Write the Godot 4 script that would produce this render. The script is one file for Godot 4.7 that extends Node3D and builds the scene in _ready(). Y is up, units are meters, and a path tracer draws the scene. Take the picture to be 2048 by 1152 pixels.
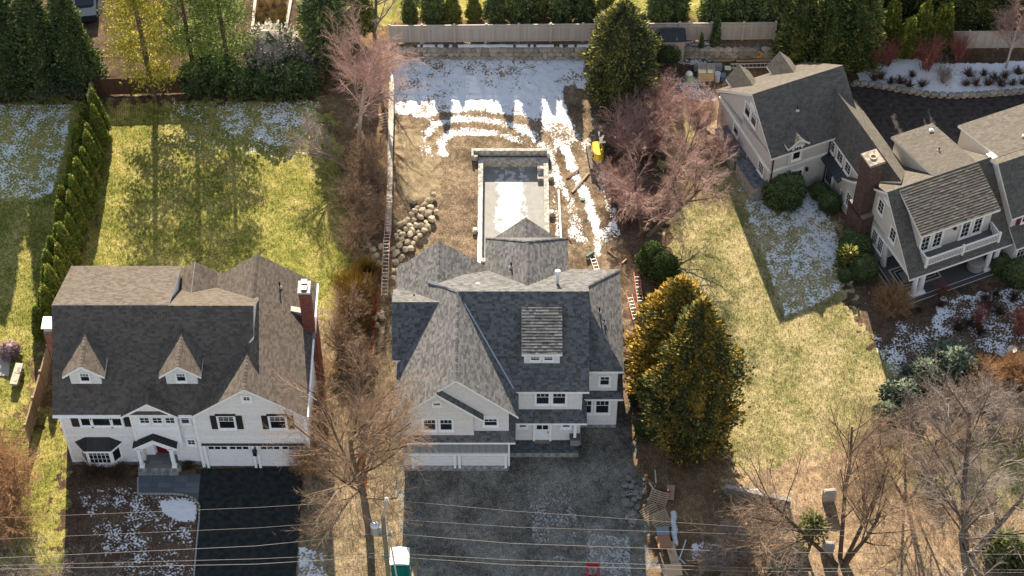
extends Node3D

var rng := RandomNumberGenerator.new()
var taken := {}
var M := {}

# ---------------------------------------------------------------- geometry collector
class Geo:
	var v := PackedVector3Array()
	var n := PackedVector3Array()
	var c := PackedColorArray()
	var col := Color(1, 1, 1)
	var xf := Transform3D.IDENTITY
	var moved := false

	func frame(t: Transform3D) -> void:
		xf = t
		moved = true

	func tri(a: Vector3, b: Vector3, d: Vector3) -> void:   # counter-clockwise seen from outside
		if moved:
			a = xf * a
			b = xf * b
			d = xf * d
		var nn := (b - a).cross(d - a).normalized()
		v.append(a)
		v.append(d)
		v.append(b)
		n.append(nn)
		n.append(nn)
		n.append(nn)
		c.append(col)
		c.append(col)
		c.append(col)

	func trin(a: Vector3, b: Vector3, d: Vector3, na: Vector3, nb: Vector3, nd: Vector3) -> void:
		v.append(a)
		v.append(d)
		v.append(b)
		n.append(na)
		n.append(nd)
		n.append(nb)
		c.append(col)
		c.append(col)
		c.append(col)

	func quad(a: Vector3, b: Vector3, d: Vector3, e: Vector3) -> void:
		tri(a, b, d)
		tri(a, d, e)

	func poly(p: Array) -> void:
		for i in range(1, p.size() - 1):
			tri(p[0], p[i], p[i + 1])

	func rpoly(p: Array) -> void:
		for i in range(1, p.size() - 1):
			tri(p[0], p[i + 1], p[i])

	func prism(p: Array, off: Vector3) -> void:   # p counter-clockwise seen from the side away from off
		poly(p)
		var q := []
		for a in p:
			q.append(a + off)
		rpoly(q)
		for i in p.size():
			var j := (i + 1) % p.size()
			quad(p[j], p[i], q[i], q[j])

	func box(x0: float, x1: float, y0: float, y1: float, z0: float, z1: float) -> void:
		var a := Vector3(x0, y0, z1)
		var b := Vector3(x1, y0, z1)
		var d := Vector3(x1, y1, z1)
		var e := Vector3(x0, y1, z1)
		var f := Vector3(x0, y0, z0)
		var g := Vector3(x1, y0, z0)
		var h := Vector3(x1, y1, z0)
		var i := Vector3(x0, y1, z0)
		quad(a, b, d, e)
		quad(g, f, i, h)
		quad(f, a, e, i)
		quad(b, g, h, d)
		quad(e, d, h, i)
		quad(f, g, b, a)

	# a box with its upper edges chamfered
	func cbox(x0: float, x1: float, y0: float, y1: float, z0: float, z1: float, k: float) -> void:
		box(x0, x1, y0, y1 - k, z0, z1)
		var a := [Vector3(x0, y1 - k, z1), Vector3(x1, y1 - k, z1), Vector3(x1, y1 - k, z0), Vector3(x0, y1 - k, z0)]
		var b := [Vector3(x0 + k, y1, z1 - k), Vector3(x1 - k, y1, z1 - k), Vector3(x1 - k, y1, z0 + k), Vector3(x0 + k, y1, z0 + k)]
		for i in 4:
			var j := (i + 1) % 4
			quad(a[i], a[j], b[j], b[i])
		poly(b)

	func obox(at: Vector3, size: Vector3, turn: Basis) -> void:
		var k := xf
		var was := moved
		xf = k * Transform3D(turn, at)
		moved = true
		box(-size.x / 2, size.x / 2, -size.y / 2, size.y / 2, -size.z / 2, size.z / 2)
		xf = k
		moved = was

	# a bar of rectangular section from a to b
	func bar(a: Vector3, b: Vector3, w: float, h: float) -> void:
		var d := b - a
		var l := d.length()
		if l < 0.0001:
			return
		d /= l
		var s := d.cross(Vector3.UP)
		if s.length() < 0.01:
			s = Vector3.RIGHT
		s = s.normalized()
		obox((a + b) / 2, Vector3(w, h, l), Basis(s, s.cross(-d).normalized() * -1.0, -d))

	func tube(a: Vector3, b: Vector3, ra: float, rb: float, sides: int, cap := false) -> void:
		if moved:
			a = xf * a
			b = xf * b
		var d := (b - a).normalized()
		var s := d.cross(Vector3.UP)
		if s.length_squared() < 0.0001:
			s = d.cross(Vector3.RIGHT)
		s = s.normalized()
		var t := s.cross(d)
		var pn := s
		for i in sides:
			var an := TAU * (i + 1) / sides
			var qn := s * cos(an) + t * sin(an)
			trin(a + pn * ra, b + pn * rb, b + qn * rb, pn, pn, qn)
			trin(a + pn * ra, b + qn * rb, a + qn * ra, pn, qn, qn)
			if cap:
				trin(b, b + qn * rb, b + pn * rb, d, d, d)
				trin(a, a + pn * ra, a + qn * ra, -d, -d, -d)
			pn = qn

	# surface of revolution about y at o: profile of Vector2(radius, height)
	func lathe(o: Vector3, prof: Array, sides: int) -> void:
		for k in prof.size() - 1:
			var p: Vector2 = prof[k]
			var q: Vector2 = prof[k + 1]
			for i in sides:
				var a := TAU * i / sides
				var b := TAU * (i + 1) / sides
				var ca := Vector3(cos(a), 0, -sin(a))
				var cb := Vector3(cos(b), 0, -sin(b))
				var p0 := o + ca * p.x + Vector3(0, p.y, 0)
				var p1 := o + cb * p.x + Vector3(0, p.y, 0)
				var q0 := o + ca * q.x + Vector3(0, q.y, 0)
				var q1 := o + cb * q.x + Vector3(0, q.y, 0)
				if p.x > 0.0001:
					tri(p0, p1, q1)
				if q.x > 0.0001:
					tri(p0, q1, q0)

	func mesh(m: Material) -> ArrayMesh:
		var a := []
		a.resize(Mesh.ARRAY_MAX)
		a[Mesh.ARRAY_VERTEX] = v
		a[Mesh.ARRAY_NORMAL] = n
		a[Mesh.ARRAY_COLOR] = c
		var o := ArrayMesh.new()
		o.add_surface_from_arrays(Mesh.PRIMITIVE_TRIANGLES, a)
		o.surface_set_material(0, m)
		return o

# ---------------------------------------------------------------- nodes
func numbered(s: String) -> String:
	var k: int = taken.get(s, -1) + 1
	taken[s] = k
	return s if k == 0 else "%s_%03d" % [s, k]

func tag(o: Node3D, label: String, category: String, group := "") -> Node3D:
	o.set_meta("label", label)
	o.set_meta("category", category)
	if group != "":
		o.set_meta("group", group)
	return o

func thing(called: String, label: String, category: String, group := "", at := Vector3.ZERO, turn := 0.0) -> Node3D:
	var o := Node3D.new()
	o.name = numbered(called)
	add_child(o)
	o.position = at
	o.rotation.y = turn
	return tag(o, label, category, group)

func part(called: String, g: Geo, m: Material, parent: Node3D) -> MeshInstance3D:
	var o := MeshInstance3D.new()
	o.name = called
	o.mesh = g.mesh(m)
	parent.add_child(o, true)
	return o

func piece(called: String, mesh: Mesh, parent: Node3D, t := Transform3D.IDENTITY) -> MeshInstance3D:
	var o := MeshInstance3D.new()
	o.name = called
	o.mesh = mesh
	parent.add_child(o, true)
	o.transform = t
	return o

func solo(called: String, g: Geo, m: Material, label: String, category: String, group := "", at := Vector3.ZERO, turn := 0.0) -> MeshInstance3D:
	var o := MeshInstance3D.new()
	o.name = numbered(called)
	o.mesh = g.mesh(m)
	add_child(o)
	o.position = at
	o.rotation.y = turn
	tag(o, label, category, group)
	return o

func struct(called: String, mesh: Mesh, parent: Node3D = self) -> MeshInstance3D:
	var o := MeshInstance3D.new()
	o.name = numbered(called) if parent == self else called
	o.mesh = mesh
	parent.add_child(o, true)
	if parent == self:
		o.set_meta("kind", "structure")
	return o

func stuff(o: Node3D) -> Node3D:
	o.set_meta("kind", "stuff")
	return o

func copy(o: Node3D, at: Vector3, turn: float, size := 1.0, label := "", group := "") -> Node3D:
	var r: Node3D = o.duplicate()
	var base: String = String(o.name)
	if base.length() > 4 and base[base.length() - 4] == "_" and base.right(3).is_valid_int():
		base = base.left(base.length() - 4)
	r.name = numbered(base)
	add_child(r)
	r.position = at
	r.rotation.y = turn
	r.scale = Vector3(size, size, size)
	if label != "":
		r.set_meta("label", label)
	if group != "":
		r.set_meta("group", group)
	return r

# ---------------------------------------------------------------- materials
var grain_tex: ImageTexture
var fine_tex: ImageTexture
var blotch_tex: ImageTexture

func noise_image(seed_: int, size: int, freq: float, octaves: int, lo: float, hi: float) -> Image:
	var f := FastNoiseLite.new()
	f.seed = seed_
	f.noise_type = FastNoiseLite.TYPE_SIMPLEX_SMOOTH
	f.frequency = freq
	f.fractal_octaves = octaves
	var im := f.get_seamless_image(size, size)
	im.convert(Image.FORMAT_L8)
	var d := im.get_data()
	var lut := PackedByteArray()
	for i in 256:
		lut.append(int(clampf(lerpf(lo, hi, i / 255.0), 0, 1) * 255))
	for i in d.size():
		d[i] = lut[d[i]]
	return Image.create_from_data(size, size, false, Image.FORMAT_L8, d)

func lin(c: Color) -> Color:
	return c.linear_to_srgb()

# colour comes from the vertices; tex is a grey grain that multiplies it
func vmat(rough: float, tex: Texture2D = null, metres := 1.0, spec := 0.5, metal := 0.0) -> StandardMaterial3D:
	var m := StandardMaterial3D.new()
	m.vertex_color_use_as_albedo = true
	m.roughness = rough
	m.metallic_specular = spec
	m.metallic = metal
	if tex:
		m.albedo_texture = tex
		m.uv1_triplanar = true
		m.uv1_world_triplanar = true
		m.uv1_scale = Vector3.ONE / metres
	return m

func make_materials() -> void:
	grain_tex = ImageTexture.create_from_image(noise_image(11, 256, 0.03, 3, 0.95, 1.03))
	fine_tex = ImageTexture.create_from_image(noise_image(12, 256, 0.16, 3, 0.8, 1.1))
	blotch_tex = ImageTexture.create_from_image(noise_image(13, 256, 0.02, 5, 0.62, 1.15))
	M.paint = vmat(0.6, grain_tex, 3.0, 0.35)
	M.trim = vmat(0.5, grain_tex, 4.0, 0.4)
	M.shingle = vmat(0.95, fine_tex, 0.9, 0.15)
	M.stone = vmat(0.92, fine_tex, 0.5, 0.3)
	M.concrete = vmat(0.9, blotch_tex, 2.2, 0.3)
	M.wood = vmat(0.8, fine_tex, 0.6, 0.3)
	M.brick = vmat(0.9, fine_tex, 0.4, 0.3)
	M.metal = vmat(0.42, grain_tex, 1.0, 0.5, 0.6)
	M.plastic = vmat(0.6, grain_tex, 0.8, 0.3)
	M.bark = vmat(0.95, fine_tex, 0.25, 0.2)
	M.leaf = vmat(0.8, fine_tex, 0.35, 0.15)
	M.leaf.cull_mode = BaseMaterial3D.CULL_DISABLED
	M.leaf.backlight_enabled = true
	M.leaf.backlight = Color(0.4, 0.42, 0.16)
	M.cloth = vmat(0.9, grain_tex, 0.5, 0.2)
	M.cloth.cull_mode = BaseMaterial3D.CULL_DISABLED
	M.snow = vmat(0.9, fine_tex, 0.4, 0.3)
	M.asphalt = vmat(0.9, blotch_tex, 3.0, 0.3)
	M.car = vmat(0.75, grain_tex, 0.8, 0.1)
	var g := StandardMaterial3D.new()
	g.albedo_color = lin(Color(0.012, 0.014, 0.018))
	g.roughness = 0.06
	g.metallic_specular = 0.5
	M.glass = g

# ---------------------------------------------------------------- ground
const GX0 := -42.0
const GZ0 := -34.0
const GW := 84.0
const GD := 60.0
const PPM := 22.0

func terrace(x: float, z: float) -> float:
	var a := clampf((-22.35 - z) / 0.15, 0, 1) * clampf((x + 9.4) / 0.6, 0, 1) * clampf((21.5 - x) / 1.0, 0, 1)
	return a * 1.0

func fill_polygon(buf: PackedByteArray, w: int, h: int, pts: PackedVector2Array, val: int) -> void:
	var lo := h
	var hi := 0
	for q in pts:
		lo = mini(lo, int(floor(q.y)))
		hi = maxi(hi, int(ceil(q.y)))
	for y in range(maxi(lo, 0), mini(hi, h - 1) + 1):
		var xs := []
		for i in pts.size():
			var a := pts[i]
			var b := pts[(i + 1) % pts.size()]
			if (a.y <= y and b.y > y) or (b.y <= y and a.y > y):
				xs.append(a.x + (y - a.y) / (b.y - a.y) * (b.x - a.x))
		xs.sort()
		for k in range(0, xs.size() - 1, 2):
			for x in range(clampi(int(xs[k]), 0, w), clampi(int(xs[k + 1]) + 1, 0, w)):
				buf[y * w + x] = val

func stroke(buf: PackedByteArray, w: int, h: int, pts: PackedVector2Array, wide: float, val: int) -> void:
	for k in pts.size() - 1:
		var a := pts[k]
		var b := pts[k + 1]
		var n := int((b - a).length() * 2.0) + 1
		for j in n:
			var q := a.lerp(b, float(j) / n)
			for y in range(int(q.y - wide / 2), int(q.y + wide / 2) + 1):
				for x in range(int(q.x - wide / 2), int(q.x + wide / 2) + 1):
					if x >= 0 and y >= 0 and x < w and y < h:
						buf[y * w + x] = val

func to_map(pts: PackedVector2Array, ppm: float) -> PackedVector2Array:
	var r := PackedVector2Array()
	for q in pts:
		r.append(Vector2((q.x - GX0) * ppm, (q.y - GZ0) * ppm))
	return r

func noise_bytes(w: int, h: int, seed_: int, metres: float, octaves: int, ppm: float) -> PackedByteArray:
	var f := FastNoiseLite.new()
	f.seed = seed_
	f.noise_type = FastNoiseLite.TYPE_SIMPLEX_SMOOTH
	f.frequency = 1.0 / (metres * ppm)
	f.fractal_octaves = octaves
	var im := f.get_image(w, h)
	im.convert(Image.FORMAT_L8)
	return im.get_data()

var snow_map := PackedByteArray()
var SW := 0

func snow_at(x: float, z: float) -> float:
	var i := int((x - GX0) * 5.0)
	var j := int((z - GZ0) * 5.0)
	if i < 0 or j < 0 or i >= SW or j * SW + i >= snow_map.size():
		return 0.0
	return snow_map[j * SW + i] / 255.0

var region := PackedByteArray()      # what the ground is made of, PPM/4 to the metre
var RW := 0
var RH := 0

func region_at(x: float, z: float) -> int:
	var i := int((x - GX0) * PPM / 4.0)
	var j := int((z - GZ0) * PPM / 4.0)
	if i < 0 or j < 0 or i >= RW or j >= RH:
		return 0
	return region[j * RW + i]

func ramp(stops: Array) -> PackedColorArray:
	var r := PackedColorArray()
	for i in 256:
		var t := i / 255.0 * (stops.size() - 1)
		var k := mini(int(t), stops.size() - 2)
		var a: Color = stops[k]
		var b: Color = stops[k + 1]
		r.append(a.lerp(b, t - k).linear_to_srgb())
	return r

func build_ground() -> void:
	var w := int(GW * PPM)
	var h := int(GD * PPM)
	RW = w / 4
	RH = h / 4
	region.resize(RW * RH)
	region.fill(0)
	# 0 leaf litter, 1 green lawn, 2 straw lawn, 3 brown dirt, 4 grey mud, 5 mulch (also a front lawn toned dark for shade), 6 dry weeds, 7 leaf-strewn verge
	var areas := [
		[1, PackedVector2Array([Vector2(-40.55, -18.08), Vector2(-31.34, -18.08), Vector2(-31.35, -8.01), Vector2(-32.32, 2.78), Vector2(-32.27, 12.24), Vector2(-32.8, 17.24), Vector2(-33.81, 22.8)])],
		[1, PackedVector2Array([Vector2(-30.57, -17.57), Vector2(-25.94, -17.93), Vector2(-17.37, -18.24), Vector2(-14.35, -17.83), Vector2(-12.15, -11.36), Vector2(-10.58, -4.76), Vector2(-11.09, -0.71), Vector2(-11.78, 2.78), Vector2(-12.95, 6.16), Vector2(-14.19, 7.81), Vector2(-29.25, 7.81), Vector2(-30.03, -0.71), Vector2(-30.34, -11.36)])],
		[1, PackedVector2Array([Vector2(-31.61, 12.24), Vector2(-29.92, 7.81), Vector2(-27.57, 22.8), Vector2(-25.53, 24.14), Vector2(-31.73, 24.14), Vector2(-31.52, 17.24)])],
		[5, PackedVector2Array([Vector2(-29.07, 14.57), Vector2(-20.21, 14.96), Vector2(-19.58, 24.14), Vector2(-27.67, 24.14)])],  # white house front: brown strip, plus lawn whose house shade is painted as mulch colour
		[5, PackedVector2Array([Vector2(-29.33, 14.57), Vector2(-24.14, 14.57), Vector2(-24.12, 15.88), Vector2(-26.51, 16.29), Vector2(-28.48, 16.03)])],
		[6, PackedVector2Array([Vector2(-14.35, 5.33), Vector2(-11.61, -0.71), Vector2(-10.73, -4.3), Vector2(-8.97, -4.3), Vector2(-8.59, 1.05), Vector2(-7.5, 7.81), Vector2(-6.65, 15.72), Vector2(-6.32, 24.14), Vector2(-13.51, 24.14), Vector2(-13.49, 15.72)])],
		[3, PackedVector2Array([Vector2(-9.2, -23.05), Vector2(5.77, -23.26), Vector2(8.44, -17.83), Vector2(7.31, -11.36), Vector2(7.49, -5.68), Vector2(8.27, -0.71), Vector2(7.91, 9.44), Vector2(2.5, 11.84), Vector2(-7.75, 5.33), Vector2(-8.17, -1.59), Vector2(-8.95, -16.3)])],
		[6, PackedVector2Array([Vector2(-8.55, -15.55), Vector2(-6.43, -15.2), Vector2(-5.09, -12.82), Vector2(-5.19, -9.2), Vector2(-6.43, -8.25), Vector2(-8.29, -8.01)])],
		[4, PackedVector2Array([Vector2(-7.31, 13.41), Vector2(7.91, 9.44), Vector2(8.1, 15.72), Vector2(8.46, 18.73), Vector2(8.86, 24.14), Vector2(-6.38, 24.14)])],
		[5, PackedVector2Array([Vector2(6.76, -17.83), Vector2(11.06, -17.83), Vector2(10.77, -11.36), Vector2(11.33, -0.71), Vector2(11.37, 5.33), Vector2(8.57, 7.81), Vector2(7.54, -1.59), Vector2(6.85, -8.01)])],
		[2, PackedVector2Array([Vector2(11.08, -18.34), Vector2(16.31, -18.08), Vector2(16.89, -10.39), Vector2(19.87, -7.07), Vector2(24.19, -0.71), Vector2(26.46, 3.64), Vector2(25.87, 8.63), Vector2(24.14, 12.24), Vector2(14.74, 15.26), Vector2(13.67, 11.84), Vector2(11.37, 5.33), Vector2(11.33, -0.71), Vector2(11.07, -9.91)])],
		[2, PackedVector2Array([Vector2(18.41, -11.36), Vector2(23.92, -4.76), Vector2(23.92, 1.92), Vector2(19.03, 2.78), Vector2(16.39, -8.48)])],
		[5, PackedVector2Array([Vector2(10.51, -22.52), Vector2(16.6, -22.52), Vector2(16.29, -17.83), Vector2(11.08, -18.34)])],
		[5, PackedVector2Array([Vector2(23.15, -0.71), Vector2(28.66, -0.26), Vector2(37.4, -0.71), Vector2(35.88, 8.63), Vector2(29.32, 7.81), Vector2(25.25, 5.33), Vector2(23.83, 2.78)])],
		[5, PackedVector2Array([Vector2(25.41, -23.05), Vector2(41.15, -23.58), Vector2(40.21, -17.83), Vector2(32.77, -18.08), Vector2(25.04, -19.37)])],
		[7, PackedVector2Array([Vector2(14.74, 15.26), Vector2(24.14, 12.24), Vector2(25.87, 8.63), Vector2(35.88, 8.63), Vector2(33.34, 24.14), Vector2(11.65, 24.14)])],
		[2, PackedVector2Array([Vector2(24.09, 12.63), Vector2(35.35, 11.84), Vector2(34.41, 17.61), Vector2(28.06, 17.24), Vector2(24.16, 14.96)])],
		[5, PackedVector2Array([Vector2(-42.82, -31.88), Vector2(-15.17, -31.88), Vector2(-14.36, -18.08), Vector2(-40.55, -18.08)])],
		[1, PackedVector2Array([Vector2(-15.17, -31.88), Vector2(42.5, -31.88), Vector2(41.5, -25.74), Vector2(-14.81, -25.74)])],
	]
	for a in areas:
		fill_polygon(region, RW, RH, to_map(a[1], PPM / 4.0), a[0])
	# how much of the ground the thaw has left white
	var sw := int(GW * 5.0)
	var sh := int(GD * 5.0)
	var sd := PackedByteArray()
	sd.resize(sw * sh)
	sd.fill(0)
	var snows := [
		[118, PackedVector2Array([Vector2(-39.76, -17.83), Vector2(-32.63, -17.62), Vector2(-32.72, -13.31), Vector2(-33.07, -8.72), Vector2(-34.58, -8.01), Vector2(-38.21, -8.25)])],
		[96, PackedVector2Array([Vector2(-25.56, -17.83), Vector2(-14.36, -18.03), Vector2(-14.06, -12.82), Vector2(-16.53, -11.6), Vector2(-20.28, -12.82), Vector2(-23.5, -12.09), Vector2(-25.56, -14.3)])],
		[120, PackedVector2Array([Vector2(-22.17, -17.57), Vector2(-14.35, -17.93), Vector2(-14.11, -13.81), Vector2(-17.02, -13.31), Vector2(-21.18, -14.8)])],
		[146, PackedVector2Array([Vector2(-9.13, -22.41), Vector2(5.37, -22.73), Vector2(6.13, -15.05), Vector2(2.81, -15.3), Vector2(-0.52, -16.51), Vector2(-6.45, -16), Vector2(-8.85, -16.51)])],
		[158, PackedVector2Array([Vector2(-4.68, -20.41), Vector2(3.62, -20.41), Vector2(3.93, -15.8), Vector2(-0.89, -16.71), Vector2(-4.61, -16.71)])],
		[124, PackedVector2Array([Vector2(-6.45, -16), Vector2(-0.52, -16.51), Vector2(3.19, -15.8), Vector2(6.66, -14.05), Vector2(6.75, -10.63), Vector2(3.48, -10.39), Vector2(2.23, -12.82), Vector2(-1.62, -14.4), Vector2(-4.56, -14.2), Vector2(-5.92, -12.58)])],
		[116, PackedVector2Array([Vector2(2.95, -11.36), Vector2(6.95, -11.36), Vector2(7.71, -4.76), Vector2(5.84, -3.62), Vector2(3.04, -4.76)])],
		[106, PackedVector2Array([Vector2(-28.14, 16.18), Vector2(-24.63, 15.91), Vector2(-20.34, 16.94), Vector2(-19.83, 24.14), Vector2(-23.98, 24.14), Vector2(-26.59, 19.47)])],
		[190, PackedVector2Array([Vector2(-22.5, 17.09), Vector2(-20.25, 17.24), Vector2(-20.04, 18.73), Vector2(-21.12, 18.73), Vector2(-22.29, 17.91)])],
		[128, PackedVector2Array([Vector2(-13.51, 20.38), Vector2(-11.83, 20.93), Vector2(-11.28, 24.14), Vector2(-13.45, 24.14)])],
		[108, PackedVector2Array([Vector2(0.84, 15.91), Vector2(3.1, 15.53), Vector2(4.32, 19.1), Vector2(3.66, 20.57), Vector2(1.45, 20.38)])],
		[124, PackedVector2Array([Vector2(4.79, 19.28), Vector2(7.53, 19.83), Vector2(7.37, 24.14), Vector2(4.37, 24.14)])],
		[100, PackedVector2Array([Vector2(2.08, 20.93), Vector2(3.64, 21.29), Vector2(3.28, 24.14), Vector2(1.89, 24.14)])],
		[120, PackedVector2Array([Vector2(15.94, -11.36), Vector2(18.13, -7.78), Vector2(19.13, -6.84), Vector2(22.22, -9.34), Vector2(23.21, -4.76), Vector2(23.65, -0.48), Vector2(21.59, 1.05), Vector2(18.79, 2.44), Vector2(16.94, -6.14)])],
		[136, PackedVector2Array([Vector2(20.37, -8.72), Vector2(22.22, -9.34), Vector2(22.63, -6.14), Vector2(23.33, -2.49), Vector2(21.5, -1.59), Vector2(20.38, -4.76)])],
		[112, PackedVector2Array([Vector2(24.41, 2.13), Vector2(27.59, 2.78), Vector2(31.74, 4.91), Vector2(29.23, 5.95), Vector2(25.78, 8.02), Vector2(24.74, 5.33)])],
		[120, PackedVector2Array([Vector2(29.58, 0.61), Vector2(37.4, -0.71), Vector2(36.15, 6.99), Vector2(31.68, 5.33), Vector2(28.56, 3.21)])],
		[172, PackedVector2Array([Vector2(26.13, -20.83), Vector2(29.54, -22.41), Vector2(32.89, -21.88), Vector2(40.9, -22.09), Vector2(40.29, -18.34), Vector2(32.77, -18.08), Vector2(26.18, -19.48)])],
		[30, PackedVector2Array([Vector2(3.99, -19.37), Vector2(8.09, -18.34), Vector2(7.92, -13.31), Vector2(5.2, -14.7), Vector2(4.31, -16.56)])],
		[126, PackedVector2Array([Vector2(11.18, -20.41), Vector2(14.2, -20.41), Vector2(15.9, -17.57), Vector2(11.82, -18.03)])],
		[126, PackedVector2Array([Vector2(10.54, -23.32), Vector2(15.89, -23.32), Vector2(15.79, -21.72), Vector2(11.21, -21.2)])],
		[118, PackedVector2Array([Vector2(11.4, 20.2), Vector2(13.14, 20.2), Vector2(13.05, 21.65), Vector2(11.32, 21.65)])],
		[88, PackedVector2Array([Vector2(22.8, -0.71), Vector2(26.77, 1.05), Vector2(25.68, 4.48), Vector2(23.14, 2.78)])],
	]
	var tracks := [
		[146, PackedVector2Array([Vector2(-6, -12.58), Vector2(-6.41, -14.3), Vector2(-5.85, -15.55), Vector2(-4.41, -15.9), Vector2(-2.37, -16), Vector2(-0.15, -15.5), Vector2(1.33, -14.7), Vector2(2.24, -13.31)]), 0.5],
		[88, PackedVector2Array([Vector2(-5.55, -12.23), Vector2(-5.95, -13.81), Vector2(-5.39, -14.9), Vector2(-4.22, -15.3), Vector2(-2.37, -15.4), Vector2(-0.52, -14.9), Vector2(0.96, -14), Vector2(1.76, -12.82)]), 0.35],
		[148, PackedVector2Array([Vector2(-4.89, -12.23), Vector2(-5.21, -13.41), Vector2(-4.57, -14.4), Vector2(-3.1, -14.7), Vector2(-1.25, -14.4)]), 0.4],
		[96, PackedVector2Array([Vector2(-6.54, -12.33), Vector2(-6.85, -14.2), Vector2(-6.23, -15.8), Vector2(-4.61, -16.41), Vector2(-2.38, -16.51), Vector2(0.22, -16), Vector2(1.88, -15.05), Vector2(2.79, -13.56)]), 0.3],
		[55, PackedVector2Array([Vector2(3.51, -12.82), Vector2(4.02, -10.39), Vector2(4.88, -8.01), Vector2(5.53, -5.22), Vector2(5.82, -2.49)]), 0.35],
		[150, PackedVector2Array([Vector2(3.95, -12.82), Vector2(4.57, -10.39), Vector2(5.38, -8.01), Vector2(5.96, -5.45), Vector2(6.18, -2.94)]), 0.4],
		[55, PackedVector2Array([Vector2(4.62, -13.31), Vector2(5.37, -10.87), Vector2(6.18, -8.25), Vector2(6.61, -5.68)]), 0.35],
		[140, PackedVector2Array([Vector2(3.05, -10.87), Vector2(3.73, -8.01), Vector2(4.11, -5.22)]), 0.35],
		[60, PackedVector2Array([Vector2(3.31, -8.96), Vector2(3.71, -6.61), Vector2(3.67, -4.3)]), 0.3],
	]
	for a in snows:
		fill_polygon(sd, sw, sh, to_map(a[1], 5.0), a[0])
	# ruts the excavator pressed through the snow, and the slush thrown up beside them
	for t in tracks:
		stroke(sd, sw, sh, to_map(t[1], 5.0), t[2] * 5.0, t[0])
	snow_map = sd.duplicate()
	SW = sw
	var sim := Image.create_from_data(sw, sh, false, Image.FORMAT_L8, sd)
	sim.resize(sw * 2 / 3, sh * 2 / 3, Image.INTERPOLATE_BILINEAR)
	sim.resize(w, h, Image.INTERPOLATE_CUBIC)
	sd = sim.get_data()
	var big := noise_bytes(w, h, 1, 3.2, 4, PPM)
	var mid := noise_bytes(w, h, 2, 0.55, 3, PPM)
	var fin := noise_bytes(w, h, 3, 0.14, 2, PPM)
	var spk := noise_bytes(w, h, 4, 0.2, 2, PPM)
	var wy := noise_bytes(w, h, 6, 0.9, 4, PPM)
	var wx := noise_bytes(w, h, 5, 1.1, 4, PPM)
	var ramps := [
		ramp([Color(0.07, 0.048, 0.03), Color(0.14, 0.092, 0.052), Color(0.26, 0.175, 0.1)]),
		ramp([Color(0.085, 0.1, 0.022), Color(0.17, 0.17, 0.04), Color(0.29, 0.25, 0.08), Color(0.42, 0.34, 0.15)]),
		ramp([Color(0.1, 0.108, 0.038), Color(0.21, 0.188, 0.08), Color(0.33, 0.268, 0.14), Color(0.43, 0.35, 0.21)]),
		ramp([Color(0.055, 0.04, 0.028), Color(0.115, 0.084, 0.056), Color(0.19, 0.142, 0.094), Color(0.32, 0.25, 0.17)]),
		ramp([Color(0.05, 0.047, 0.042), Color(0.12, 0.112, 0.096), Color(0.19, 0.178, 0.152), Color(0.3, 0.285, 0.25)]),
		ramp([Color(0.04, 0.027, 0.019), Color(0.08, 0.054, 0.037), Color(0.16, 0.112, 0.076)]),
		ramp([Color(0.12, 0.092, 0.056), Color(0.22, 0.17, 0.105), Color(0.32, 0.255, 0.165)]),
		ramp([Color(0.15, 0.105, 0.065), Color(0.28, 0.2, 0.125), Color(0.41, 0.3, 0.19)]),
	]
	var out := PackedByteArray()
	out.resize(w * h * 3)
	var i := 0
	var o := 0
	for y in h:
		for x in w:
			var a := wx[i]
			var rx := clampi((x + ((a - 128) >> 2)) >> 2, 0, RW - 1)
			var r := region[clampi((y + ((wy[i] - 128) >> 2)) >> 2, 0, RH - 1) * RW + rx]
			var f := fin[i]
			var k := clampi((big[i] * 6 + mid[i] * 4 + f * 8 - 1400) / 8, 0, 255)
			var cr: PackedColorArray = ramps[r]
			var cc := cr[k]
			var s := sd[i]
			if s > 12:
				var t := s * 7 + 70 - (spk[i] * 5 + mid[i] * 2 + f + a * 3 + big[i] * 3) / 2
				if t > 0:
					cc = cc.lerp(Color(0.83, 0.84, 0.86), minf(t / 110.0, 1.0) * (0.96 if r != 4 else 0.5))
			out[o] = int(cc.r * 255)
			out[o + 1] = int(cc.g * 255)
			out[o + 2] = int(cc.b * 255)
			i += 1
			o += 3
	var tex := ImageTexture.create_from_image(Image.create_from_data(w, h, false, Image.FORMAT_RGB8, out))
	var m := StandardMaterial3D.new()
	m.albedo_texture = tex
	m.roughness = 0.95
	m.metallic_specular = 0.12
	M.ground = m
	# the relief: one grid, cut into the areas it is made of
	var step := 0.2
	var nx := int(GW / step)
	var nz := int(GD / step)
	var fb := FastNoiseLite.new()
	fb.seed = 21
	fb.frequency = 1.6
	fb.fractal_octaves = 2
	var fm := FastNoiseLite.new()
	fm.seed = 22
	fm.frequency = 0.35
	var amp := [0.05, 0.03, 0.034, 0.045, 0.02, 0.03, 0.05, 0.05]
	var hs := PackedFloat32Array()
	hs.resize((nx + 1) * (nz + 1))
	for j in nz + 1:
		var z := GZ0 + j * step
		for q in nx + 1:
			var x := GX0 + q * step
			var ap: float = amp[region_at(x, z)]
			hs[j * (nx + 1) + q] = fb.get_noise_2d(x, z) * ap * 1.6 + fm.get_noise_2d(x, z) * ap - ap * 0.9 + terrace(x, z)
	var sets := []
	for k in 8:
		sets.append([PackedVector3Array(), PackedVector3Array(), PackedVector2Array()])
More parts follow.
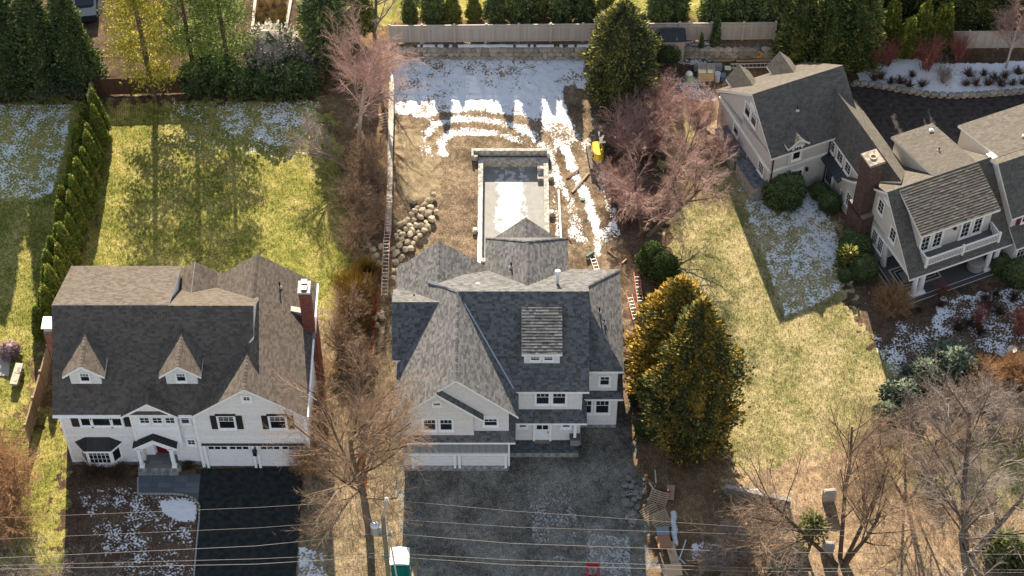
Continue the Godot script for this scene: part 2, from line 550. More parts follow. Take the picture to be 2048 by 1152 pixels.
	for j in nz:
		for q in nx:
			var x := GX0 + q * step
			var z := GZ0 + j * step
			if x > -2.5 and x < 2.45 and z > -12.05 and z < -2.5:
				continue                                              # the pool is dug in here
			var b := j * (nx + 1) + q
			var st: Array = sets[region_at(x + step / 2, z + step / 2)]
			var ps := [Vector3(x, hs[b], z), Vector3(x + step, hs[b + 1], z), Vector3(x + step, hs[b + nx + 2], z + step), Vector3(x, hs[b + nx + 1], z + step)]
			var ns := []
			for t in 4:
				var qq: int = q + (1 if t == 1 or t == 2 else 0)
				var jj: int = j + (1 if t >= 2 else 0)
				var ql := maxi(qq - 1, 0)
				var qr := mini(qq + 1, nx)
				var jl := maxi(jj - 1, 0)
				var jr := mini(jj + 1, nz)
				ns.append(Vector3(-(hs[jj * (nx + 1) + qr] - hs[jj * (nx + 1) + ql]) / ((qr - ql) * step), 1.0, -(hs[jr * (nx + 1) + qq] - hs[jl * (nx + 1) + qq]) / ((jr - jl) * step)).normalized())
			for t in [0, 1, 2, 0, 2, 3]:
				var pp: Vector3 = ps[t]
				st[0].append(pp)
				st[1].append(ns[t])
				st[2].append(Vector2((pp.x - GX0) / GW, (pp.z - GZ0) / GD))
	var called := ["woodland_ground", "lawn", "lawn", "yard", "driveway", "bed_and_shade_toned_lawn", "weedy_ground", "verge"]
	for k in 8:
		if sets[k][0].size() == 0:
			continue
		var arr := []
		arr.resize(Mesh.ARRAY_MAX)
		arr[Mesh.ARRAY_VERTEX] = sets[k][0]
		arr[Mesh.ARRAY_NORMAL] = sets[k][1]
		arr[Mesh.ARRAY_TEX_UV] = sets[k][2]
		var am := ArrayMesh.new()
		am.add_surface_from_arrays(Mesh.PRIMITIVE_TRIANGLES, arr)
		am.surface_set_material(0, m)
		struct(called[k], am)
	var far := Geo.new()
	far.col = Color(0.16, 0.15, 0.06)
	far.quad(Vector3(-500, -1.0, 500), Vector3(500, -1.0, 500), Vector3(500, -1.0, -500), Vector3(-500, -1.0, -500))
	struct("ground", far.mesh(vmat(0.95, blotch_tex, 6.0)))

# ---------------------------------------------------------------- house tools
func clip_half(p: PackedVector2Array, axis: int, lim: float, keep_above: bool) -> PackedVector2Array:
	var r := PackedVector2Array()
	var m := p.size()
	for i in m:
		var a := p[i]
		var b := p[(i + 1) % m]
		var da := a[axis] - lim
		var db := b[axis] - lim
		if not keep_above:
			da = -da
			db = -db
		if da >= 0:
			r.append(a)
		if (da > 0 and db < 0) or (da < 0 and db > 0):
			r.append(a.lerp(b, da / (da - db)))
	return r

# lays courses of tabs over a convex plane; p runs counter-clockwise seen from outside
func courses(g: Geo, p: Array, expo: float, tab: float, thick: float, tones: Array, lap := 0.0) -> void:
	var nn: Vector3 = (p[1] - p[0]).cross(p[2] - p[0]).normalized()
	var u := Vector3.UP.cross(nn)
	if u.length() < 0.01:
		u = Vector3.RIGHT
	u = u.normalized()
	var w := nn.cross(u).normalized()
	var o: Vector3 = p[0]
	var q := PackedVector2Array()
	var lo := 1e9
	var hi := -1e9
	for a in p:
		var d: Vector3 = a - o
		q.append(Vector2(d.dot(u), d.dot(w)))
		lo = minf(lo, d.dot(w))
		hi = maxf(hi, d.dot(w))
	var rows := int(ceil((hi - lo) / expo))
	for r in rows:
		var w0 := lo + r * expo
		var s := clip_half(clip_half(q, 1, w0, true), 1, w0 + expo + lap, false)
		if s.size() < 3:
			continue
		var ua := 1e9
		var ub := -1e9
		for a in s:
			ua = minf(ua, a.x)
			ub = maxf(ub, a.x)
		var x := ua - rng.randf() * tab
		while x < ub:
			var l := tab * rng.randf_range(0.6, 1.4)
			var t := clip_half(clip_half(s, 0, x, true), 0, x + l - 0.002, false) if tab < 50 else s
			x += l
			if t.size() < 3:
				continue
			var th := thick * rng.randf_range(0.75, 1.35)
			g.col = tones[rng.randi() % tones.size()]
			var pts := []
			for a in t:
				var k := clampf((a.y - w0) / (expo + lap), 0, 1)
				pts.append(o + u * a.x + w * a.y + nn * lerpf(th, 0.002, k))
			g.poly(pts)
			for i in t.size():
				var j := (i + 1) % t.size()
				if absf(t[i].y - w0) < 0.001 and absf(t[j].y - w0) < 0.001:
					var a0: Vector3 = pts[i]
					var b0: Vector3 = pts[j]
					g.quad(a0 - nn * th, b0 - nn * th, b0, a0)

func tones(base: Color, spread: float, count := 9) -> Array:
	var r := []
	for i in count:
		var k := 1.0 + spread * (2.0 * i / (count - 1) - 1.0)
		r.append(Color(base.r * k, base.g * k * rng.randf_range(0.985, 1.015), base.b * k * rng.randf_range(0.97, 1.03)))
	return r

# one roof: planes (each counter-clockwise from outside) as a white-edged deck with shingles laid on it
func roof(called: String, planes: Array, parent: Node3D, tn: Array, trim: Color, expo := 0.15, tab := 0.24, thick := 0.016) -> MeshInstance3D:
	var d := Geo.new()
	d.col = trim
	var s := Geo.new()
	for p in planes:
		var nn: Vector3 = (p[1] - p[0]).cross(p[2] - p[0]).normalized()
		var q := []
		for a in p:
			q.append(a - nn * 0.004)
		d.prism(q, Vector3(0, -0.2, 0))
		courses(s, p, expo, tab, thick, tn)
	var o := part(called, d, M.trim, parent)
	stuff(part("shingles", s, M.shingle, o))
	return o

# ridge caps: short overlapping saddles along a line
func caps(called: String, a: Vector3, b: Vector3, left: Vector3, right: Vector3, parent: Node3D, tn: Array, wid := 0.15, step := 0.2) -> void:
	var g := Geo.new()
	var l := (b - a).length()
	var d := (b - a) / l
	var m := int(l / step)
	for i in m:
		g.col = tn[rng.randi() % tn.size()]
		var p := a + d * (i * step)
		var q := p + d * (step * 1.15)
		var up := Vector3(0, 0.045, 0)
		var uq := Vector3(0, 0.022, 0)
		g.quad(p + up, q + uq, q + left * wid + uq * 0.6, p + left * wid + up * 0.6)
		g.quad(p + right * wid + up * 0.6, q + right * wid + uq * 0.6, q + uq, p + up)
		g.tri(p + left * wid, p + up, p + left * wid + up * 0.6)
		g.tri(p + right * wid, p + right * wid + up * 0.6, p + up)
		g.tri(p, p + up, p + left * wid)
		g.tri(p + right * wid, p + up, p)
	stuff(part(called, g, M.shingle, parent))

# lapped clapboards over a convex wall polygon
func siding(called: String, p: Array, parent: Node3D, col: Color, expo := 0.16) -> void:
	var g := Geo.new()
	courses(g, p, expo, 99.0, 0.016, tones(col, 0.035), 0.0)
	stuff(part(called, g, M.paint, parent))

# window on a wall. t: origin at the window's lower left corner on the wall face, x along the wall, y up, z out of it
func window(t: Transform3D, w: float, h: float, parent: Node3D, trim: Color, cols := 3, rows := 1, upper := true, tw := 0.11, blind := 0.0, sill := true) -> MeshInstance3D:
	var g := Geo.new()
	g.col = trim
	g.box(-tw, 0, -tw, h + tw, 0.0, 0.06)
	g.box(w, w + tw, -tw, h + tw, 0.0, 0.06)
	g.box(0, w, h, h + tw, 0.0, 0.06)
	g.box(0, w, -tw, 0, 0.0, 0.06)
	if sill:
		g.box(-tw - 0.03, w + tw + 0.03, -tw - 0.05, -tw, 0.0, 0.11)
		g.box(-tw - 0.02, w + tw + 0.02, h + tw, h + tw + 0.035, 0.0, 0.09)
	var half := h * 0.62 if upper else h
	var sc := trim.lerp(Color(0.3, 0.3, 0.3), 0.15)
	g.col = sc
	# sash
	g.box(0, 0.035, 0, h, 0.012, 0.042)
	g.box(w - 0.035, w, 0, h, 0.012, 0.042)
	g.box(0.035, w - 0.035, 0, 0.04, 0.012, 0.042)
	g.box(0.035, w - 0.035, h - 0.035, h, 0.012, 0.042)
	if upper:
		g.box(0.035, w - 0.035, half - 0.02, half + 0.02, 0.012, 0.044)
	var lo := half if upper else 0.0
	for k in range(1, cols):
		var x := w * k / cols
		g.box(x - 0.013, x + 0.013, lo, h - 0.03, 0.012, 0.036)
	for k in range(1, rows):
		var y := lo + (h - lo) * k / rows
		g.box(0.035, w - 0.035, y - 0.013, y + 0.013, 0.012, 0.034)
	var o := part("window", g, M.trim, parent)
	o.transform = t
	var gl := Geo.new()
	gl.quad(Vector3(0.03, lo, 0.02), Vector3(w - 0.03, lo, 0.02), Vector3(w - 0.03, h - 0.03, 0.02), Vector3(0.03, h - 0.03, 0.02))
	part("pane", gl, M.glass, o)
	if upper:
		var g2 := Geo.new()
		g2.quad(Vector3(0.03, 0.035, 0.018), Vector3(w - 0.03, 0.035, 0.018), Vector3(w - 0.03, lo - 0.01, 0.018), Vector3(0.03, lo - 0.01, 0.018))
		part("pane", g2, M.glass, o)
	if blind > 0:
		var b := Geo.new()
		b.col = Color(0.3, 0.3, 0.3)
		b.quad(Vector3(0.05, h * (1 - blind), 0.022), Vector3(w - 0.05, h * (1 - blind), 0.022), Vector3(w - 0.05, h - 0.05, 0.022), Vector3(0.05, h - 0.05, 0.022))
		part("curtain", b, M.cloth, o)
	return o

func wall_at(x: float, y: float, z: float, turn := 0.0) -> Transform3D:
	return Transform3D(Basis(Vector3.UP, turn), Vector3(x, y, z))

# louvred shutter leaf
func shutter(t: Transform3D, w: float, h: float, parent: Node3D, col: Color) -> void:
	var g := Geo.new()
	g.col = col
	g.box(0, 0.05, 0, h, 0, 0.045)
	g.box(w - 0.05, w, 0, h, 0, 0.045)
	for y in [0.0, h * 0.48, h - 0.07]:
		g.box(0.05, w - 0.05, y, y + 0.07, 0, 0.045)
	g.box(0.05, w - 0.05, 0.07, h - 0.07, 0, 0.025)
	var o := part("shutter", g, M.paint, parent)
	o.transform = t

func vent_pipe(at: Vector3, h: float, parent: Node3D, dark := true) -> void:
	var g := Geo.new()
	g.col = Color(0.015, 0.015, 0.016)
	g.tube(at - Vector3(0, 0.2, 0), at + Vector3(0, h, 0), 0.055, 0.055, 8, true)
	g.col = Color(0.45, 0.45, 0.46)
	g.lathe(at + Vector3(0, 0.02, 0), [Vector2(0.16, -0.06), Vector2(0.08, 0.1), Vector2(0.06, 0.12)], 10)
	part("vent_pipe", g, M.plastic, parent)

# a brick stack with real courses of bricks proud of a mortar core
func brick_stack(called: String, x0: float, x1: float, y0: float, y1: float, z0: float, z1: float, parent: Node3D, base: Color) -> MeshInstance3D:
	var g := Geo.new()
	g.col = Color(0.24, 0.2, 0.18)
	g.box(x0 + 0.012, x1 - 0.012, y0, y1 - 0.01, z0 + 0.012, z1 - 0.012)
	var y := y0
	var r := 0
	while y < y1 - 0.05:
		for side in 4:
			var l := (x1 - x0) if side < 2 else (z1 - z0)
			var a := -0.11 * (r % 2)
			while a < l:
				var s0 := maxf(a, 0.0)
				var s1 := minf(a + 0.21, l)
				a += 0.222
				if s1 - s0 < 0.03:
					continue
				var k := rng.randf_range(0.7, 1.25)
				g.col = Color(base.r * k, base.g * k * rng.randf_range(0.9, 1.1), base.b * k)
				if side == 0:
					g.box(x0 + s0, x0 + s1, y + 0.006, y + 0.068, z1 - 0.02, z1)
				elif side == 1:
					g.box(x0 + s0, x0 + s1, y + 0.006, y + 0.068, z0, z0 + 0.02)
				elif side == 2:
					g.box(x0, x0 + 0.02, y + 0.006, y + 0.068, z0 + s0, z0 + s1)
				else:
					g.box(x1 - 0.02, x1, y + 0.006, y + 0.068, z0 + s0, z0 + s1)
		y += 0.075
		r += 1
	return part(called, g, M.brick, parent)

# ---------------------------------------------------------------- the new grey house in the middle
func build_new_house() -> void:
	var H := thing("new_house", "newly built gray clapboard house with charcoal shingle roofs and bare concrete foundation", "house")
	var W := Color(0.7, 0.665, 0.63)
	var T := Color(0.88, 0.87, 0.85)
	var tn := tones(Color(0.122, 0.122, 0.122), 0.34)
	var V := func(x: float, y: float, z: float) -> Vector3: return Vector3(x, y, z)
	# masses
	var g := Geo.new()
	g.col = W
	g.box(-3.4, 4.4, 0.5, 6.3, 4.0, 12.85)                 # centre block
	g.box(4.4, 6.72, 0.3, 6.2, 4.0, 11.4)                   # right wing
	g.box(4.4, 6.8, 0.3, 3.5, 4.0, 11.62)
	g.box(-7.35, -3.4, 0.5, 6.2, 5.6, 10.5)                 # left wing
	g.box(-6.95, -0.22, 0.62, 3.5, 10.0, 14.98)             # garage
	g.box(-6.92, -0.25, 3.4, 6.0, 10.0, 14.6)
	g.box(-1.5, 3.3, 0.5, 6.2, 1.1, 4.2)                    # rear wing
	g.box(-7.2, -2.1, 0.5, 6.0, 3.3, 5.7)                   # rear left
	g.box(-1.3, 3.1, 0.3, 3.3, -1.0, 1.2)                   # rear porch
	g.prism([V.call(-3.4, 6.2, 14.6), V.call(-0.25, 6.2, 14.6), V.call(-3.42, 9.5, 14.6)], Vector3(0, 0, -4))
	g.prism([V.call(4.39, 6.2, 4.4), V.call(4.39, 6.2, 12.5), V.call(4.39, 9.75, 8.12)], Vector3(-4, 0, 0))
	part("wall", g, M.paint, H)
	# foundation
	g = Geo.new()
	g.col = Color(0.36, 0.34, 0.31)
	g.box(-6.97, -0.2, -0.1, 0.62, 9.0, 15.0)
	g.box(3.0, 6.82, -0.1, 0.36, 4.0, 11.64)
	g.box(-7.37, 4.4, -0.1, 0.5, 1.0, 10.0)
	g.box(-0.2, 4.5, -0.1, 0.3, 8.0, 13.0)
	part("foundation", g, M.concrete, H)
	# clapboards on what the camera side shows
	siding("siding", [V.call(-6.95, 3.75, 14.86), V.call(-2.41, 3.75, 14.86), V.call(-2.41, 6.05, 14.86), V.call(-4.65, 8.35, 14.86), V.call(-6.95, 6.1, 14.86)], H, W)
	siding("siding", [V.call(-2.41, 4.0, 14.66), V.call(-0.2, 4.0, 14.66), V.call(-0.2, 6.1, 14.66), V.call(-3.41, 9.7, 14.66), V.call(-4.4, 8.6, 14.66)], H, W)
	siding("siding", [V.call(-2.41, 4.0, 14.86), V.call(-2.41, 4.0, 14.66), V.call(-2.41, 6.1, 14.66), V.call(-2.41, 6.1, 14.86)], H, W)
	siding("siding", [V.call(-0.3, 3.7, 12.87), V.call(4.42, 3.7, 12.87), V.call(4.42, 6.2, 12.87), V.call(-0.3, 6.2, 12.87)], H, W)
	siding("siding", [V.call(-0.2, 0.6, 13.02), V.call(4.4, 0.6, 13.02), V.call(4.4, 3.6, 13.02), V.call(-0.2, 3.6, 13.02)], H, W)
	siding("siding", [V.call(3.6, 0.36, 11.64), V.call(6.82, 0.36, 11.64), V.call(6.82, 3.6, 11.64), V.call(3.6, 3.6, 11.64)], H, W)
	siding("siding", [V.call(4.4, 3.7, 11.42), V.call(6.74, 3.7, 11.42), V.call(6.74, 6.2, 11.42), V.call(4.4, 6.2, 11.42)], H, W)
	siding("siding", [V.call(6.82, 0.36, 11.64), V.call(6.82, 0.36, 4.0), V.call(6.82, 3.6, 4.0), V.call(6.82, 3.6, 11.64)], H, W)
	siding("siding", [V.call(6.74, 3.7, 11.42), V.call(6.74, 3.7, 4.0), V.call(6.74, 6.2, 4.0), V.call(6.74, 6.2, 11.42)], H, W)
	siding("siding", [V.call(-0.2, 0.62, 15.0), V.call(-0.2, 0.62, 13.0), V.call(-0.2, 3.6, 13.0), V.call(-0.2, 3.6, 15.0)], H, W)
	siding("siding", [V.call(4.42, 0.62, 13.02), V.call(4.42, 0.62, 11.6), V.call(4.42, 6.2, 11.6), V.call(4.42, 6.2, 13.02)], H, W)
	# board and batten over the garage doors
	g = Geo.new()
	g.col = Color(0.25, 0.25, 0.245)
	g.box(-6.97, -0.24, 2.08, 3.5, 14.98, 15.02)
	part("board_wall", g, M.paint, H)
	var bat := Geo.new()
	bat.col = Color(0.2, 0.2, 0.195)
	bat.box(-0.015, 0.015, 2.1, 3.46, 15.02, 15.05)
	var bm := bat.mesh(M.paint)
	for i in 16:
		piece("batten", bm, H, Transform3D(Basis(), Vector3(-6.75 + i * 0.425, 0, 0)))
	# garage doors
	for x in [-6.3, -3.2]:
		g = Geo.new()
		g.col = Color(0.75, 0.735, 0.72)
		for k in 4:
			g.box(x, x + 2.72, 0.64 + k * 0.36, 0.64 + k * 0.36 + 0.345, 14.99, 15.03)
		part("garage_door", g, M.paint, H)
	g = Geo.new()
	g.col = T
	for x in [-6.45, -3.45, -0.48]:
		g.box(x, x + 0.15, 0.4, 2.05, 15.0, 15.1)
	g.box(-3.75, -3.6, 0.4, 2.05, 15.0, 15.1)
	g.box(-6.6, -0.25, 1.98, 2.1, 15.0, 15.14)
	part("garage_trim", g, M.trim, H)
	# corner boards
	g = Geo.new()
	g.col = T
	g.box(-0.24, -0.14, 0.62, 3.5, 14.96, 15.06)
	part("corner_board", g, M.trim, H)
	g = Geo.new()
	g.col = T
	g.box(4.36, 4.46, 3.8, 6.2, 12.84, 12.91)
	part("corner_board", g, M.trim, H)
	# roofs
	var R := func(p: Array) -> Array: return p
	roof("main_roof", [
		[V.call(-3.42, 10.0, 8.12), V.call(-3.42, 6.28, 13.2), V.call(4.86, 6.28, 13.2), V.call(4.86, 10.0, 8.12)],
		[V.call(4.75, 9.17, 7.0), V.call(7.08, 6.45, 3.5), V.call(-1.0, 6.45, 3.5), V.call(-5.4, 8.3, 5.9), V.call(-3.42, 10.0, 8.12), V.call(4.86, 10.0, 8.12), V.call(4.86, 9.3, 7.2)],
	], H, tn, T)
	caps("ridge_caps", V.call(-3.42, 10.0, 8.12), V.call(4.86, 10.0, 8.12), Vector3(0, -0.6, -0.8), Vector3(0, -0.6, 0.8), H, tn)
	roof("right_wing_roof", [
		[V.call(7.08, 6.45, 11.75), V.call(7.08, 6.45, 3.5), V.call(4.75, 9.17, 7.0), V.call(4.75, 9.17, 8.4)],
		[V.call(4.5, 6.45, 11.75), V.call(7.08, 6.45, 11.75), V.call(4.75, 9.17, 8.4), V.call(4.5, 9.17, 8.4)],
	], H, tn, T)
	caps("ridge_caps", V.call(7.08, 6.47, 3.5), V.call(4.75, 9.2, 7.0), Vector3(0.45, -0.2, 0.5), Vector3(-0.6, -0.2, -0.4), H, tn)
	var e := 0.98
	var le := func(x: float) -> float: return 10.0 - e * (-3.42 - x)
	roof("front_gable_roof", [
		[V.call(-3.42, 10.0, 14.95), V.call(0.41, 6.05, 14.95), V.call(0.41, 6.05, 12.6), V.call(-3.42, 10.0, 8.12)],
		[V.call(-7.3, le.call(-7.3), 8.12), V.call(-7.3, le.call(-7.3), 15.15), V.call(-4.64, le.call(-4.64), 15.15), V.call(-4.64, le.call(-4.64), 8.12)],
		[V.call(-4.64, le.call(-4.64), 8.12), V.call(-4.64, le.call(-4.64), 14.95), V.call(-3.42, 10.0, 14.95), V.call(-3.42, 10.0, 8.12)],
		[V.call(-4.64, le.call(-4.64), 15.15), V.call(-1.78, 5.95, 15.15), V.call(-1.78, 5.95, 14.6), V.call(-4.64, le.call(-4.64), 14.6)],
	], H, tn, T)
	caps("ridge_caps", V.call(-3.42, 10.02, 14.95), V.call(-3.42, 10.02, 8.2), Vector3(-0.7, -0.7, 0), Vector3(0.7, -0.7, 0), H, tn)
	roof("left_wing_roof", [
		[V.call(-7.62, 8.85, 8.05), V.call(-7.62, 6.48, 10.9), V.call(-4.4, 6.48, 10.9), V.call(-4.4, 8.85, 8.05)],
		[V.call(-4.4, 8.85, 8.05), V.call(-5.6, 6.48, 5.2), V.call(-7.75, 6.48, 5.2), V.call(-7.62, 8.85, 8.05)],
	], H, tn, T)
	roof("rear_left_roof", [
		[V.call(-7.6, le.call(-7.6), 2.95), V.call(-7.6, le.call(-7.6), 8.0), V.call(-4.72, le.call(-4.72) , 8.0), V.call(-4.72, le.call(-4.72), 2.95)],
		[V.call(-4.72, le.call(-4.72), 2.95), V.call(-4.72, le.call(-4.72), 7.2), V.call(-1.8, 6.2, 4.4), V.call(-1.8, 6.2, 2.95)],
	], H, tn, T)
	roof("left_hip_roof", [
		[V.call(-3.42, 10.0, 8.12), V.call(-4.72, le.call(-4.72) + 0.01, 6.5), V.call(-5.5, le.call(-5.5) + 0.01, 8.12)],
	], H, tn, T)
	caps("ridge_caps", V.call(-4.75, 8.75, 6.5), V.call(-3.42, 10.02, 8.12), Vector3(-0.4, -0.2, 0.5), Vector3(0.5, -0.3, -0.4), H, tn)
	roof("rear_wing_roof", [
		[V.call(-1.75, 6.45, 0.8), V.call(-1.75, 6.45, 3.6), V.call(1.02, 9.13, 6.95), V.call(1.02, 9.13, 3.3)],
		[V.call(3.7, 6.45, 0.8), V.call(1.02, 9.13, 3.3), V.call(1.02, 9.13, 6.95), V.call(3.7, 6.45, 3.6)],
		[V.call(3.7, 6.45, 0.8), V.call(-1.75, 6.45, 0.8), V.call(1.02, 9.13, 3.3)],
	], H, tn, T)
	caps("ridge_caps", V.call(-1.75, 6.47, 0.8), V.call(1.02, 9.15, 3.3), Vector3(-0.4, -0.2, 0.4), Vector3(0.5, -0.3, -0.3), H, tn)
	caps("ridge_caps", V.call(3.7, 6.47, 0.8), V.call(1.02, 9.15, 3.3), Vector3(-0.5, -0.3, -0.3), Vector3(0.4, -0.2, 0.4), H, tn)
	caps("ridge_caps", V.call(1.02, 9.15, 3.3), V.call(1.02, 9.15, 6.95), Vector3(0.7, -0.7, 0), Vector3(-0.7, -0.7, 0), H, tn)
	caps("ridge_caps", V.call(-4.72, 8.74, 2.95), V.call(-4.72, 8.74, 7.0), Vector3(0.7, -0.7, 0), Vector3(-0.7, -0.7, 0), H, tn)
	roof("porch_roof", [
		[V.call(-1.6, 3.5, -1.3), V.call(-1.6, 3.5, 1.2), V.call(0.93, 6.05, 1.2), V.call(0.93, 6.05, -1.3)],
		[V.call(0.93, 6.05, -1.3), V.call(0.93, 6.05, 1.2), V.call(3.45, 3.5, 1.2), V.call(3.45, 3.5, -1.3)],
	], H, tn, T)
	caps("ridge_caps", V.call(0.93, 6.07, -1.3), V.call(0.93, 6.07, 1.1), Vector3(0.7, -0.7, 0), Vector3(-0.7, -0.7, 0), H, tn)
	g = Geo.new()
	g.col = Color(0.3, 0.31, 0.32)
	g.bar(V.call(-3.0, 9.62, 8.75), V.call(0.1, 6.42, 13.05), 0.1, 0.04)
	part("valley_flashing", g, M.metal, H)
	# skirt roofs between the storeys
	roof("skirt_roof", [
		[V.call(-7.6, 3.58, 15.22), V.call(0.22, 3.58, 15.22), V.call(-0.2, 4.1, 14.65), V.call(-6.95, 4.1, 14.65)],
		[V.call(0.22, 3.58, 15.22), V.call(0.22, 3.58, 12.7), V.call(-0.2, 4.1, 12.7), V.call(-0.2, 4.1, 14.65)],
		[V.call(-7.6, 3.58, 8.0), V.call(-7.6, 3.58, 15.22), V.call(-6.95, 4.25, 14.65), V.call(-6.95, 4.25, 8.0)],
		[V.call(0.25, 3.38, 13.62), V.call(4.78, 3.38, 13.62), V.call(4.42, 3.92, 12.85), V.call(-0.1, 3.92, 12.85)],
		[V.call(4.78, 3.38, 13.62), V.call(4.78, 3.38, 11.6), V.call(4.42, 3.92, 11.5), V.call(4.42, 3.92, 12.85)],
		[V.call(4.6, 3.64, 11.92), V.call(7.16, 3.64, 11.92), V.call(6.74, 3.92, 11.42), V.call(4.4, 3.92, 11.42)],
		[V.call(7.16, 3.64, 11.92), V.call(7.16, 3.64, 4.0), V.call(6.74, 3.92, 4.0), V.call(6.74, 3.92, 11.42)],
	], H, tn, T)
	# shed dormer on the front slope
	var sl := func(z: float) -> float: return 6.28 + (13.2 - z) * (3.72 / 5.08)
	g = Geo.new()
	g.col = Color(0.78, 0.77, 0.75)
	var zb := 11.75
	var hb: float = sl.call(zb)
	g.prism([V.call(0.75, hb - 0.05, zb), V.call(0.75, hb + 0.98, zb), V.call(0.75, 9.35, 9.05), V.call(0.75, 8.6, 9.2)], Vector3(2.25, 0, 0))
	part("dormer", g, M.paint, H)
	roof("dormer_roof", [
		[V.call(0.6, 8.5, 11.9), V.call(3.15, 8.5, 11.9), V.call(3.15, 9.57, 9.0), V.call(0.6, 9.57, 9.0)],
	], H, tn, T, 0.2, 0.3, 0.03)
	for x in [1.17, 2.0]:
		window(wall_at(x, hb + 0.36, zb), 0.56, 0.4, H, T, 3, 1, true, 0.05)
	# windows
	window(wall_at(-5.55, 4.55, 14.88), 0.76, 1.15, H, T, 3)
	window(wall_at(-4.52, 4.55, 14.88), 0.76, 1.15, H, T, 3)
	window(wall_at(-1.75, 4.75, 14.68), 0.82, 0.75, H, T, 3)
	var aw := window(wall_at(-4.88, 7.25, 14.88), 0.46, 0.32, H, T, 2, 1, true, 0.08)
	g = Geo.new()
	g.col = T
	var arc := []
	for k in 9:
		arc.append(V.call(0.23 + 0.31 * cos(PI * k / 8), 0.36 + 0.16 * sin(PI * k / 8), 0.0))
	g.prism(arc, Vector3(0, 0, 0.06))
	part("arched_head", g, M.trim, aw)
	window(wall_at(1.53, 4.55, 12.89), 0.82, 1.25, H, T, 3)
	window(wall_at(2.58, 4.55, 12.89), 0.82, 1.25, H, T, 3)
	window(wall_at(-0.1, 4.75, 12.89), 0.45, 1.0, H, T, 2)
	window(wall_at(4.3, 4.6, 11.44), 0.6, 0.9, H, T, 2)
	window(wall_at(5.62, 4.6, 11.44), 0.6, 0.9, H, T, 2)
	window(wall_at(4.3, 1.75, 11.66), 0.86, 1.4, H, T, 3)
	window(wall_at(5.42, 1.75, 11.66), 0.86, 1.4, H, T, 3)
	window(wall_at(0.45, 2.15, 13.04), 0.48, 0.4, H, T, 1, 1, false, 0.12)
	window(wall_at(3.25, 2.15, 13.04), 0.48, 0.4, H, T, 1, 1, false, 0.12)
	# front door
	g = Geo.new()
	g.col = T
	g.box(1.36, 1.5, 0.6, 2.9, 13.03, 13.14)
	g.box(2.42, 2.56, 0.6, 2.9, 13.03, 13.14)
	g.box(1.5, 2.42, 2.78, 2.9, 13.03, 13.14)
	g.col = Color(0.82, 0.81, 0.79)
	g.box(1.5, 2.42, 0.68, 2.78, 13.03, 13.07)
	g.col = Color(0.2, 0.16, 0.12)
	g.box(1.45, 2.47, 0.6, 0.68, 13.03, 13.3)
	var door := part("front_door", g, M.paint, H)
	g = Geo.new()
	for x in [1.6, 1.99]:
		g.quad(V.call(x, 1.9, 13.075), V.call(x + 0.33, 1.9, 13.075), V.call(x + 0.33, 2.6, 13.075), V.call(x, 2.6, 13.075))
	part("pane", g, M.glass, door)
	g = Geo.new()
	g.col = Color(0.03, 0.03, 0.03)
	g.box(2.3, 2.35, 1.5, 1.65, 13.07, 13.12)
	part("handle", g, M.metal, door)
	# porch
	g = Geo.new()
	g.col = Color(0.33, 0.31, 0.28)
	g.box(-0.18, 4.3, -0.1, 0.53, 12.9, 13.96)
	g.col = Color(0.1, 0.11, 0.12)
	g.cbox(-0.18, 4.34, 0.53, 0.6, 13.0, 14.0, 0.02)
	part("porch_floor", g, M.concrete, H)
	g = Geo.new()
	g.col = Color(0.24, 0.235, 0.22)
	g.box(3.78, 4.36, 0.6, 1.3, 13.06, 13.5)
	g.col = Color(0.1, 0.105, 0.11)
	g.box(3.73, 4.41, 1.3, 1.38, 13.04, 13.55)
	part("stone_pier", g, M.stone, H)
	g = Geo.new()
	g.col = T
	g.box(3.97, 4.15, 1.38, 3.3, 13.2, 13.38)
	part("porch_column", g, M.trim, H)
	vent_pipe(V.call(-6.3, 7.3, 6.6), 0.5, H)
	vent_pipe(V.call(-0.05, 8.1, 4.6), 0.5, H)
	vent_pipe(V.call(5.55, 8.25, 8.4), 0.55, H)
	vent_pipe(V.call(5.85, 7.9, 9.0), 0.4, H)
	g = Geo.new()
	g.col = Color(0.7, 0.7, 0.7)
	g.tube(V.call(2.9, 8.2, 6.6), V.call(2.9, 10.0, 6.6), 0.1, 0.1, 12)
	g.lathe(V.call(2.9, 10.0, 6.6), [Vector2(0.12, 0), Vector2(0.19, 0.02), Vector2(0.19, 0.16), Vector2(0.12, 0.24), Vector2(0, 0.25)], 14)
	part("flue", g, M.plastic, H)
	g = Geo.new()
	g.col = Color(0.6, 0.6, 0.6)
	g.lathe(V.call(-2.2, 8.7, 6.55), [Vector2(0.14, -0.1), Vector2(0.1, 0.12), Vector2(0.13, 0.13), Vector2(0, 0.2)], 10)
	part("roof_vent", g, M.plastic, H)

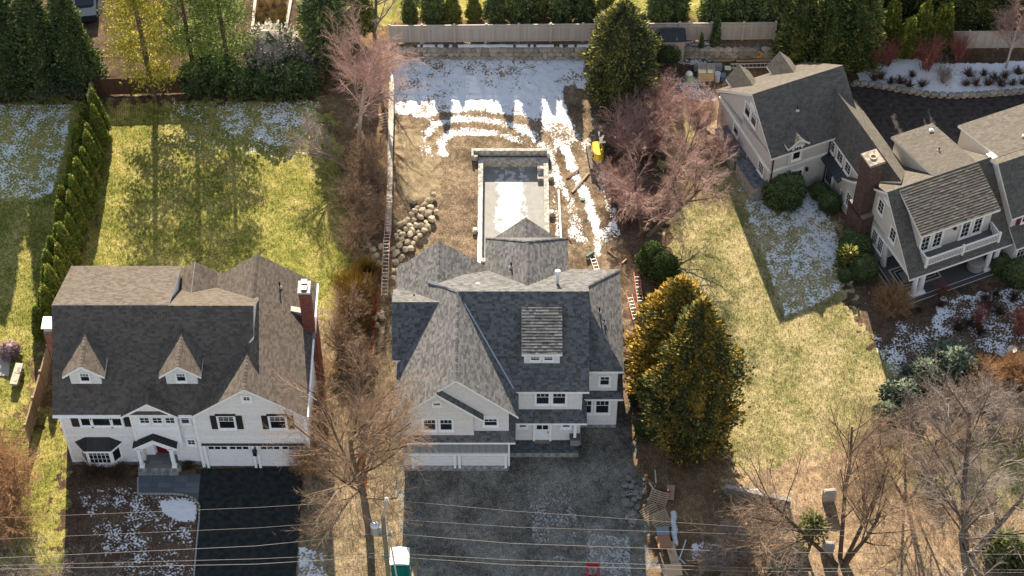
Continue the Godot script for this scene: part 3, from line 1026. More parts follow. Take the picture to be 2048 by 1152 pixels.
# ---------------------------------------------------------------- the white house on the left
func gable_dormer(H: Node3D, cx: float, zf: float, zw: float, hb: float, he: float, hr: float, hw: float, we: float, zback: float, wall: Color, trim: Color, tn: Array) -> void:
	var g := Geo.new()
	g.col = wall
	g.prism([Vector3(cx - hw, hb - 0.1, zw), Vector3(cx + hw, hb - 0.1, zw), Vector3(cx + hw, he - 0.05, zw), Vector3(cx, hr - 0.25, zw), Vector3(cx - hw, he - 0.05, zw)], Vector3(0, 0, zback - zw))
	part("dormer", g, M.paint, H)
	roof("dormer_roof", [
		[Vector3(cx - we, he - 0.1, zback), Vector3(cx - we, he - 0.1, zf), Vector3(cx, hr, zf), Vector3(cx, hr, zback)],
		[Vector3(cx, hr, zback), Vector3(cx, hr, zf), Vector3(cx + we, he - 0.1, zf), Vector3(cx + we, he - 0.1, zback)],
	], H, tn, trim)
	caps("ridge_caps", Vector3(cx, hr + 0.02, zf), Vector3(cx, hr + 0.02, zback), Vector3(-0.75, -0.6, 0), Vector3(0.75, -0.6, 0), H, tn, 0.16, 0.26)

func build_white_house() -> void:
	var H := thing("white_house", "off-white house with brown shingle roof, two front dormers, bay window and twin garage", "house")
	var W := Color(0.76, 0.73, 0.7)
	var T := Color(0.88, 0.87, 0.85)
	var tn := tones(Color(0.112, 0.096, 0.08), 0.24)
	var g := Geo.new()
	g.col = W
	g.box(-28.4, -23.7, 0.3, 6.1, 5.0, 14.48)
	g.box(-21.6, -20.0, 0.3, 6.1, 5.0, 14.48)
	g.box(-23.7, -21.6, 2.6, 6.1, 5.0, 14.48)
	g.box(-23.7, -21.6, 0.3, 2.6, 5.0, 13.88)
	g.box(-20.0, -12.95, 0.3, 6.1, 4.8, 14.68)
	g.box(-23.9, -21.05, 2.6, 6.15, 14.48, 14.7)
	g.prism([Vector3(-19.7, 6.05, 14.68), Vector3(-13.0, 6.05, 14.68), Vector3(-16.42, 8.8, 14.68)], Vector3(0, 0, -9.8))
	g.prism([Vector3(-28.38, 6.0, 5.2), Vector3(-28.38, 6.0, 14.3), Vector3(-28.38, 10.3, 9.72)], Vector3(12.2, 0, 0))
	g.prism([Vector3(-28.38, 6.0, 4.6), Vector3(-28.38, 6.0, 9.0), Vector3(-28.38, 9.9, 9.0), Vector3(-28.38, 7.45, 4.6)], Vector3(6.8, 0, 0))
	g.prism([Vector3(-24.1, 6.0, 14.7), Vector3(-21.1, 6.0, 14.7), Vector3(-22.6, 7.3, 14.7)], Vector3(0, 0, -2))
	part("wall", g, M.paint, H)
	g = Geo.new()
	g.col = Color(0.3, 0.285, 0.26)
	g.box(-28.35, -23.7, -0.1, 0.3, 4.9, 14.5)
	g.box(-21.6, -19.9, -0.1, 0.3, 4.9, 14.5)
	g.box(-19.9, -12.98, -0.1, 0.3, 4.9, 14.66)
	part("foundation", g, M.concrete, H)
	siding("siding", [Vector3(-28.42, 0.45, 14.5), Vector3(-23.7, 0.45, 14.5), Vector3(-23.7, 6.1, 14.5), Vector3(-28.42, 6.1, 14.5)], H, W)
	siding("siding", [Vector3(-21.6, 0.45, 14.5), Vector3(-20.05, 0.45, 14.5), Vector3(-20.05, 6.1, 14.5), Vector3(-21.6, 6.1, 14.5)], H, W)
	siding("siding", [Vector3(-20.0, 2.7, 14.7), Vector3(-12.95, 2.7, 14.7), Vector3(-12.95, 6.05, 14.7), Vector3(-16.42, 8.85, 14.7), Vector3(-20.0, 6.05, 14.7)], H, W)
	siding("siding", [Vector3(-20.0, 0.3, 14.7), Vector3(-19.6, 0.3, 14.7), Vector3(-19.6, 2.7, 14.7), Vector3(-20.0, 2.7, 14.7)], H, W)
	siding("siding", [Vector3(-12.93, 0.3, 14.7), Vector3(-12.93, 0.3, 5.0), Vector3(-12.93, 6.1, 5.0), Vector3(-12.93, 6.1, 14.7)], H, W)
	siding("siding", [Vector3(-28.43, 0.45, 5.0), Vector3(-28.43, 0.45, 14.5), Vector3(-28.43, 6.1, 14.5), Vector3(-28.43, 6.1, 5.0)], H, W)
	siding("siding", [Vector3(-23.92, 2.7, 14.72), Vector3(-21.03, 2.7, 14.72), Vector3(-21.03, 6.1, 14.72), Vector3(-22.6, 7.35, 14.72), Vector3(-23.92, 6.1, 14.72)], H, Color(0.82, 0.8, 0.78))
	# corner boards and water table, each its own board
	for b in [[-28.46, -28.3, 0.3, 6.1, 14.46, 14.55], [-20.04, -19.86, 0.0, 6.1, 14.66, 14.75], [-13.08, -12.9, 0.0, 6.1, 14.66, 14.75], [-23.96, -23.8, 2.6, 6.1, 14.7, 14.77], [-21.15, -20.99, 2.6, 6.1, 14.7, 14.77], [-28.4, -24.2, 0.36, 0.5, 14.5, 14.56], [-20.9, -20.04, 3.3, 3.42, 14.5, 14.56]]:
		g = Geo.new()
		g.col = T
		g.box(b[0], b[1], b[2], b[3], b[4], b[5])
		part("trim_board", g, M.trim, H)
	# roofs
	roof("main_roof", [
		[Vector3(-28.65, 10.62, 9.72), Vector3(-28.65, 6.2, 14.9), Vector3(-19.95, 6.2, 14.9), Vector3(-16.42, 9.12, 11.48), Vector3(-16.08, 9.4, 11.15), Vector3(-16.08, 10.62, 9.72)],
		[Vector3(-16.08, 10.62, 9.72), Vector3(-16.08, 6.3, 4.7), Vector3(-28.65, 6.3, 4.7), Vector3(-28.65, 10.62, 9.72)],
	], H, tn, T)
	caps("ridge_caps", Vector3(-28.65, 10.63, 9.72), Vector3(-16.08, 10.63, 9.72), Vector3(0, -0.6, -0.8), Vector3(0, -0.6, 0.8), H, tn)
	roof("rear_dormer_roof", [
		[Vector3(-21.4, 10.66, 9.68), Vector3(-21.5, 7.75, 4.25), Vector3(-28.65, 7.75, 4.25), Vector3(-28.65, 10.66, 9.68)],
	], H, tn, T)
	roof("garage_wing_roof", [
		[Vector3(-16.42, 9.12, 4.35), Vector3(-16.42, 9.12, 15.0), Vector3(-12.8, 6.15, 15.0), Vector3(-12.8, 6.15, 4.35)],
		[Vector3(-19.95, 6.2, 11.0), Vector3(-19.95, 6.2, 15.0), Vector3(-16.42, 9.12, 15.0), Vector3(-16.42, 9.12, 11.0)],
		[Vector3(-20.0, 6.2, 4.35), Vector3(-20.0, 6.2, 8.6), Vector3(-16.42, 9.12, 8.6), Vector3(-16.42, 9.12, 4.35)],
	], H, tn, T)
	caps("ridge_caps", Vector3(-16.42, 9.14, 15.0), Vector3(-16.42, 9.14, 11.5), Vector3(-0.75, -0.6, 0), Vector3(0.75, -0.6, 0), H, tn, 0.17, 0.26)
	caps("ridge_caps", Vector3(-16.42, 9.14, 4.35), Vector3(-16.42, 9.14, 8.6), Vector3(0.75, -0.6, 0), Vector3(-0.75, -0.6, 0), H, tn, 0.17, 0.26)
	roof("rear_gable_roof", [
		[Vector3(-22.4, 6.5, 4.05), Vector3(-22.4, 6.5, 7.0), Vector3(-20.6, 7.95, 7.0), Vector3(-20.6, 7.95, 4.05)],
		[Vector3(-20.6, 7.95, 4.05), Vector3(-20.6, 7.95, 7.0), Vector3(-18.7, 6.4, 5.2), Vector3(-18.7, 6.4, 4.05)],
	], H, tn, T)
	gable_dormer(H, -26.5, 13.72, 13.42, 7.46, 8.72, 9.72, 0.95, 1.3, 10.6, Color(0.74, 0.73, 0.71), T, tn)
	gable_dormer(H, -20.53, 13.72, 13.42, 7.46, 8.72, 9.72, 0.97, 1.3, 10.6, Color(0.74, 0.73, 0.71), T, tn)
	for x in [-26.5, -20.53]:
		window(wall_at(x - 0.28, 7.82, 13.43), 0.56, 0.8, H, T, 3, 2, true, 0.08)
	roof("entry_gable_roof", [
		[Vector3(-24.4, 6.15, 12.4), Vector3(-24.4, 6.15, 15.02), Vector3(-22.6, 7.55, 15.02), Vector3(-22.6, 7.55, 12.4)],
		[Vector3(-22.6, 7.55, 12.4), Vector3(-22.6, 7.55, 15.02), Vector3(-20.85, 6.15, 15.02), Vector3(-20.85, 6.15, 12.4)],
	], H, tn, T)
	caps("ridge_caps", Vector3(-22.6, 7.57, 15.02), Vector3(-22.6, 7.57, 13.4), Vector3(-0.75, -0.6, 0), Vector3(0.75, -0.6, 0), H, tn, 0.16, 0.26)
	# gutters
	for b in [[-28.66, -24.4, 14.9], [-20.8, -19.95, 14.9]]:
		g = Geo.new()
		g.col = T
		g.box(b[0], b[1], 6.02, 6.16, b[2], b[2] + 0.12)
		part("gutter", g, M.trim, H)
	g = Geo.new()
	g.col = T
	g.box(-12.8, -12.68, 5.98, 6.1, 4.4, 15.0)
	part("gutter", g, M.trim, H)
	# upper windows
	for a in [[-27.15, 0.6], [-26.42, 1.12], [-25.18, 0.6]]:
		window(wall_at(a[0], 4.5, 14.52), a[1], 1.3, H, T, 3 if a[1] < 1 else 5, 1, true, 0.1, 0.3)
	shutter(wall_at(-27.75, 4.4, 14.52), 0.46, 1.5, H, Color(0.035, 0.03, 0.028))
	shutter(wall_at(-24.42, 4.4, 14.52), 0.46, 1.5, H, Color(0.035, 0.03, 0.028))
	for x in [-23.35, -22.55, -21.75]:
		window(wall_at(x, 5.1, 14.74), 0.6, 0.62, H, T, 2, 2, false, 0.08)
	window(wall_at(-20.82, 4.75, 14.52), 0.52, 0.75, H, T, 1, 1, true, 0.09)
	window(wall_at(-20.72, 2.35, 14.52), 0.48, 0.55, H, T, 2, 2, false, 0.11)
	for x in [-18.42, -15.2]:
		window(wall_at(x, 4.5, 14.72), 0.98, 1.3, H, T, 3, 2, true, 0.1, 0.0)
		g = Geo.new()
		g.col = Color(0.035, 0.03, 0.028)
		g.box(x - 0.15, x + 1.13, 6.0, 6.06, 14.72, 14.86)
		part("window_hood", g, M.paint, H)
		shutter(wall_at(x - 0.5, 4.42, 14.72), 0.38, 1.45, H, Color(0.035, 0.03, 0.028))
		shutter(wall_at(x + 1.12, 4.42, 14.72), 0.38, 1.45, H, Color(0.035, 0.03, 0.028))
	window(wall_at(-16.62, 7.55, 14.72), 0.42, 0.42, H, T, 2, 2, false, 0.16)
	# garage doors
	for x in [-19.55, -16.2]:
		g = Geo.new()
		g.col = Color(0.78, 0.765, 0.75)
		for k in 4:
			g.box(x, x + 2.85, 0.12 + k * 0.59, 0.12 + k * 0.59 + 0.575, 14.6, 14.71)
		for k in 6:
			g.box(x + 0.2 + k * 0.45, x + 0.22 + k * 0.45, 0.12, 1.85, 14.71, 14.72)
		var d := part("garage_door", g, M.paint, H)
		for k in 6:
			g = Geo.new()
			var xx: float = x + 0.14 + k * 0.41 + (0.14 if k > 2 else 0.0)
			g.quad(Vector3(xx, 2.08, 14.722), Vector3(xx + 0.34, 2.08, 14.722), Vector3(xx + 0.34, 2.36, 14.722), Vector3(xx, 2.36, 14.722))
			part("pane", g, M.glass, d)
	for x in [-19.72, -16.65, -16.35, -13.32]:
		g = Geo.new()
		g.col = T
		g.box(x, x + 0.15, 0.0, 2.62, 14.7, 14.82)
		part("door_jamb", g, M.trim, H)
	g = Geo.new()
	g.col = Color(0.05, 0.04, 0.035)
	g.box(-19.8, -13.1, 2.66, 2.74, 14.7, 14.86)
	part("garage_hood", g, M.paint, H)
	g = Geo.new()
	g.col = Color(0.02, 0.02, 0.022)
	g.box(-16.58, -16.34, 1.75, 2.2, 14.83, 15.05)
	g.lathe(Vector3(-16.46, 2.2, 14.94), [Vector2(0.18, 0), Vector2(0.08, 0.14), Vector2(0.03, 0.2), Vector2(0, 0.24)], 6)
	part("wall_lantern", g, M.metal, H)
	# bay window
	var bx := [Vector3(-27.75, 0, 14.5), Vector3(-27.2, 0, 15.08), Vector3(-25.65, 0, 15.08), Vector3(-25.1, 0, 14.5)]
	g = Geo.new()
	g.col = T
	for k in 3:
		var a: Vector3 = bx[k]
		var b: Vector3 = bx[k + 1]
		g.quad(a + Vector3(0, 0.5, 0), b + Vector3(0, 0.5, 0), b + Vector3(0, 2.6, 0), a + Vector3(0, 2.6, 0))
	g.poly([bx[0] + Vector3(0, 2.6, 0), bx[1] + Vector3(0, 2.6, 0), bx[2] + Vector3(0, 2.6, 0), bx[3] + Vector3(0, 2.6, 0)])
	var bay := part("bay_window", g, M.trim, H)
	for k in 3:
		var a: Vector3 = bx[k]
		var b: Vector3 = bx[k + 1]
		var l := (b - a).length()
		var d := (b - a) / l
		var cols := 5 if k == 1 else 1
		var cw := (l - 0.24) / cols
		for i in cols:
			for j in (3 if k == 1 else 1):
				var ch := 1.35 / (3 if k == 1 else 1)
				g = Geo.new()
				var o := a + d * (0.12 + i * cw + 0.02) + Vector3(0, 1.05 + j * ch + 0.02, 0) + d.cross(Vector3.UP) * 0.006
				g.quad(o, o + d * (cw - 0.04), o + d * (cw - 0.04) + Vector3(0, ch - 0.04, 0), o + Vector3(0, ch - 0.04, 0))
				part("pane", g, M.glass, bay)
	var dk := tones(Color(0.045, 0.043, 0.042), 0.2)
	roof("bay_roof", [
		[Vector3(-27.3, 2.6, 15.25), Vector3(-25.55, 2.6, 15.25), Vector3(-25.65, 3.15, 14.5), Vector3(-27.2, 3.15, 14.5)],
		[Vector3(-27.95, 2.6, 14.5), Vector3(-27.3, 2.6, 15.25), Vector3(-27.2, 3.15, 14.5)],
		[Vector3(-25.55, 2.6, 15.25), Vector3(-24.9, 2.6, 14.5), Vector3(-25.65, 3.15, 14.5)],
	], H, dk, T, 0.9, 0.35, 0.006)
	# portico
	roof("portico_roof", [
		[Vector3(-24.12, 2.95, 14.72), Vector3(-24.12, 2.95, 15.28), Vector3(-22.72, 3.9, 15.28), Vector3(-22.72, 3.9, 14.72)],
		[Vector3(-22.72, 3.9, 14.72), Vector3(-22.72, 3.9, 15.28), Vector3(-21.3, 2.95, 15.28), Vector3(-21.3, 2.95, 14.72)],
	], H, dk, T, 0.7, 0.4, 0.006)
	g = Geo.new()
	g.col = T
	g.box(-23.98, -23.5, 2.62, 2.8, 14.72, 15.2)
	g.box(-21.95, -21.45, 2.62, 2.8, 14.72, 15.2)
	g.prism([Vector3(-23.9, 2.75, 15.2), Vector3(-23.55, 2.75, 15.2), Vector3(-22.72, 3.35, 15.2), Vector3(-21.9, 2.75, 15.2), Vector3(-21.5, 2.75, 15.2), Vector3(-22.72, 3.7, 15.2)].slice(0, 3) + [Vector3(-22.72, 3.7, 15.2)], Vector3(0, 0, -0.15))
	g.prism([Vector3(-22.72, 3.7, 15.2), Vector3(-22.72, 3.35, 15.2), Vector3(-21.9, 2.75, 15.2), Vector3(-21.55, 2.75, 15.2)], Vector3(0, 0, -0.15))
	part("portico_gable", g, M.trim, H)
	for x in [-23.86, -21.78]:
		g = Geo.new()
		g.col = T
		g.box(x - 0.11, x + 0.11, 0.45, 2.65, 14.86, 15.08)
		g.box(x - 0.16, x + 0.16, 0.45, 0.6, 14.81, 15.13)
		part("portico_column", g, M.trim, H)
	# the recess with its dark red door
	g = Geo.new()
	g.col = T
	g.box(-23.68, -23.1, 0.4, 2.6, 13.9, 14.05)
	part("entry_pilaster", g, M.trim, H)
	g = Geo.new()
	g.col = T
	g.box(-21.95, -21.62, 0.4, 2.6, 13.9, 14.05)
	part("entry_pilaster", g, M.trim, H)
	g = Geo.new()
	g.col = Color(0.12, 0.006, 0.022)
	g.box(-22.98, -22.02, 0.5, 2.5, 13.89, 13.96)
	var fd := part("front_door", g, M.paint, H)
	g = Geo.new()
	g.col = Color(0.4, 0.3, 0.1)
	g.tube(Vector3(-22.15, 1.45, 13.96), Vector3(-22.15, 1.45, 14.03), 0.03, 0.04, 8, true)
	part("handle", g, M.metal, fd)
	g = Geo.new()
	g.col = Color(0.3, 0.3, 0.29)
	g.box(-24.15, -21.4, -0.05, 0.4, 14.52, 15.12)
	g.box(-23.69, -21.61, -0.05, 0.4, 13.88, 14.52)
	g.box(-24.15, -21.55, -0.05, 0.2, 15.12, 15.4)
	var st := part("entry_step", g, M.concrete, H)
	for j in 4:
		var sx := -24.12 if j > 1 else -23.66
		var end := -21.42 if j > 1 else -21.64
		while sx < end - 0.1:
			var wd := minf(rng.randf_range(0.45, 0.95), end - sx)
			g = Geo.new()
			var q := rng.randf_range(0.8, 1.25)
			g.col = Color(0.16 * q, 0.165 * q, 0.16 * q)
			g.box(sx + 0.008, sx + wd - 0.008, 0.4, 0.43, 13.9 + j * 0.3, 14.19 + j * 0.3)
			part("flagstone", g, M.stone, st)
			sx += wd
	# chimneys
	brick_stack("chimney", -13.4, -12.72, 3.0, 10.3, 7.6, 8.5, H, Color(0.25, 0.09, 0.065))
	g = Geo.new()
	g.col = Color(0.62, 0.58, 0.5)
	g.cbox(-13.46, -12.66, 10.3, 10.42, 7.54, 8.56, 0.03)
	var cap := part("chimney_cap", g, M.concrete, H)
	for z in [7.8, 8.3]:
		g = Geo.new()
		g.col = Color(0.12, 0.03, 0.03)
		g.box(-13.22, -12.9, 10.42, 10.58, z - 0.15, z + 0.15)
		g.col = Color(0.7, 0.66, 0.62)
		g.box(-13.25, -12.87, 10.64, 10.68, z - 0.18, z + 0.18)
		part("flue", g, M.brick, cap)
	brick_stack("chimney_base", -13.0, -12.6, 0.0, 6.2, 7.2, 8.9, H, Color(0.25, 0.09, 0.065))
	g = Geo.new()
	g.col = Color(0.5, 0.46, 0.4)
	g.prism([Vector3(-13.4, 6.65, 7.6), Vector3(-13.4, 7.1, 7.6), Vector3(-14.2, 7.35, 7.6)], Vector3(0, 0, -0.4))
	part("cricket", g, M.shingle, H)
	brick_stack("chimney", -29.35, -28.72, 0.0, 8.9, 9.6, 10.55, H, Color(0.3, 0.12, 0.095))
	brick_stack("chimney_base", -29.3, -28.45, 0.0, 5.6, 9.4, 11.0, H, Color(0.3, 0.12, 0.095))
	g = Geo.new()
	g.col = Color(0.55, 0.56, 0.58)
	g.box(-29.3, -28.8, 8.9, 9.15, 9.7, 10.45)
	g.box(-29.42, -28.72, 9.32, 9.37, 9.6, 10.55)
	for q in [[-29.3, 9.7], [-28.85, 9.7], [-29.3, 10.4], [-28.85, 10.4]]:
		g.box(q[0], q[0] + 0.05, 9.15, 9.32, q[1], q[1] + 0.05)
	part("chimney_cap", g, M.metal, H)
	vent_pipe(Vector3(-14.95, 7.9, 6.1), 0.6, H)

# ---------------------------------------------------------------- the taupe house on the right, turned 23 degrees
func build_taupe_house() -> void:
	var H := thing("taupe_house", "rambling taupe house with gray-brown roofs, tall brick chimney and columned porch", "house", "", Vector3(18.05, 0, -7.75), deg_to_rad(23))
	var W := Color(0.56, 0.52, 0.465)
	var T := Color(0.8, 0.77, 0.72)
	var tn := tones(Color(0.118, 0.107, 0.092), 0.18)
	var g := Geo.new()
	g.col = W
	# block with the back gable
	g.box(0.2, 7.0, 0.0, 3.45, -8.0, -0.15)
	g.box(0.2, 7.0, 3.4, 4.65, -4.5, -0.15)
	g.prism([Vector3(0.2, 3.5, -8.0), Vector3(0.2, 4.65, -0.15), Vector3(0.2, 7.6, -3.45)], Vector3(6.8, 0, 0))
	# link
	g.box(5.05, 8.1, 0.0, 4.5, -2.0, 7.0)
	g.prism([Vector3(5.1, 4.4, 6.5), Vector3(8.0, 4.4, 6.5), Vector3(6.05, 6.7, 6.5)], Vector3(0, 0, -8))
	# main block
	g.box(4.85, 12.6, 0.0, 3.1, 2.6, 8.0)
	g.prism([Vector3(4.85, 3.05, 2.6), Vector3(4.85, 2.5, 11.7), Vector3(4.85, 6.9, 7.6)], Vector3(0.25, 0, 0))
	g.prism([Vector3(5.1, 3.05, 2.6), Vector3(5.1, 3.05, 8.0), Vector3(5.1, 6.9, 7.6)], Vector3(7.4, 0, 0))
	g.box(5.75, 11.45, 3.3, 5.75, 7.8, 10.55)
	g.prism([Vector3(5.75, 5.75, 7.8), Vector3(5.75, 5.75, 10.55), Vector3(5.75, 5.85, 10.55), Vector3(5.75, 6.85, 7.8)], Vector3(5.7, 0, 0))
	# shed blocks behind and the end wing
	g.prism([Vector3(8.45, 2.8, 2.4), Vector3(8.45, 2.8, 7.4), Vector3(8.45, 6.85, 7.4), Vector3(8.45, 5.3, 2.4)], Vector3(3.1, 0, 0))
	g.prism([Vector3(13.35, 0.0, 3.2), Vector3(13.35, 0.0, 7.9), Vector3(13.35, 7.0, 7.9), Vector3(13.35, 5.3, 3.2)], Vector3(6, 0, 0))
	g.prism([Vector3(12.7, 0.0, 7.0), Vector3(12.7, 0.0, 11.2), Vector3(12.7, 4.9, 11.2), Vector3(12.7, 7.35, 8.6), Vector3(12.7, 6.9, 7.0)], Vector3(6.6, 0, 0))
	part("wall", g, M.paint, H)
	# roofs
	roof("back_gable_roof", [
		[Vector3(0.0, 7.9, -3.45), Vector3(0.0, 4.85, 0.12), Vector3(7.2, 4.85, 0.12), Vector3(7.2, 7.9, -3.45)],
		[Vector3(7.2, 7.9, -3.45), Vector3(7.2, 3.7, -8.25), Vector3(0.0, 3.7, -8.25), Vector3(0.0, 7.9, -3.45)],
	], H, tn, T)
	for x in [1.6, 4.9]:
		g = Geo.new()
		g.col = W
		g.prism([Vector3(x - 0.75, 3.4, -7.9), Vector3(x - 0.75, 4.7, -7.9), Vector3(x, 5.5, -7.9), Vector3(x + 0.75, 4.7, -7.9), Vector3(x + 0.75, 3.4, -7.9)], Vector3(0, 0, 1.8))
		part("dormer", g, M.paint, H)
		roof("dormer_roof", [
			[Vector3(x - 0.95, 4.65, -8.2), Vector3(x - 0.95, 4.65, -6.0), Vector3(x, 5.75, -6.0), Vector3(x, 5.75, -8.2)],
			[Vector3(x, 5.75, -8.2), Vector3(x, 5.75, -6.0), Vector3(x + 0.95, 4.65, -6.0), Vector3(x + 0.95, 4.65, -8.2)],
		], H, tn, T)
	roof("link_roof", [
		[Vector3(4.98, 4.6, -2.6), Vector3(4.98, 4.6, 4.2), Vector3(6.05, 7.0, 7.0), Vector3(6.05, 7.0, -3.8)],
		[Vector3(6.05, 7.0, -3.8), Vector3(6.05, 7.0, 7.0), Vector3(8.2, 4.7, 4.6), Vector3(8.2, 4.7, -2.6)],
	], H, tn, T)
	caps("ridge_caps", Vector3(6.05, 7.02, -3.8), Vector3(6.05, 7.02, 6.9), Vector3(0.65, -0.75, 0), Vector3(-0.4, -0.9, 0), H, tn, 0.17, 0.26)
	roof("main_roof", [
		[Vector3(4.6, 7.15, 7.6), Vector3(4.6, 2.75, 11.95), Vector3(5.9, 2.75, 11.95), Vector3(5.9, 7.15, 7.6)],
		[Vector3(11.5, 7.15, 7.6), Vector3(11.5, 2.75, 11.95), Vector3(12.75, 2.75, 11.95), Vector3(12.75, 7.15, 7.6)],
		[Vector3(5.9, 3.15, 11.55), Vector3(5.9, 2.75, 11.95), Vector3(11.5, 2.75, 11.95), Vector3(11.5, 3.15, 11.55)],
		[Vector3(12.75, 7.15, 7.6), Vector3(12.75, 3.1, 2.3), Vector3(4.6, 3.1, 2.3), Vector3(4.6, 7.15, 7.6)],
	], H, tn, T)
	caps("ridge_caps", Vector3(4.6, 7.17, 7.6), Vector3(12.75, 7.17, 7.6), Vector3(0, -0.7, -0.7), Vector3(0, -0.7, 0.7), H, tn, 0.17, 0.26)
	roof("shed_dormer_roof", [
		[Vector3(5.5, 5.88, 11.02), Vector3(11.65, 5.88, 11.02), Vector3(11.65, 7.12, 7.7), Vector3(5.5, 7.12, 7.7)],
	], H, tn, T, 0.19, 0.3, 0.035)
	roof("rear_shed_roof", [
		[Vector3(11.65, 5.5, 2.05), Vector3(8.33, 5.5, 2.05), Vector3(8.33, 7.1, 7.55), Vector3(11.65, 7.1, 7.55)],
	], H, tn, T)
	roof("end_shed_roof", [
		[Vector3(19.5, 5.5, 2.95), Vector3(13.2, 5.5, 2.95), Vector3(13.2, 7.2, 7.8), Vector3(19.5, 7.2, 7.8)],
	], H, tn, T)
	roof("end_wing_roof", [
		[Vector3(12.55, 7.6, 8.6), Vector3(12.55, 4.85, 11.4), Vector3(19.5, 4.85, 11.4), Vector3(19.5, 7.6, 8.6)],
		[Vector3(19.5, 7.6, 8.6), Vector3(19.5, 7.1, 7.7), Vector3(12.55, 7.1, 7.7), Vector3(12.55, 7.6, 8.6)],
		[Vector3(12.7, 2.75, 12.5), Vector3(19.5, 2.75, 12.5), Vector3(19.5, 3.7, 11.2), Vector3(12.7, 3.7, 11.2)],
	], H, tn, T)
	# end wing, ground floor out under its own roof
	g = Geo.new()
	g.col = W
	g.box(12.85, 19.3, 0.0, 2.75, 11.0, 12.2)
	part("end_bay", g, M.paint, H)
	for x in [13.1, 14.25, 15.4]:
		window(wall_at(x, 0.5, 12.22), 0.85, 1.9, H, T, 3, 4, false, 0.1)
	for x in [13.6, 15.6]:
		window(wall_at(x, 3.8, 11.22), 0.7, 0.9, H, T, 2, 2, false, 0.08)
		shutter(wall_at(x - 0.45, 3.75, 11.22), 0.34, 1.0, H, Color(0.16, 0.008, 0.04))
	# windows of the left gable: the wall looks along local -x
	var lt := -PI / 2
	window(wall_at(0.18, 5.1, -4.35, lt), 0.72, 1.15, H, T, 3, 2, true, 0.09, 0.3)
	window(wall_at(0.18, 5.1, -3.4, lt), 0.72, 1.15, H, T, 3, 2, true, 0.09, 0.3)
	window(wall_at(0.18, 2.0, -5.5, lt), 0.7, 1.0, H, T, 2, 2, true, 0.09, 0.3)
	window(wall_at(0.18, 1.9, -1.6, lt), 0.7, 1.0, H, T, 3, 3, false, 0.09)
	for q in [[0.19, 6.45, -3.45], [4.84, 5.85, 7.5]]:
		g = Geo.new()
		g.col = T
		var arc := []
		for k in 9:
			arc.append(Vector3(q[0], q[1] + 0.45 * sin(PI * k / 8), q[2] + 0.42 * cos(PI * k / 8)))
		g.prism(arc, Vector3(-0.05, 0, 0))
		part("arched_louvre", g, M.trim, H)
	for b in [[0.13, 0.2, 3.0, 3.2, -8.0, -0.1], [0.13, 5.0, 3.0, 3.2, -0.15, -0.09], [4.78, 4.85, 2.5, 2.66, 8.0, 11.7]]:
		g = Geo.new()
		g.col = T
		g.box(b[0], b[1], b[2], b[3], b[4], b[5])
		part("band_board", g, M.trim, H)
	# wall dormer over the back door, and the door
	gable_dormer(H, 2.08, 0.22, 0.0, 3.4, 5.5, 6.1, 0.6, 0.86, -1.9, W, T, tn)
	window(wall_at(1.78, 3.85, 0.02), 0.6, 1.3, H, T, 3, 2, true, 0.11)
	g = Geo.new()
	g.col = T
	g.box(1.95, 2.95, 0.15, 2.5, -0.13, -0.04)
	var d1 := part("back_door", g, M.trim, H)
	for j in 3:
		for i in 3:
			g = Geo.new()
			g.quad(Vector3(2.08 + i * 0.25, 1.25 + j * 0.36, -0.035), Vector3(2.3 + i * 0.25, 1.25 + j * 0.36, -0.035), Vector3(2.3 + i * 0.25, 1.57 + j * 0.36, -0.035), Vector3(2.08 + i * 0.25, 1.57 + j * 0.36, -0.035))
			part("pane", g, M.glass, d1)
	for q in [[1.7, 2.0, -0.1], [3.2, 2.05, -0.1]]:
		g = Geo.new()
		g.col = Color(0.02, 0.02, 0.022)
		g.box(q[0] - 0.08, q[0] + 0.08, q[1], q[1] + 0.3, q[2], q[2] + 0.18)
		part("wall_lantern", g, M.metal, H)
	for q in [[0.3, -0.02], [4.75, 0.05]]:
		g = Geo.new()
		g.col = Color(0.035, 0.028, 0.024)
		g.tube(Vector3(q[0], 0.2, q[1]), Vector3(q[0], 4.7, q[1]), 0.05, 0.05, 6)
		part("downpipe", g, M.metal, H)
	# link wall: glazed door, metal hood, three high windows
	for z in [-0.4, 0.75, 1.9]:
		window(wall_at(5.04, 3.4, z, lt), 0.72, 0.95, H, T, 2, 3, false, 0.1)
	g = Geo.new()
	g.col = T
	g.box(4.9, 5.0, 0.1, 2.55, -0.2, 1.0)
	var d2 := part("glazed_door", g, M.trim, H)
	for j in 5:
		for i in 3:
			g = Geo.new()
			g.quad(Vector3(4.89, 0.55 + j * 0.37, 0.02 + i * 0.26), Vector3(4.89, 0.55 + j * 0.37, 0.25 + i * 0.26), Vector3(4.89, 0.89 + j * 0.37, 0.25 + i * 0.26), Vector3(4.89, 0.89 + j * 0.37, 0.02 + i * 0.26))
			part("pane", g, M.glass, d2)
	g = Geo.new()
	g.col = Color(0.05, 0.055, 0.062)
	g.prism([Vector3(4.3, 2.8, -0.1), Vector3(4.3, 2.8, 2.4), Vector3(5.0, 3.25, 2.4), Vector3(5.0, 3.25, -0.1)], Vector3(0, -0.1, 0))
	for k in 8:
		var z := -0.05 + k * 0.34
		g.prism([Vector3(4.3, 2.84, z), Vector3(4.3, 2.84, z + 0.04), Vector3(5.0, 3.29, z + 0.04), Vector3(5.0, 3.29, z)], Vector3(0, -0.05, 0))
	part("metal_hood", g, M.metal, H)
	window(wall_at(4.98, 0.7, 2.1, lt), 0.5, 0.75, H, T, 2, 3, false, 0.08)
	# main gable, looking left
	window(wall_at(4.83, 1.1, 3.05, lt), 0.7, 1.25, H, T, 3, 4, false, 0.08)
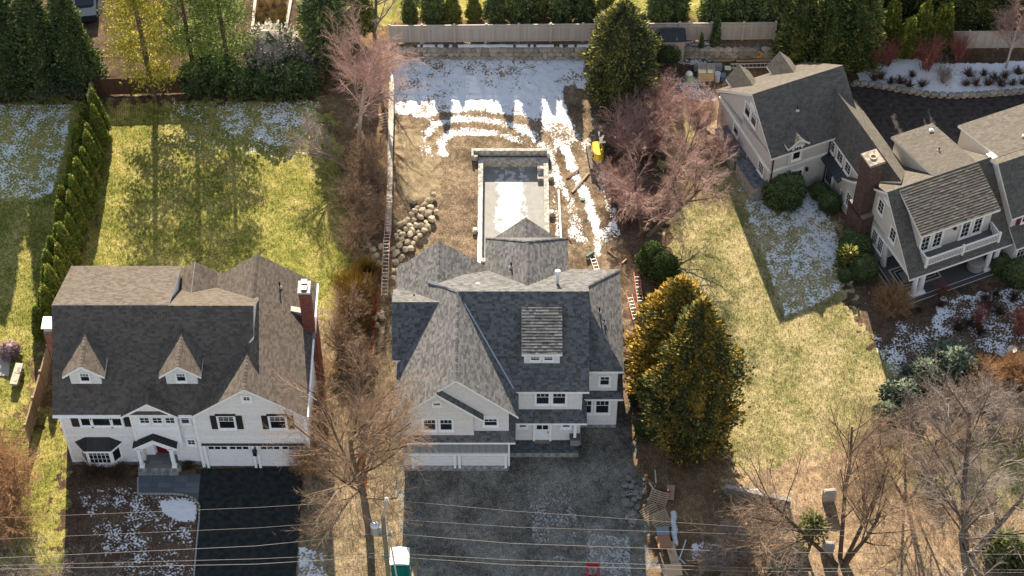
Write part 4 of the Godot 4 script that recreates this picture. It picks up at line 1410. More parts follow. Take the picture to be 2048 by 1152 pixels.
	window(wall_at(4.83, 1.1, 3.9, lt), 0.7, 1.25, H, T, 3, 4, false, 0.08)
	window(wall_at(4.83, 4.4, 6.7, lt), 0.65, 1.15, H, T, 2, 3, false, 0.1)
	window(wall_at(4.83, 3.5, 8.6, lt), 0.65, 1.15, H, T, 2, 3, false, 0.1)
	window(wall_at(4.83, 1.1, 6.75, lt), 0.62, 1.3, H, T, 3, 4, false, 0.08)
	window(wall_at(4.83, 1.1, 7.55, lt), 0.62, 1.3, H, T, 3, 4, false, 0.08)
	# brick chimney against the gable
	brick_stack("chimney", 3.95, 4.98, 3.0, 8.45, 4.95, 6.1, H, Color(0.115, 0.072, 0.058))
	brick_stack("chimney_base", 3.95, 4.9, 0.0, 3.4, 4.5, 6.45, H, Color(0.115, 0.075, 0.06))
	g = Geo.new()
	g.col = Color(0.36, 0.3, 0.24)
	g.cbox(3.87, 5.06, 8.45, 8.62, 4.87, 6.18, 0.04)
	var cap := part("chimney_cap", g, M.concrete, H)
	g = Geo.new()
	g.col = Color(0.5, 0.4, 0.3)
	g.lathe(Vector3(4.46, 8.6, 5.52), [Vector2(0.26, 0), Vector2(0.24, 0.12), Vector2(0.18, 0.12), Vector2(0.18, 0.0)], 10)
	part("flue", g, M.brick, cap)
	# dormer doors and balcony
	for x in [6.0, 6.95, 9.15, 10.1]:
		window(wall_at(x, 3.55, 10.57), 0.62, 1.75, H, T, 2, 4, false, 0.13)
	g = Geo.new()
	g.col = Color(0.02, 0.02, 0.02)
	g.box(8.35, 8.55, 4.9, 5.15, 10.57, 10.75)
	part("wall_lantern", g, M.metal, H)
	g = Geo.new()
	g.col = Color(0.14, 0.13, 0.12)
	g.box(5.85, 11.6, 3.15, 3.3, 10.55, 11.75)
	part("balcony_floor", g, M.wood, H)
	var rl := Geo.new()
	rl.col = T
	rl.box(5.85, 11.6, 4.08, 4.16, 11.66, 11.76)
	rl.box(5.85, 11.6, 3.36, 3.42, 11.68, 11.74)
	rl.box(5.83, 5.91, 4.08, 4.16, 10.6, 11.66)
	rl.box(11.52, 11.6, 4.08, 4.16, 10.6, 11.66)
	for x in [5.8, 8.65, 11.5]:
		rl.box(x, x + 0.16, 3.2, 4.24, 11.63, 11.79)
	var rail := part("balcony_rail", rl, M.trim, H)
	var bl := Geo.new()
	bl.col = T
	bl.box(-0.018, 0.018, 3.42, 4.08, 11.69, 11.73)
	var bmesh := bl.mesh(M.trim)
	for k in 46:
		piece("baluster", bmesh, rail, Transform3D(Basis(), Vector3(6.05 + k * 0.1195, 0, 0)))
	for k in 8:
		piece("baluster", bmesh, rail, Transform3D(Basis(), Vector3(5.87, 0, -0.15 - k * 0.12)))
		piece("baluster", bmesh, rail, Transform3D(Basis(), Vector3(11.56, 0, -0.15 - k * 0.12)))
	# porch
	g = Geo.new()
	g.col = Color(0.09, 0.085, 0.08)
	g.box(4.55, 12.4, -0.05, 0.2, 8.0, 11.85)
	g.box(4.3, 12.4, -0.05, 0.08, 11.85, 12.15)
	var pf := part("porch_floor", g, M.stone, H)
	for b in [[4.55, 12.3, 0.2, 0.215, 11.8, 11.85], [4.3, 12.2, 0.08, 0.095, 12.1, 12.15], [4.55, 4.6, 0.2, 0.215, 8.0, 11.8], [4.3, 4.35, 0.08, 0.095, 8.0, 12.1]]:
		g = Geo.new()
		g.col = Color(0.55, 0.52, 0.47)
		g.box(b[0], b[1], b[2], b[3], b[4], b[5])
		part("edge_strip", g, M.stone, pf)
	for q in [[5.5, 11.55], [6.1, 11.5], [11.4, 11.5], [12.05, 11.45]]:
		g = Geo.new()
		g.col = T
		g.tube(Vector3(q[0], 0.35, q[1]), Vector3(q[0], 2.6, q[1]), 0.2, 0.17, 16)
		g.cbox(q[0] - 0.3, q[0] + 0.3, 0.2, 0.36, q[1] - 0.3, q[1] + 0.3, 0.04)
		g.box(q[0] - 0.24, q[0] + 0.24, 2.55, 2.66, q[1] - 0.24, q[1] + 0.24)
		part("porch_column", g, M.trim, H)
	g = Geo.new()
	g.col = T
	g.box(4.9, 12.4, 2.5, 2.72, 11.35, 11.7)
	part("porch_beam", g, M.trim, H)
	g = Geo.new()
	g.col = Color(0.42, 0.39, 0.35)
	g.box(4.87, 5.1, 0.2, 2.6, 8.0, 8.15)
	part("porch_wall", g, M.paint, H)
	for x in [4.86, 4.95]:
		g = Geo.new()
		g.col = Color(0.62, 0.6, 0.56)
		for k in 5:
			g.tube(Vector3(x + 0.03 * sin(k * 2.0), 0.25, 8.3 + k * 0.09), Vector3(x, 2.5, 8.3 + k * 0.05), 0.06, 0.04, 6)
		part("porch_curtain", g, M.cloth, H)
	# lean-to and bulkhead along the left gable
	g = Geo.new()
	g.col = Color(0.45, 0.4, 0.35)
	g.box(-0.75, 0.2, 0.0, 1.5, -3.1, -0.4)
	g.box(-0.75, 0.2, 0.0, 1.5, -6.5, -3.5)
	g.col = Color(0.16, 0.16, 0.17)
	g.box(-0.8, 0.2, 1.5, 1.58, -3.15, -0.35)
	g.box(-0.8, 0.2, 1.5, 1.58, -6.55, -3.45)
	part("lean_to", g, M.concrete, H)
	vent_pipe(Vector3(10.2, 6.35, 5.1), 0.35, H)
	vent_pipe(Vector3(2.9, 6.6, -1.9), 0.4, H)
	g = Geo.new()
	g.col = Color(0.7, 0.68, 0.66)
	g.lathe(Vector3(11.0, 5.75, 2.9), [Vector2(0.14, -0.1), Vector2(0.14, 0.15), Vector2(0.18, 0.17), Vector2(0, 0.28)], 10)
	part("roof_vent", g, M.metal, H)
	g = Geo.new()
	g.col = Color(0.6, 0.58, 0.56)
	g.lathe(Vector3(16.0, 6.75, 6.6), [Vector2(0.14, -0.1), Vector2(0.12, 0.15), Vector2(0.16, 0.17), Vector2(0, 0.28)], 10)
	part("roof_vent", g, M.metal, H)

# ---------------------------------------------------------------- plants
func pick(cols: Array) -> Color:
	var c: Color = cols[rng.randi() % cols.size()]
	var k := rng.randf_range(0.8, 1.2)
	return Color(c.r * k, c.g * k, c.b * k)

# one flat spray of foliage, a kite from p along d
func spray(g: Geo, p: Vector3, d: Vector3, l: float, w: float) -> void:
	var s := d.cross(Vector3(rng.randf_range(-1, 1), rng.randf_range(-1, 1), rng.randf_range(-1, 1))).normalized() * w
	var m := p + d * (l * 0.45)
	var e := p + d * l
	var nn := s.cross(d).normalized()
	if nn.y < 0:
		nn = -nn
		s = -s
	nn = (nn + d * 0.6).normalized()
	g.trin(p, m + s, e, nn, nn, nn)
	g.trin(p, e, m - s, nn, nn, nn)

# a clothed crown: prof maps 0..1 of the height to 0..1 of the radius
func crown(g: Geo, h0: float, h1: float, r: float, prof: Callable, count: int, leaf: float, wide: float, rise: float, cols: Array, lumps := 0.25, lump_scale := 1.3, core := 0.72) -> void:
	var f := FastNoiseLite.new()
	f.seed = rng.randi() % 9999
	f.frequency = 0.5
	var tint := FastNoiseLite.new()
	tint.seed = rng.randi() % 9999
	tint.frequency = 0.45
	var sides := 10
	var rings := 9
	if core > 0:
		for k in rings:
			var t0 := float(k) / rings
			var t1 := float(k + 1) / rings
			for i in sides:
				var ps := []
				for q in [[t0, i], [t0, i + 1], [t1, i + 1], [t1, i]]:
					var a: float = TAU * q[1] / sides
					var y := lerpf(h0, h1, q[0])
					var rr: float = r * prof.call(q[0]) * core * (1.0 + lumps * f.get_noise_3d(cos(a) * lump_scale * 2, y * lump_scale, sin(a) * lump_scale * 2))
					ps.append(Vector3(cos(a) * rr, y, -sin(a) * rr))
				g.col = pick(cols)
				g.quad(ps[0], ps[1], ps[2], ps[3])
	for k in count:
		var t := rng.randf()
		var pr: float = prof.call(t)
		var tries := 0
		while rng.randf() > pr + 0.06 and tries < 6:
			t = rng.randf()
			pr = prof.call(t)
			tries += 1
		var a := rng.randf() * TAU
		var y := lerpf(h0, h1, t)
		var lump := 1.0 + lumps * 1.6 * f.get_noise_3d(cos(a) * lump_scale * 2, y * lump_scale, sin(a) * lump_scale * 2)
		var rr := r * pr * lump * rng.randf_range(core * 0.95, 1.0)
		var out := Vector3(cos(a), 0, -sin(a))
		var d := (out + Vector3(rng.randf_range(-0.5, 0.5), rise + rng.randf_range(-0.35, 0.35), rng.randf_range(-0.5, 0.5))).normalized()
		var l := leaf * rng.randf_range(0.7, 1.3)
		var ti := clampf(tint.get_noise_3d(out.x * r, y, out.z * r) * 0.9 + 0.5, 0, 0.999)
		var c: Color = cols[int(ti * cols.size())] if rng.randf() < 0.6 else cols[rng.randi() % cols.size()]
		var b := rng.randf_range(0.75, 1.25)
		g.col = Color(c.r * b, c.g * b, c.b * b)
		spray(g, out * rr + Vector3(0, y, 0), d, l, l * wide)

func cone_profile(t: float) -> float:
	return pow(1.0 - t, 0.75) * clampf(t * 7.0 + 0.55, 0, 1)

func egg_profile(t: float) -> float:
	return sqrt(maxf(0.0, 1.0 - pow(absf(t * 1.9 - 0.75) / 1.16, 2.0))) if t < 0.99 else 0.05

func dome_profile(t: float) -> float:
	return sqrt(maxf(0.0, 1.0 - t * t * 0.9999)) * clampf(0.75 + t * 2.0, 0, 1)

func flame_profile(t: float) -> float:
	return pow(maxf(0.0, sin(PI * (0.22 + 0.78 * t))), 0.8) * (1.0 - 0.25 * t)

func evergreen(called: String, label: String, category: String, h: float, r: float, prof: Callable, count: int, leaf: float, wide: float, rise: float, cols: Array, lumps := 0.25, lump_scale := 1.3, base := 0.1, core := 0.72) -> Node3D:
	var o := thing(called, label, category)
	var g := Geo.new()
	g.col = Color(0.11, 0.08, 0.055)
	g.tube(Vector3(0, -0.1, 0), Vector3(0, h * 0.9, 0), 0.03 + h * 0.012, 0.02, 6)
	part("trunk", g, M.bark, o)
	g = Geo.new()
	crown(g, base, h, r, prof, count, leaf, wide, rise, cols, lumps, lump_scale, core)
	part("crown", g, M.leaf, o)
	return o

# ---------- leafless wood
var wood_cols := []
var twig_cols := []

func limb(g: Geo, t: Geo, p: Vector3, d: Vector3, l: float, r: float, level: int, deep: int, kids: Array, up: float, bend: float, ratio: float) -> void:
	var segs := 4 if level == 0 else (3 if level < deep else 2)
	var q := p
	var dd := d
	var pts := [p]
	var rs := [r]
	for k in segs:
		dd = (dd + Vector3(rng.randf_range(-bend, bend), rng.randf_range(-bend, bend) + up, rng.randf_range(-bend, bend))).normalized()
		q = q + dd * (l / segs)
		pts.append(q)
		rs.append(lerpf(r, r * (0.45 if level < deep else 0.35), float(k + 1) / segs))
	var geo := g if level < 2 else t
	geo.col = pick(wood_cols if level < 2 else twig_cols)
	var sides := 7 if level == 0 else (5 if level == 1 else 3)
	for k in segs:
		geo.tube(pts[k], pts[k + 1], rs[k], rs[k + 1], sides)
	if level >= deep:
		return
	var n: int = kids[level]
	for k in n:
		var f := lerpf(0.3 if level == 0 else 0.15, 1.0, (k + rng.randf()) / n)
		var at := f * segs
		var i := mini(int(at), segs - 1)
		var a: Vector3 = pts[i]
		var b: Vector3 = pts[i + 1]
		var along := (b - a).normalized()
		var side := along.cross(Vector3(rng.randf_range(-1, 1), rng.randf_range(-1, 1), rng.randf_range(-1, 1))).normalized()
		var spread := rng.randf_range(0.5, 1.05)
		var nd := (along + side * spread).normalized()
		var nl := l * (ratio if level == 0 else 0.5) * rng.randf_range(0.65, 1.15) * lerpf(1.15, 0.75, f)
		limb(g, t, a.lerp(b, at - i), nd, nl, maxf(rs[i] * rng.randf_range(0.34, 0.52), 0.006), level + 1, deep, kids, up, bend * 1.15, ratio * (0.92 if level == 0 else 1.0))

func bare_tree(called: String, label: String, h: float, r: float, kids: Array, up: float, bend: float, ratio: float, lean: Vector3, wood: Array, twig: Array, stems := 1, category := "tree") -> Node3D:
	wood_cols = wood
	twig_cols = twig
	var o := thing(called, label, category)
	var g := Geo.new()
	var t := Geo.new()
	for s in stems:
		var a := TAU * s / maxi(stems, 1) + rng.randf()
		var d := (Vector3(0, 1, 0) + lean + (Vector3(cos(a), 0, sin(a)) * rng.randf_range(0.15, 0.75) if stems > 1 else Vector3.ZERO)).normalized()
		limb(g, t, Vector3(cos(a), 0, sin(a)) * (0.1 * mini(stems - 1, 3)) - Vector3(0, 0.1, 0), d, h * (0.62 if stems == 1 else rng.randf_range(0.5, 0.75)), r, 0, kids.size(), kids, up, bend, ratio)
	part("trunk" if stems == 1 else "stems", g, M.bark, o)
	part("crown" if stems == 1 else "twigs", t, M.bark, o)
	return o

func shrub(called: String, label: String, h: float, stems: int, kids: Array, wood: Array, twig: Array, spread := 0.8) -> Node3D:
	wood_cols = wood
	twig_cols = twig
	var o := thing(called, label, "shrub")
	var g := Geo.new()
	var t := Geo.new()
	for s in stems:
		var a := rng.randf() * TAU
		var d := (Vector3(0, 1, 0) + Vector3(cos(a), 0, sin(a)) * rng.randf() * spread).normalized()
		limb(g, t, Vector3(cos(a), 0, sin(a)) * rng.randf() * h * 0.12, d, h * rng.randf_range(0.55, 0.95), 0.02 + h * 0.003, 1, kids.size() + 1, [0] + kids, 0.04, 0.12, 0.5)
	if g.v.size() > 0:
		part("stems", g, M.bark, o)
	if t.v.size() > 0:
		part("twigs", t, M.bark, o)
	return o

func grass_clump(called: String, label: String, category: String, h: float, r: float, count: int, cols: Array, width := 0.02) -> Node3D:
	var o := thing(called, label, category)
	var g := Geo.new()
	for k in count:
		var a := rng.randf() * TAU
		var q := r * sqrt(rng.randf()) * 0.55
		var p := Vector3(cos(a) * q, 0, sin(a) * q)
		var lean := Vector3(cos(a) + rng.randf_range(-0.5, 0.5), 0, sin(a) + rng.randf_range(-0.5, 0.5)) * (r * 0.45)
		var hh := h * rng.randf_range(0.55, 1.0)
		var m := p + lean * 0.35 + Vector3(0, hh * 0.6, 0)
		var e := p + lean + Vector3(0, hh, 0)
		var s := Vector3(-sin(a), 0, cos(a)) * width
		g.col = pick(cols)
		var nn := (lean.normalized() + Vector3(0, 0.8, 0)).normalized()
		g.trin(p + s, p - s, m - s, nn, nn, nn)
		g.trin(p + s, m - s, m + s, nn, nn, nn)
		g.trin(m + s, m - s, e, nn, nn, nn)
	part("blades", g, M.leaf, o)
	return o

func place(o: Node3D, at: Vector3, turn := 0.0, size := 1.0) -> Node3D:
	o.position = at
	o.rotation.y = turn
	o.scale = Vector3(size, size, size)
	return o

# every entry: [where, size, label]; the first one moves the plant itself, the others are copies of it
func spread_out(o: Node3D, spots: Array, group: String) -> void:
	for i in spots.size():
		var s: Array = spots[i]
		var turn := fmod(i * 2.399 + 0.3, TAU)
		if i == 0:
			place(o, s[0], turn, s[1])
			o.set_meta("label", s[2])
			o.set_meta("group", group)
		else:
			copy(o, s[0], turn, s[1], s[2], group)

func ordinal(k: int) -> String:
	return ["first", "second", "third", "fourth", "fifth", "sixth", "seventh", "eighth", "ninth", "tenth", "eleventh", "twelfth", "thirteenth", "fourteenth", "fifteenth", "sixteenth", "seventeenth", "eighteenth"][k]

func build_planting() -> void:
	var dark := [Color(0.0638, 0.0925, 0.043), Color(0.0878, 0.12, 0.051), Color(0.112, 0.152, 0.0606), Color(0.16, 0.184, 0.067)]
	var spruce := [Color(0.0696, 0.101, 0.0522), Color(0.104, 0.139, 0.0626), Color(0.157, 0.192, 0.0696), Color(0.26, 0.278, 0.087)]
	var emerald := [Color(0.11, 0.154, 0.033), Color(0.154, 0.198, 0.0396), Color(0.22, 0.242, 0.0495), Color(0.286, 0.264, 0.055)]
	var gold := [Color(0.0688, 0.0875, 0.04), Color(0.0938, 0.106, 0.0425), Color(0.138, 0.131, 0.0438), Color(0.275, 0.194, 0.04), Color(0.45, 0.275, 0.05)]
	var pine_y := [Color(0.325, 0.3, 0.0375), Color(0.425, 0.375, 0.0438), Color(0.25, 0.263, 0.05), Color(0.5, 0.413, 0.075)]
	var pine_g := [Color(0.14, 0.203, 0.0546), Color(0.218, 0.296, 0.078), Color(0.312, 0.374, 0.0936), Color(0.0936, 0.156, 0.0468)]
	var gray_wood := [Color(0.14, 0.118, 0.098), Color(0.19, 0.16, 0.135), Color(0.115, 0.095, 0.078)]
	var tan_wood := [Color(0.13, 0.095, 0.068), Color(0.1, 0.073, 0.052), Color(0.17, 0.128, 0.092)]
	var pink := [Color(0.4, 0.26, 0.225), Color(0.48, 0.33, 0.28), Color(0.33, 0.2, 0.175)]
	var tan := [Color(0.27, 0.185, 0.125), Color(0.34, 0.24, 0.165), Color(0.21, 0.14, 0.095)]
	var rust := [Color(0.4, 0.23, 0.12), Color(0.33, 0.18, 0.09), Color(0.46, 0.3, 0.16)]
	var red := [Color(0.27, 0.1, 0.085), Color(0.34, 0.14, 0.11), Color(0.22, 0.09, 0.08)]
	var pale := [Color(0.3, 0.245, 0.205), Color(0.24, 0.19, 0.16), Color(0.38, 0.32, 0.28)]
	# --- the clipped hedge of narrow cones on the left
	var cone := evergreen("columnar_arborvitae", "", "conifer", 4.3, 0.78, cone_profile, 3200, 0.15, 0.32, 1.1, emerald, 0.12, 2.0, 0.05, 0.85)
	var cone2 := evergreen("columnar_arborvitae", "", "conifer", 3.7, 0.84, cone_profile, 3200, 0.15, 0.32, 1.1, emerald, 0.14, 2.0, 0.05, 0.85)
	var hedge := "narrow arborvitae in the hedge left of the white house"
	var spots1 := []
	var spots2 := []
	var h0 := Vector3(-30.18, 0, -14.7)
	var h1 := Vector3(-31.07, 0, 4.82)
	for k in 15:
		var t := k / 14.0
		var q := h0.lerp(h1, t) + Vector3(rng.randf_range(-0.15, 0.15), 0, rng.randf_range(-0.2, 0.2))
		spots1.append([q, rng.randf_range(0.85, 1.15), "narrow arborvitae, %s from the far end in the right row of the left hedge" % ordinal(k)])
		if k < 14:
			spots2.append([q + Vector3(-0.75, 0, 0.55), rng.randf_range(0.8, 1.15), "narrow arborvitae, %s from the far end in the left row of the left hedge" % ordinal(k)])
	spread_out(cone, spots1, hedge)
	spread_out(cone2, spots2, hedge)
	# --- golden arborvitae between the grey house and the right lawn
	var big := evergreen("golden_arborvitae", "huge bronze-tipped arborvitae standing in front, right of the gray house", "conifer", 15.0, 2.95, flame_profile, 26000, 0.27, 0.3, 0.7, gold, 0.5, 0.85, 0.2, 0.62)
	place(big, Vector3(11.46, 0, 12.63))
	var big2 := evergreen("golden_arborvitae", "bronze-tipped arborvitae half hidden behind the huge one beside the gray house", "conifer", 12.6, 3.0, flame_profile, 19000, 0.27, 0.3, 0.7, gold + [Color(0.4, 0.24, 0.04), Color(0.36, 0.22, 0.04), Color(0.3, 0.19, 0.04)], 0.5, 0.85, 0.2, 0.62)
	place(big2, Vector3(10.45, 0, 9.04))
	var gs := evergreen("holly_shrub", "", "shrub", 2.8, 1.05, egg_profile, 2600, 0.18, 0.4, 0.5, [Color(0.06, 0.085, 0.028), Color(0.09, 0.115, 0.036), Color(0.05, 0.07, 0.025)], 0.3, 1.6)
	spread_out(gs, [[Vector3(9.74, 0, -1.59), 0.95, "bright green leafy shrub between the bare maple and the golden arborvitae"], [Vector3(10.5, 0, -0.71), 0.95, "lower green shrub tucked against the golden arborvitae"], [Vector3(8.34, 0, 9.44), 0.55, "small low evergreen sprig beside the gray house right corner"], [Vector3(8.72, 0, 12.24), 0.6, "yellowish low evergreen on the sunlit strip right of the drive"]], "broadleaf shrubs beside the golden arborvitae")
	# --- great conifers in the top left corner
	var tl := evergreen("giant_arborvitae", "", "conifer", 12.0, 2.1, cone_profile, 12000, 0.26, 0.3, 0.5, dark + [Color(0.14, 0.16, 0.05)], 0.42, 1.0, 0.2, 0.62)
	spread_out(tl, [[Vector3(-37.36, 0, -19.27), 1.05, "giant dark arborvitae at the very left of the top left trio"], [Vector3(-34.8, 0, -19.27), 1.0, "giant dark arborvitae in the middle of the top left trio"], [Vector3(-32.49, 0, -19.37), 0.95, "giant dark arborvitae on the right of the top left trio"], [Vector3(-39.96, 0, -19.06), 1.0, "giant dark arborvitae cut by the left edge of the picture"]], "giant arborvitae in the top left corner")
	# --- tall pines
	pine("yellow_pine", "tall yellow-green pine with a bare trunk at the top of the left lawn", Vector3(-26.68, 0, -17.83), 18.5, 3.3, pine_y, 32, 0.22)
	pine("green_pine", "slender green pine right of the yellow pine behind the dark shrubs", Vector3(-23.79, 0, -19.63), 17.0, 2.8, pine_g, 28, 0.18)
	pine("green_pine", "green pine nearest the pale rhododendron at the top left", Vector3(-21.18, 0, -19.89), 16.5, 3.0, pine_g, 28, 0.18)
	# --- broad evergreens along the brown fence
	var rho := evergreen("rhododendron", "", "shrub", 2.6, 1.45, egg_profile, 2600, 0.24, 0.36, 0.5, dark, 0.3, 1.5)
	var rl := ["dark rhododendron left of the brown fence gap under the green pine", "dark rhododendron second along the brown fence", "dark rhododendron in the middle of the row along the brown fence", "dark rhododendron right of the fence middle", "dark rhododendron at the right end of the brown fence row", "low dark rhododendron behind the pink-twigged tree"]
	var rp := [Vector3(-23.35, 0, -18.96), Vector3(-21.95, 0, -19.27), Vector3(-20.03, 0, -18.75), Vector3(-18.36, 0, -18.96), Vector3(-16.73, 0, -18.75), Vector3(-15.47, 0, -18.96)]
	var rs := []
	for k in 6:
		rs.append([rp[k], [1.0, 1.15, 0.95, 1.0, 1.1, 0.85][k], rl[k]])
	spread_out(rho, rs, "dark rhododendrons along the brown fence")
	var pr := evergreen("pale_rhododendron", "large rhododendron with pale silvery leaves behind the brown fence", "shrub", 4.6, 2.3, egg_profile, 3600, 0.24, 0.34, 0.4, [Color(0.34, 0.3, 0.26), Color(0.26, 0.24, 0.19), Color(0.12, 0.14, 0.08), Color(0.42, 0.37, 0.33)], 0.35, 1.2, 0.1, 0.66)
	place(pr, Vector3(-17.97, 0, -20.41))
	var pr2 := copy(pr, Vector3(-16.04, 0, -20.94), 2.0, 0.75, "smaller pale rhododendron beside the dark spruce")
	pr2.set_meta("group", "")
	# --- spruces
	var sp := evergreen("spruce", "", "conifer", 7.0, 1.4, cone_profile, 8000, 0.26, 0.26, 0.1, spruce, 0.5, 1.6, 0.25, 0.55)
	var sp2 := evergreen("spruce", "", "conifer", 6.2, 1.25, cone_profile, 7500, 0.25, 0.26, 0.05, [Color(0.16, 0.18, 0.045), Color(0.23, 0.24, 0.06), Color(0.11, 0.13, 0.04), Color(0.3, 0.28, 0.08)], 0.36, 1.6, 0.25, 0.6)
	var big_s := evergreen("great_spruce", "great dense spruce with sunlit yellow-green left side in front of the gray fence", "conifer", 9.4, 2.75, flame_profile, 20000, 0.26, 0.28, 0.35, [Color(0.06, 0.07, 0.036), Color(0.075, 0.085, 0.04), Color(0.15, 0.15, 0.05), Color(0.28, 0.25, 0.07)], 0.48, 0.9, 0.2, 0.62)
	place(big_s, Vector3(8.02, 0, -18.6))
	var row1 := []
	var row2 := []
	var xs := [820, 868, 905, 948, 992, 1040, 1078, 1120, 1165, 1210, 1318, 1352]
	var ys := [44, 40, 42, 36, 40, 38, 30, 36, 34, 40, 42, 34]
	var sz := [0.62, 0.95, 0.7, 0.62, 0.9, 1.05, 0.85, 1.05, 0.95, 0.9, 1.0, 0.95]
	var who := ["small spruce first behind the left end of the gray fence", "spruce second from the left behind the gray fence", "yellow-green spruce third from the left behind the gray fence", "short yellow-green spruce fourth from the left behind the gray fence", "spruce fifth from the left behind the gray fence", "dark spruce sixth from the left behind the gray fence", "yellow-green spruce seventh from the left behind the gray fence", "dark spruce just left of the great spruce, behind the fence", "spruce close behind the left shoulder of the great spruce", "yellow-green spruce peeking out behind the great spruce top", "spruce just right of the great spruce behind the fence", "dark spruce second to the right of the great spruce behind the fence"]
	for k in 12:
		var e := [Vector3(-7.81, 1, -25.06), Vector3(-5.98, 1, -25.27), Vector3(-4.56, 1, -25.16), Vector3(-2.91, 1, -25.49), Vector3(-1.23, 1, -25.27), Vector3(0.61, 1, -25.38), Vector3(2.07, 1, -25.81), Vector3(3.68, 1, -25.49), Vector3(5.41, 1, -25.6), Vector3(7.12, 1, -25.27), Vector3(11.26, 1, -25.16), Vector3(12.58, 1, -25.6)]
		if k in [2, 3, 6, 9]:
			row2.append([e[k], sz[k] * 0.8, who[k]])
		else:
			row1.append([e[k], sz[k] * 0.76, who[k]])
	row1.append([Vector3(-14.03, 0, -22.09), 1.5, "tall dark spruce beside the pale rhododendrons at the top"])
	row1.append([Vector3(15.58, 0.6, -25.24), 0.95, "dark spruce behind the fence left of the two slim junipers"])
	row1.append([Vector3(17.32, 0.6, -25.35), 1.05, "dark spruce behind the fence above the wooden hutch"])
	row1.append([Vector3(19.98, 0.4, -24.8), 1.1, "dark spruce at the right end of the gray fence"])
	row2.append([Vector3(-11.54, 0.8, -24.39), 0.9, "yellow-green spruce behind the gray-barked bare tree"])
	row2.append([Vector3(-12.81, 0, -24.39), 0.8, "yellow-green spruce right of the tall dark spruce"])
	row2.append([Vector3(18.51, 0.5, -25.78), 1.0, "yellow-green spruce behind the fence above the birdhouse hutch"])
	spread_out(sp, row1, "spruces along the back of the yards")
	spread_out(sp2, row2, "yellow-green spruces along the back of the yards")
	var rb := evergreen("leyland_cypress", "", "conifer", 9.5, 2.0, cone_profile, 10500, 0.26, 0.28, 0.5, [Color(0.06, 0.082, 0.032), Color(0.085, 0.11, 0.04), Color(0.13, 0.155, 0.05), Color(0.24, 0.24, 0.07)], 0.48, 1.2, 0.2, 0.58)
	spread_out(rb, [[Vector3(21.57, 0, -21.88), 0.95, "big dark cypress behind the taupe house, leftmost of three"], [Vector3(23.67, 0, -21.57), 1.05, "big dark cypress behind the taupe house, middle of three"], [Vector3(25.88, 0, -21.67), 1.05, "big dark cypress behind the taupe house, rightmost of three"], [Vector3(28.4, 0, -25.85), 0.9, "dark cypress behind the pointed junipers at the top right"], [Vector3(31.31, 0, -25.96), 0.95, "dark cypress in the top right hedge, second from the left"], [Vector3(33.79, 0, -25.74), 0.9, "dark cypress in the top right hedge above the fence left end"], [Vector3(36.01, 0, -25.64), 0.95, "dark cypress in the top right hedge left of the bare crabapple"], [Vector3(38.38, 0, -25.53), 0.95, "dark cypress in the top right hedge behind the bare crabapple"], [Vector3(40.48, 0, -25.42), 0.95, "dark cypress cut by the right edge at the top"]], "cypresses behind the taupe house")
	var cj := evergreen("pointed_juniper", "", "conifer", 4.6, 0.78, cone_profile, 1900, 0.22, 0.3, 1.1, emerald, 0.12, 2.0, 0.05, 0.85)
	spread_out(cj, [[Vector3(28.39, 0, -23.05), 1.15, "tall pointed juniper leftmost before the dark hedge at the top right"], [Vector3(28.78, 0, -23.16), 1.05, "pointed juniper paired with the leftmost one at the top right"], [Vector3(29.61, 0, -22.41), 0.85, "short pointed juniper between the two taller pairs"], [Vector3(30.01, 0, -22.52), 0.88, "short pointed juniper right of its twin between the taller pairs"], [Vector3(30.76, 0, -23.05), 1.05, "pointed juniper left one of the middle tall pair"], [Vector3(31.07, 0, -23.16), 1.1, "pointed juniper right one of the middle tall pair"], [Vector3(32.14, 0, -23.16), 1.0, "pointed juniper leftmost of the right trio before the fence"], [Vector3(32.45, 0, -23.16), 1.02, "pointed juniper middle one of the right trio before the fence"], [Vector3(32.76, 0, -23.21), 1.02, "pointed juniper rightmost of the right trio before the fence"]], "pointed junipers at the top right")
	var slim := evergreen("slim_juniper", "", "conifer", 3.4, 0.34, cone_profile, 700, 0.16, 0.3, 1.2, dark, 0.15, 2.0, 0.05, 0.8)
	spread_out(slim, [[Vector3(14.31, 0, -22.41), 0.75, "short slim juniper in the work yard before the fence"], [Vector3(15.4, 0, -22.73), 1.25, "tall slim juniper in the work yard before the fence"]], "slim junipers in the work yard")
	# --- dark rounded evergreens by the taupe house
	var yew := evergreen("yew_bush", "", "shrub", 2.2, 1.35, egg_profile, 4200, 0.16, 0.36, 0.6, dark, 0.16, 1.6, 0.02, 0.85)
	spread_out(yew, [[Vector3(19.42, 0, -8.11), 1.15, "big dark yew beside the back door of the taupe house"], [Vector3(22.06, 0, -8.39), 0.52, "small clipped yew below the garden bench"], [Vector3(22.68, 0, -7.31), 0.6, "small clipped yew next to the link wall window"], [Vector3(24.03, 0, -3.17), 0.85, "dark yew at the foot of the brick chimney"], [Vector3(24.32, 0, -1.24), 0.75, "round dark yew by the porch corner"], [Vector3(23.17, 0, -0.88), 0.42, "tiny dark yew left of the round one by the porch"], [Vector3(17.58, 0, -10.97), 0.55, "dark bush against the left wall of the taupe house"], [Vector3(11.65, 0, -22.41), 0.95, "dark bush beside the gray shed behind the great spruce"], [Vector3(35.14, 0, -0.71), 0.8, "dark bush below the right wing windows"], [Vector3(34.06, 0, -1.59), 0.6, "slim dark bush beside the right porch columns"]], "dark yews around the taupe house")
	var mah := evergreen("mahonia", "sunlit yellow-green mahonia against the chimney bed of the taupe house", "shrub", 2.0, 0.85, dome_profile, 700, 0.34, 0.22, 0.7, [Color(0.2, 0.2, 0.045), Color(0.12, 0.13, 0.035), Color(0.3, 0.27, 0.08)], 0.3, 1.6, 0.1, 0.45)
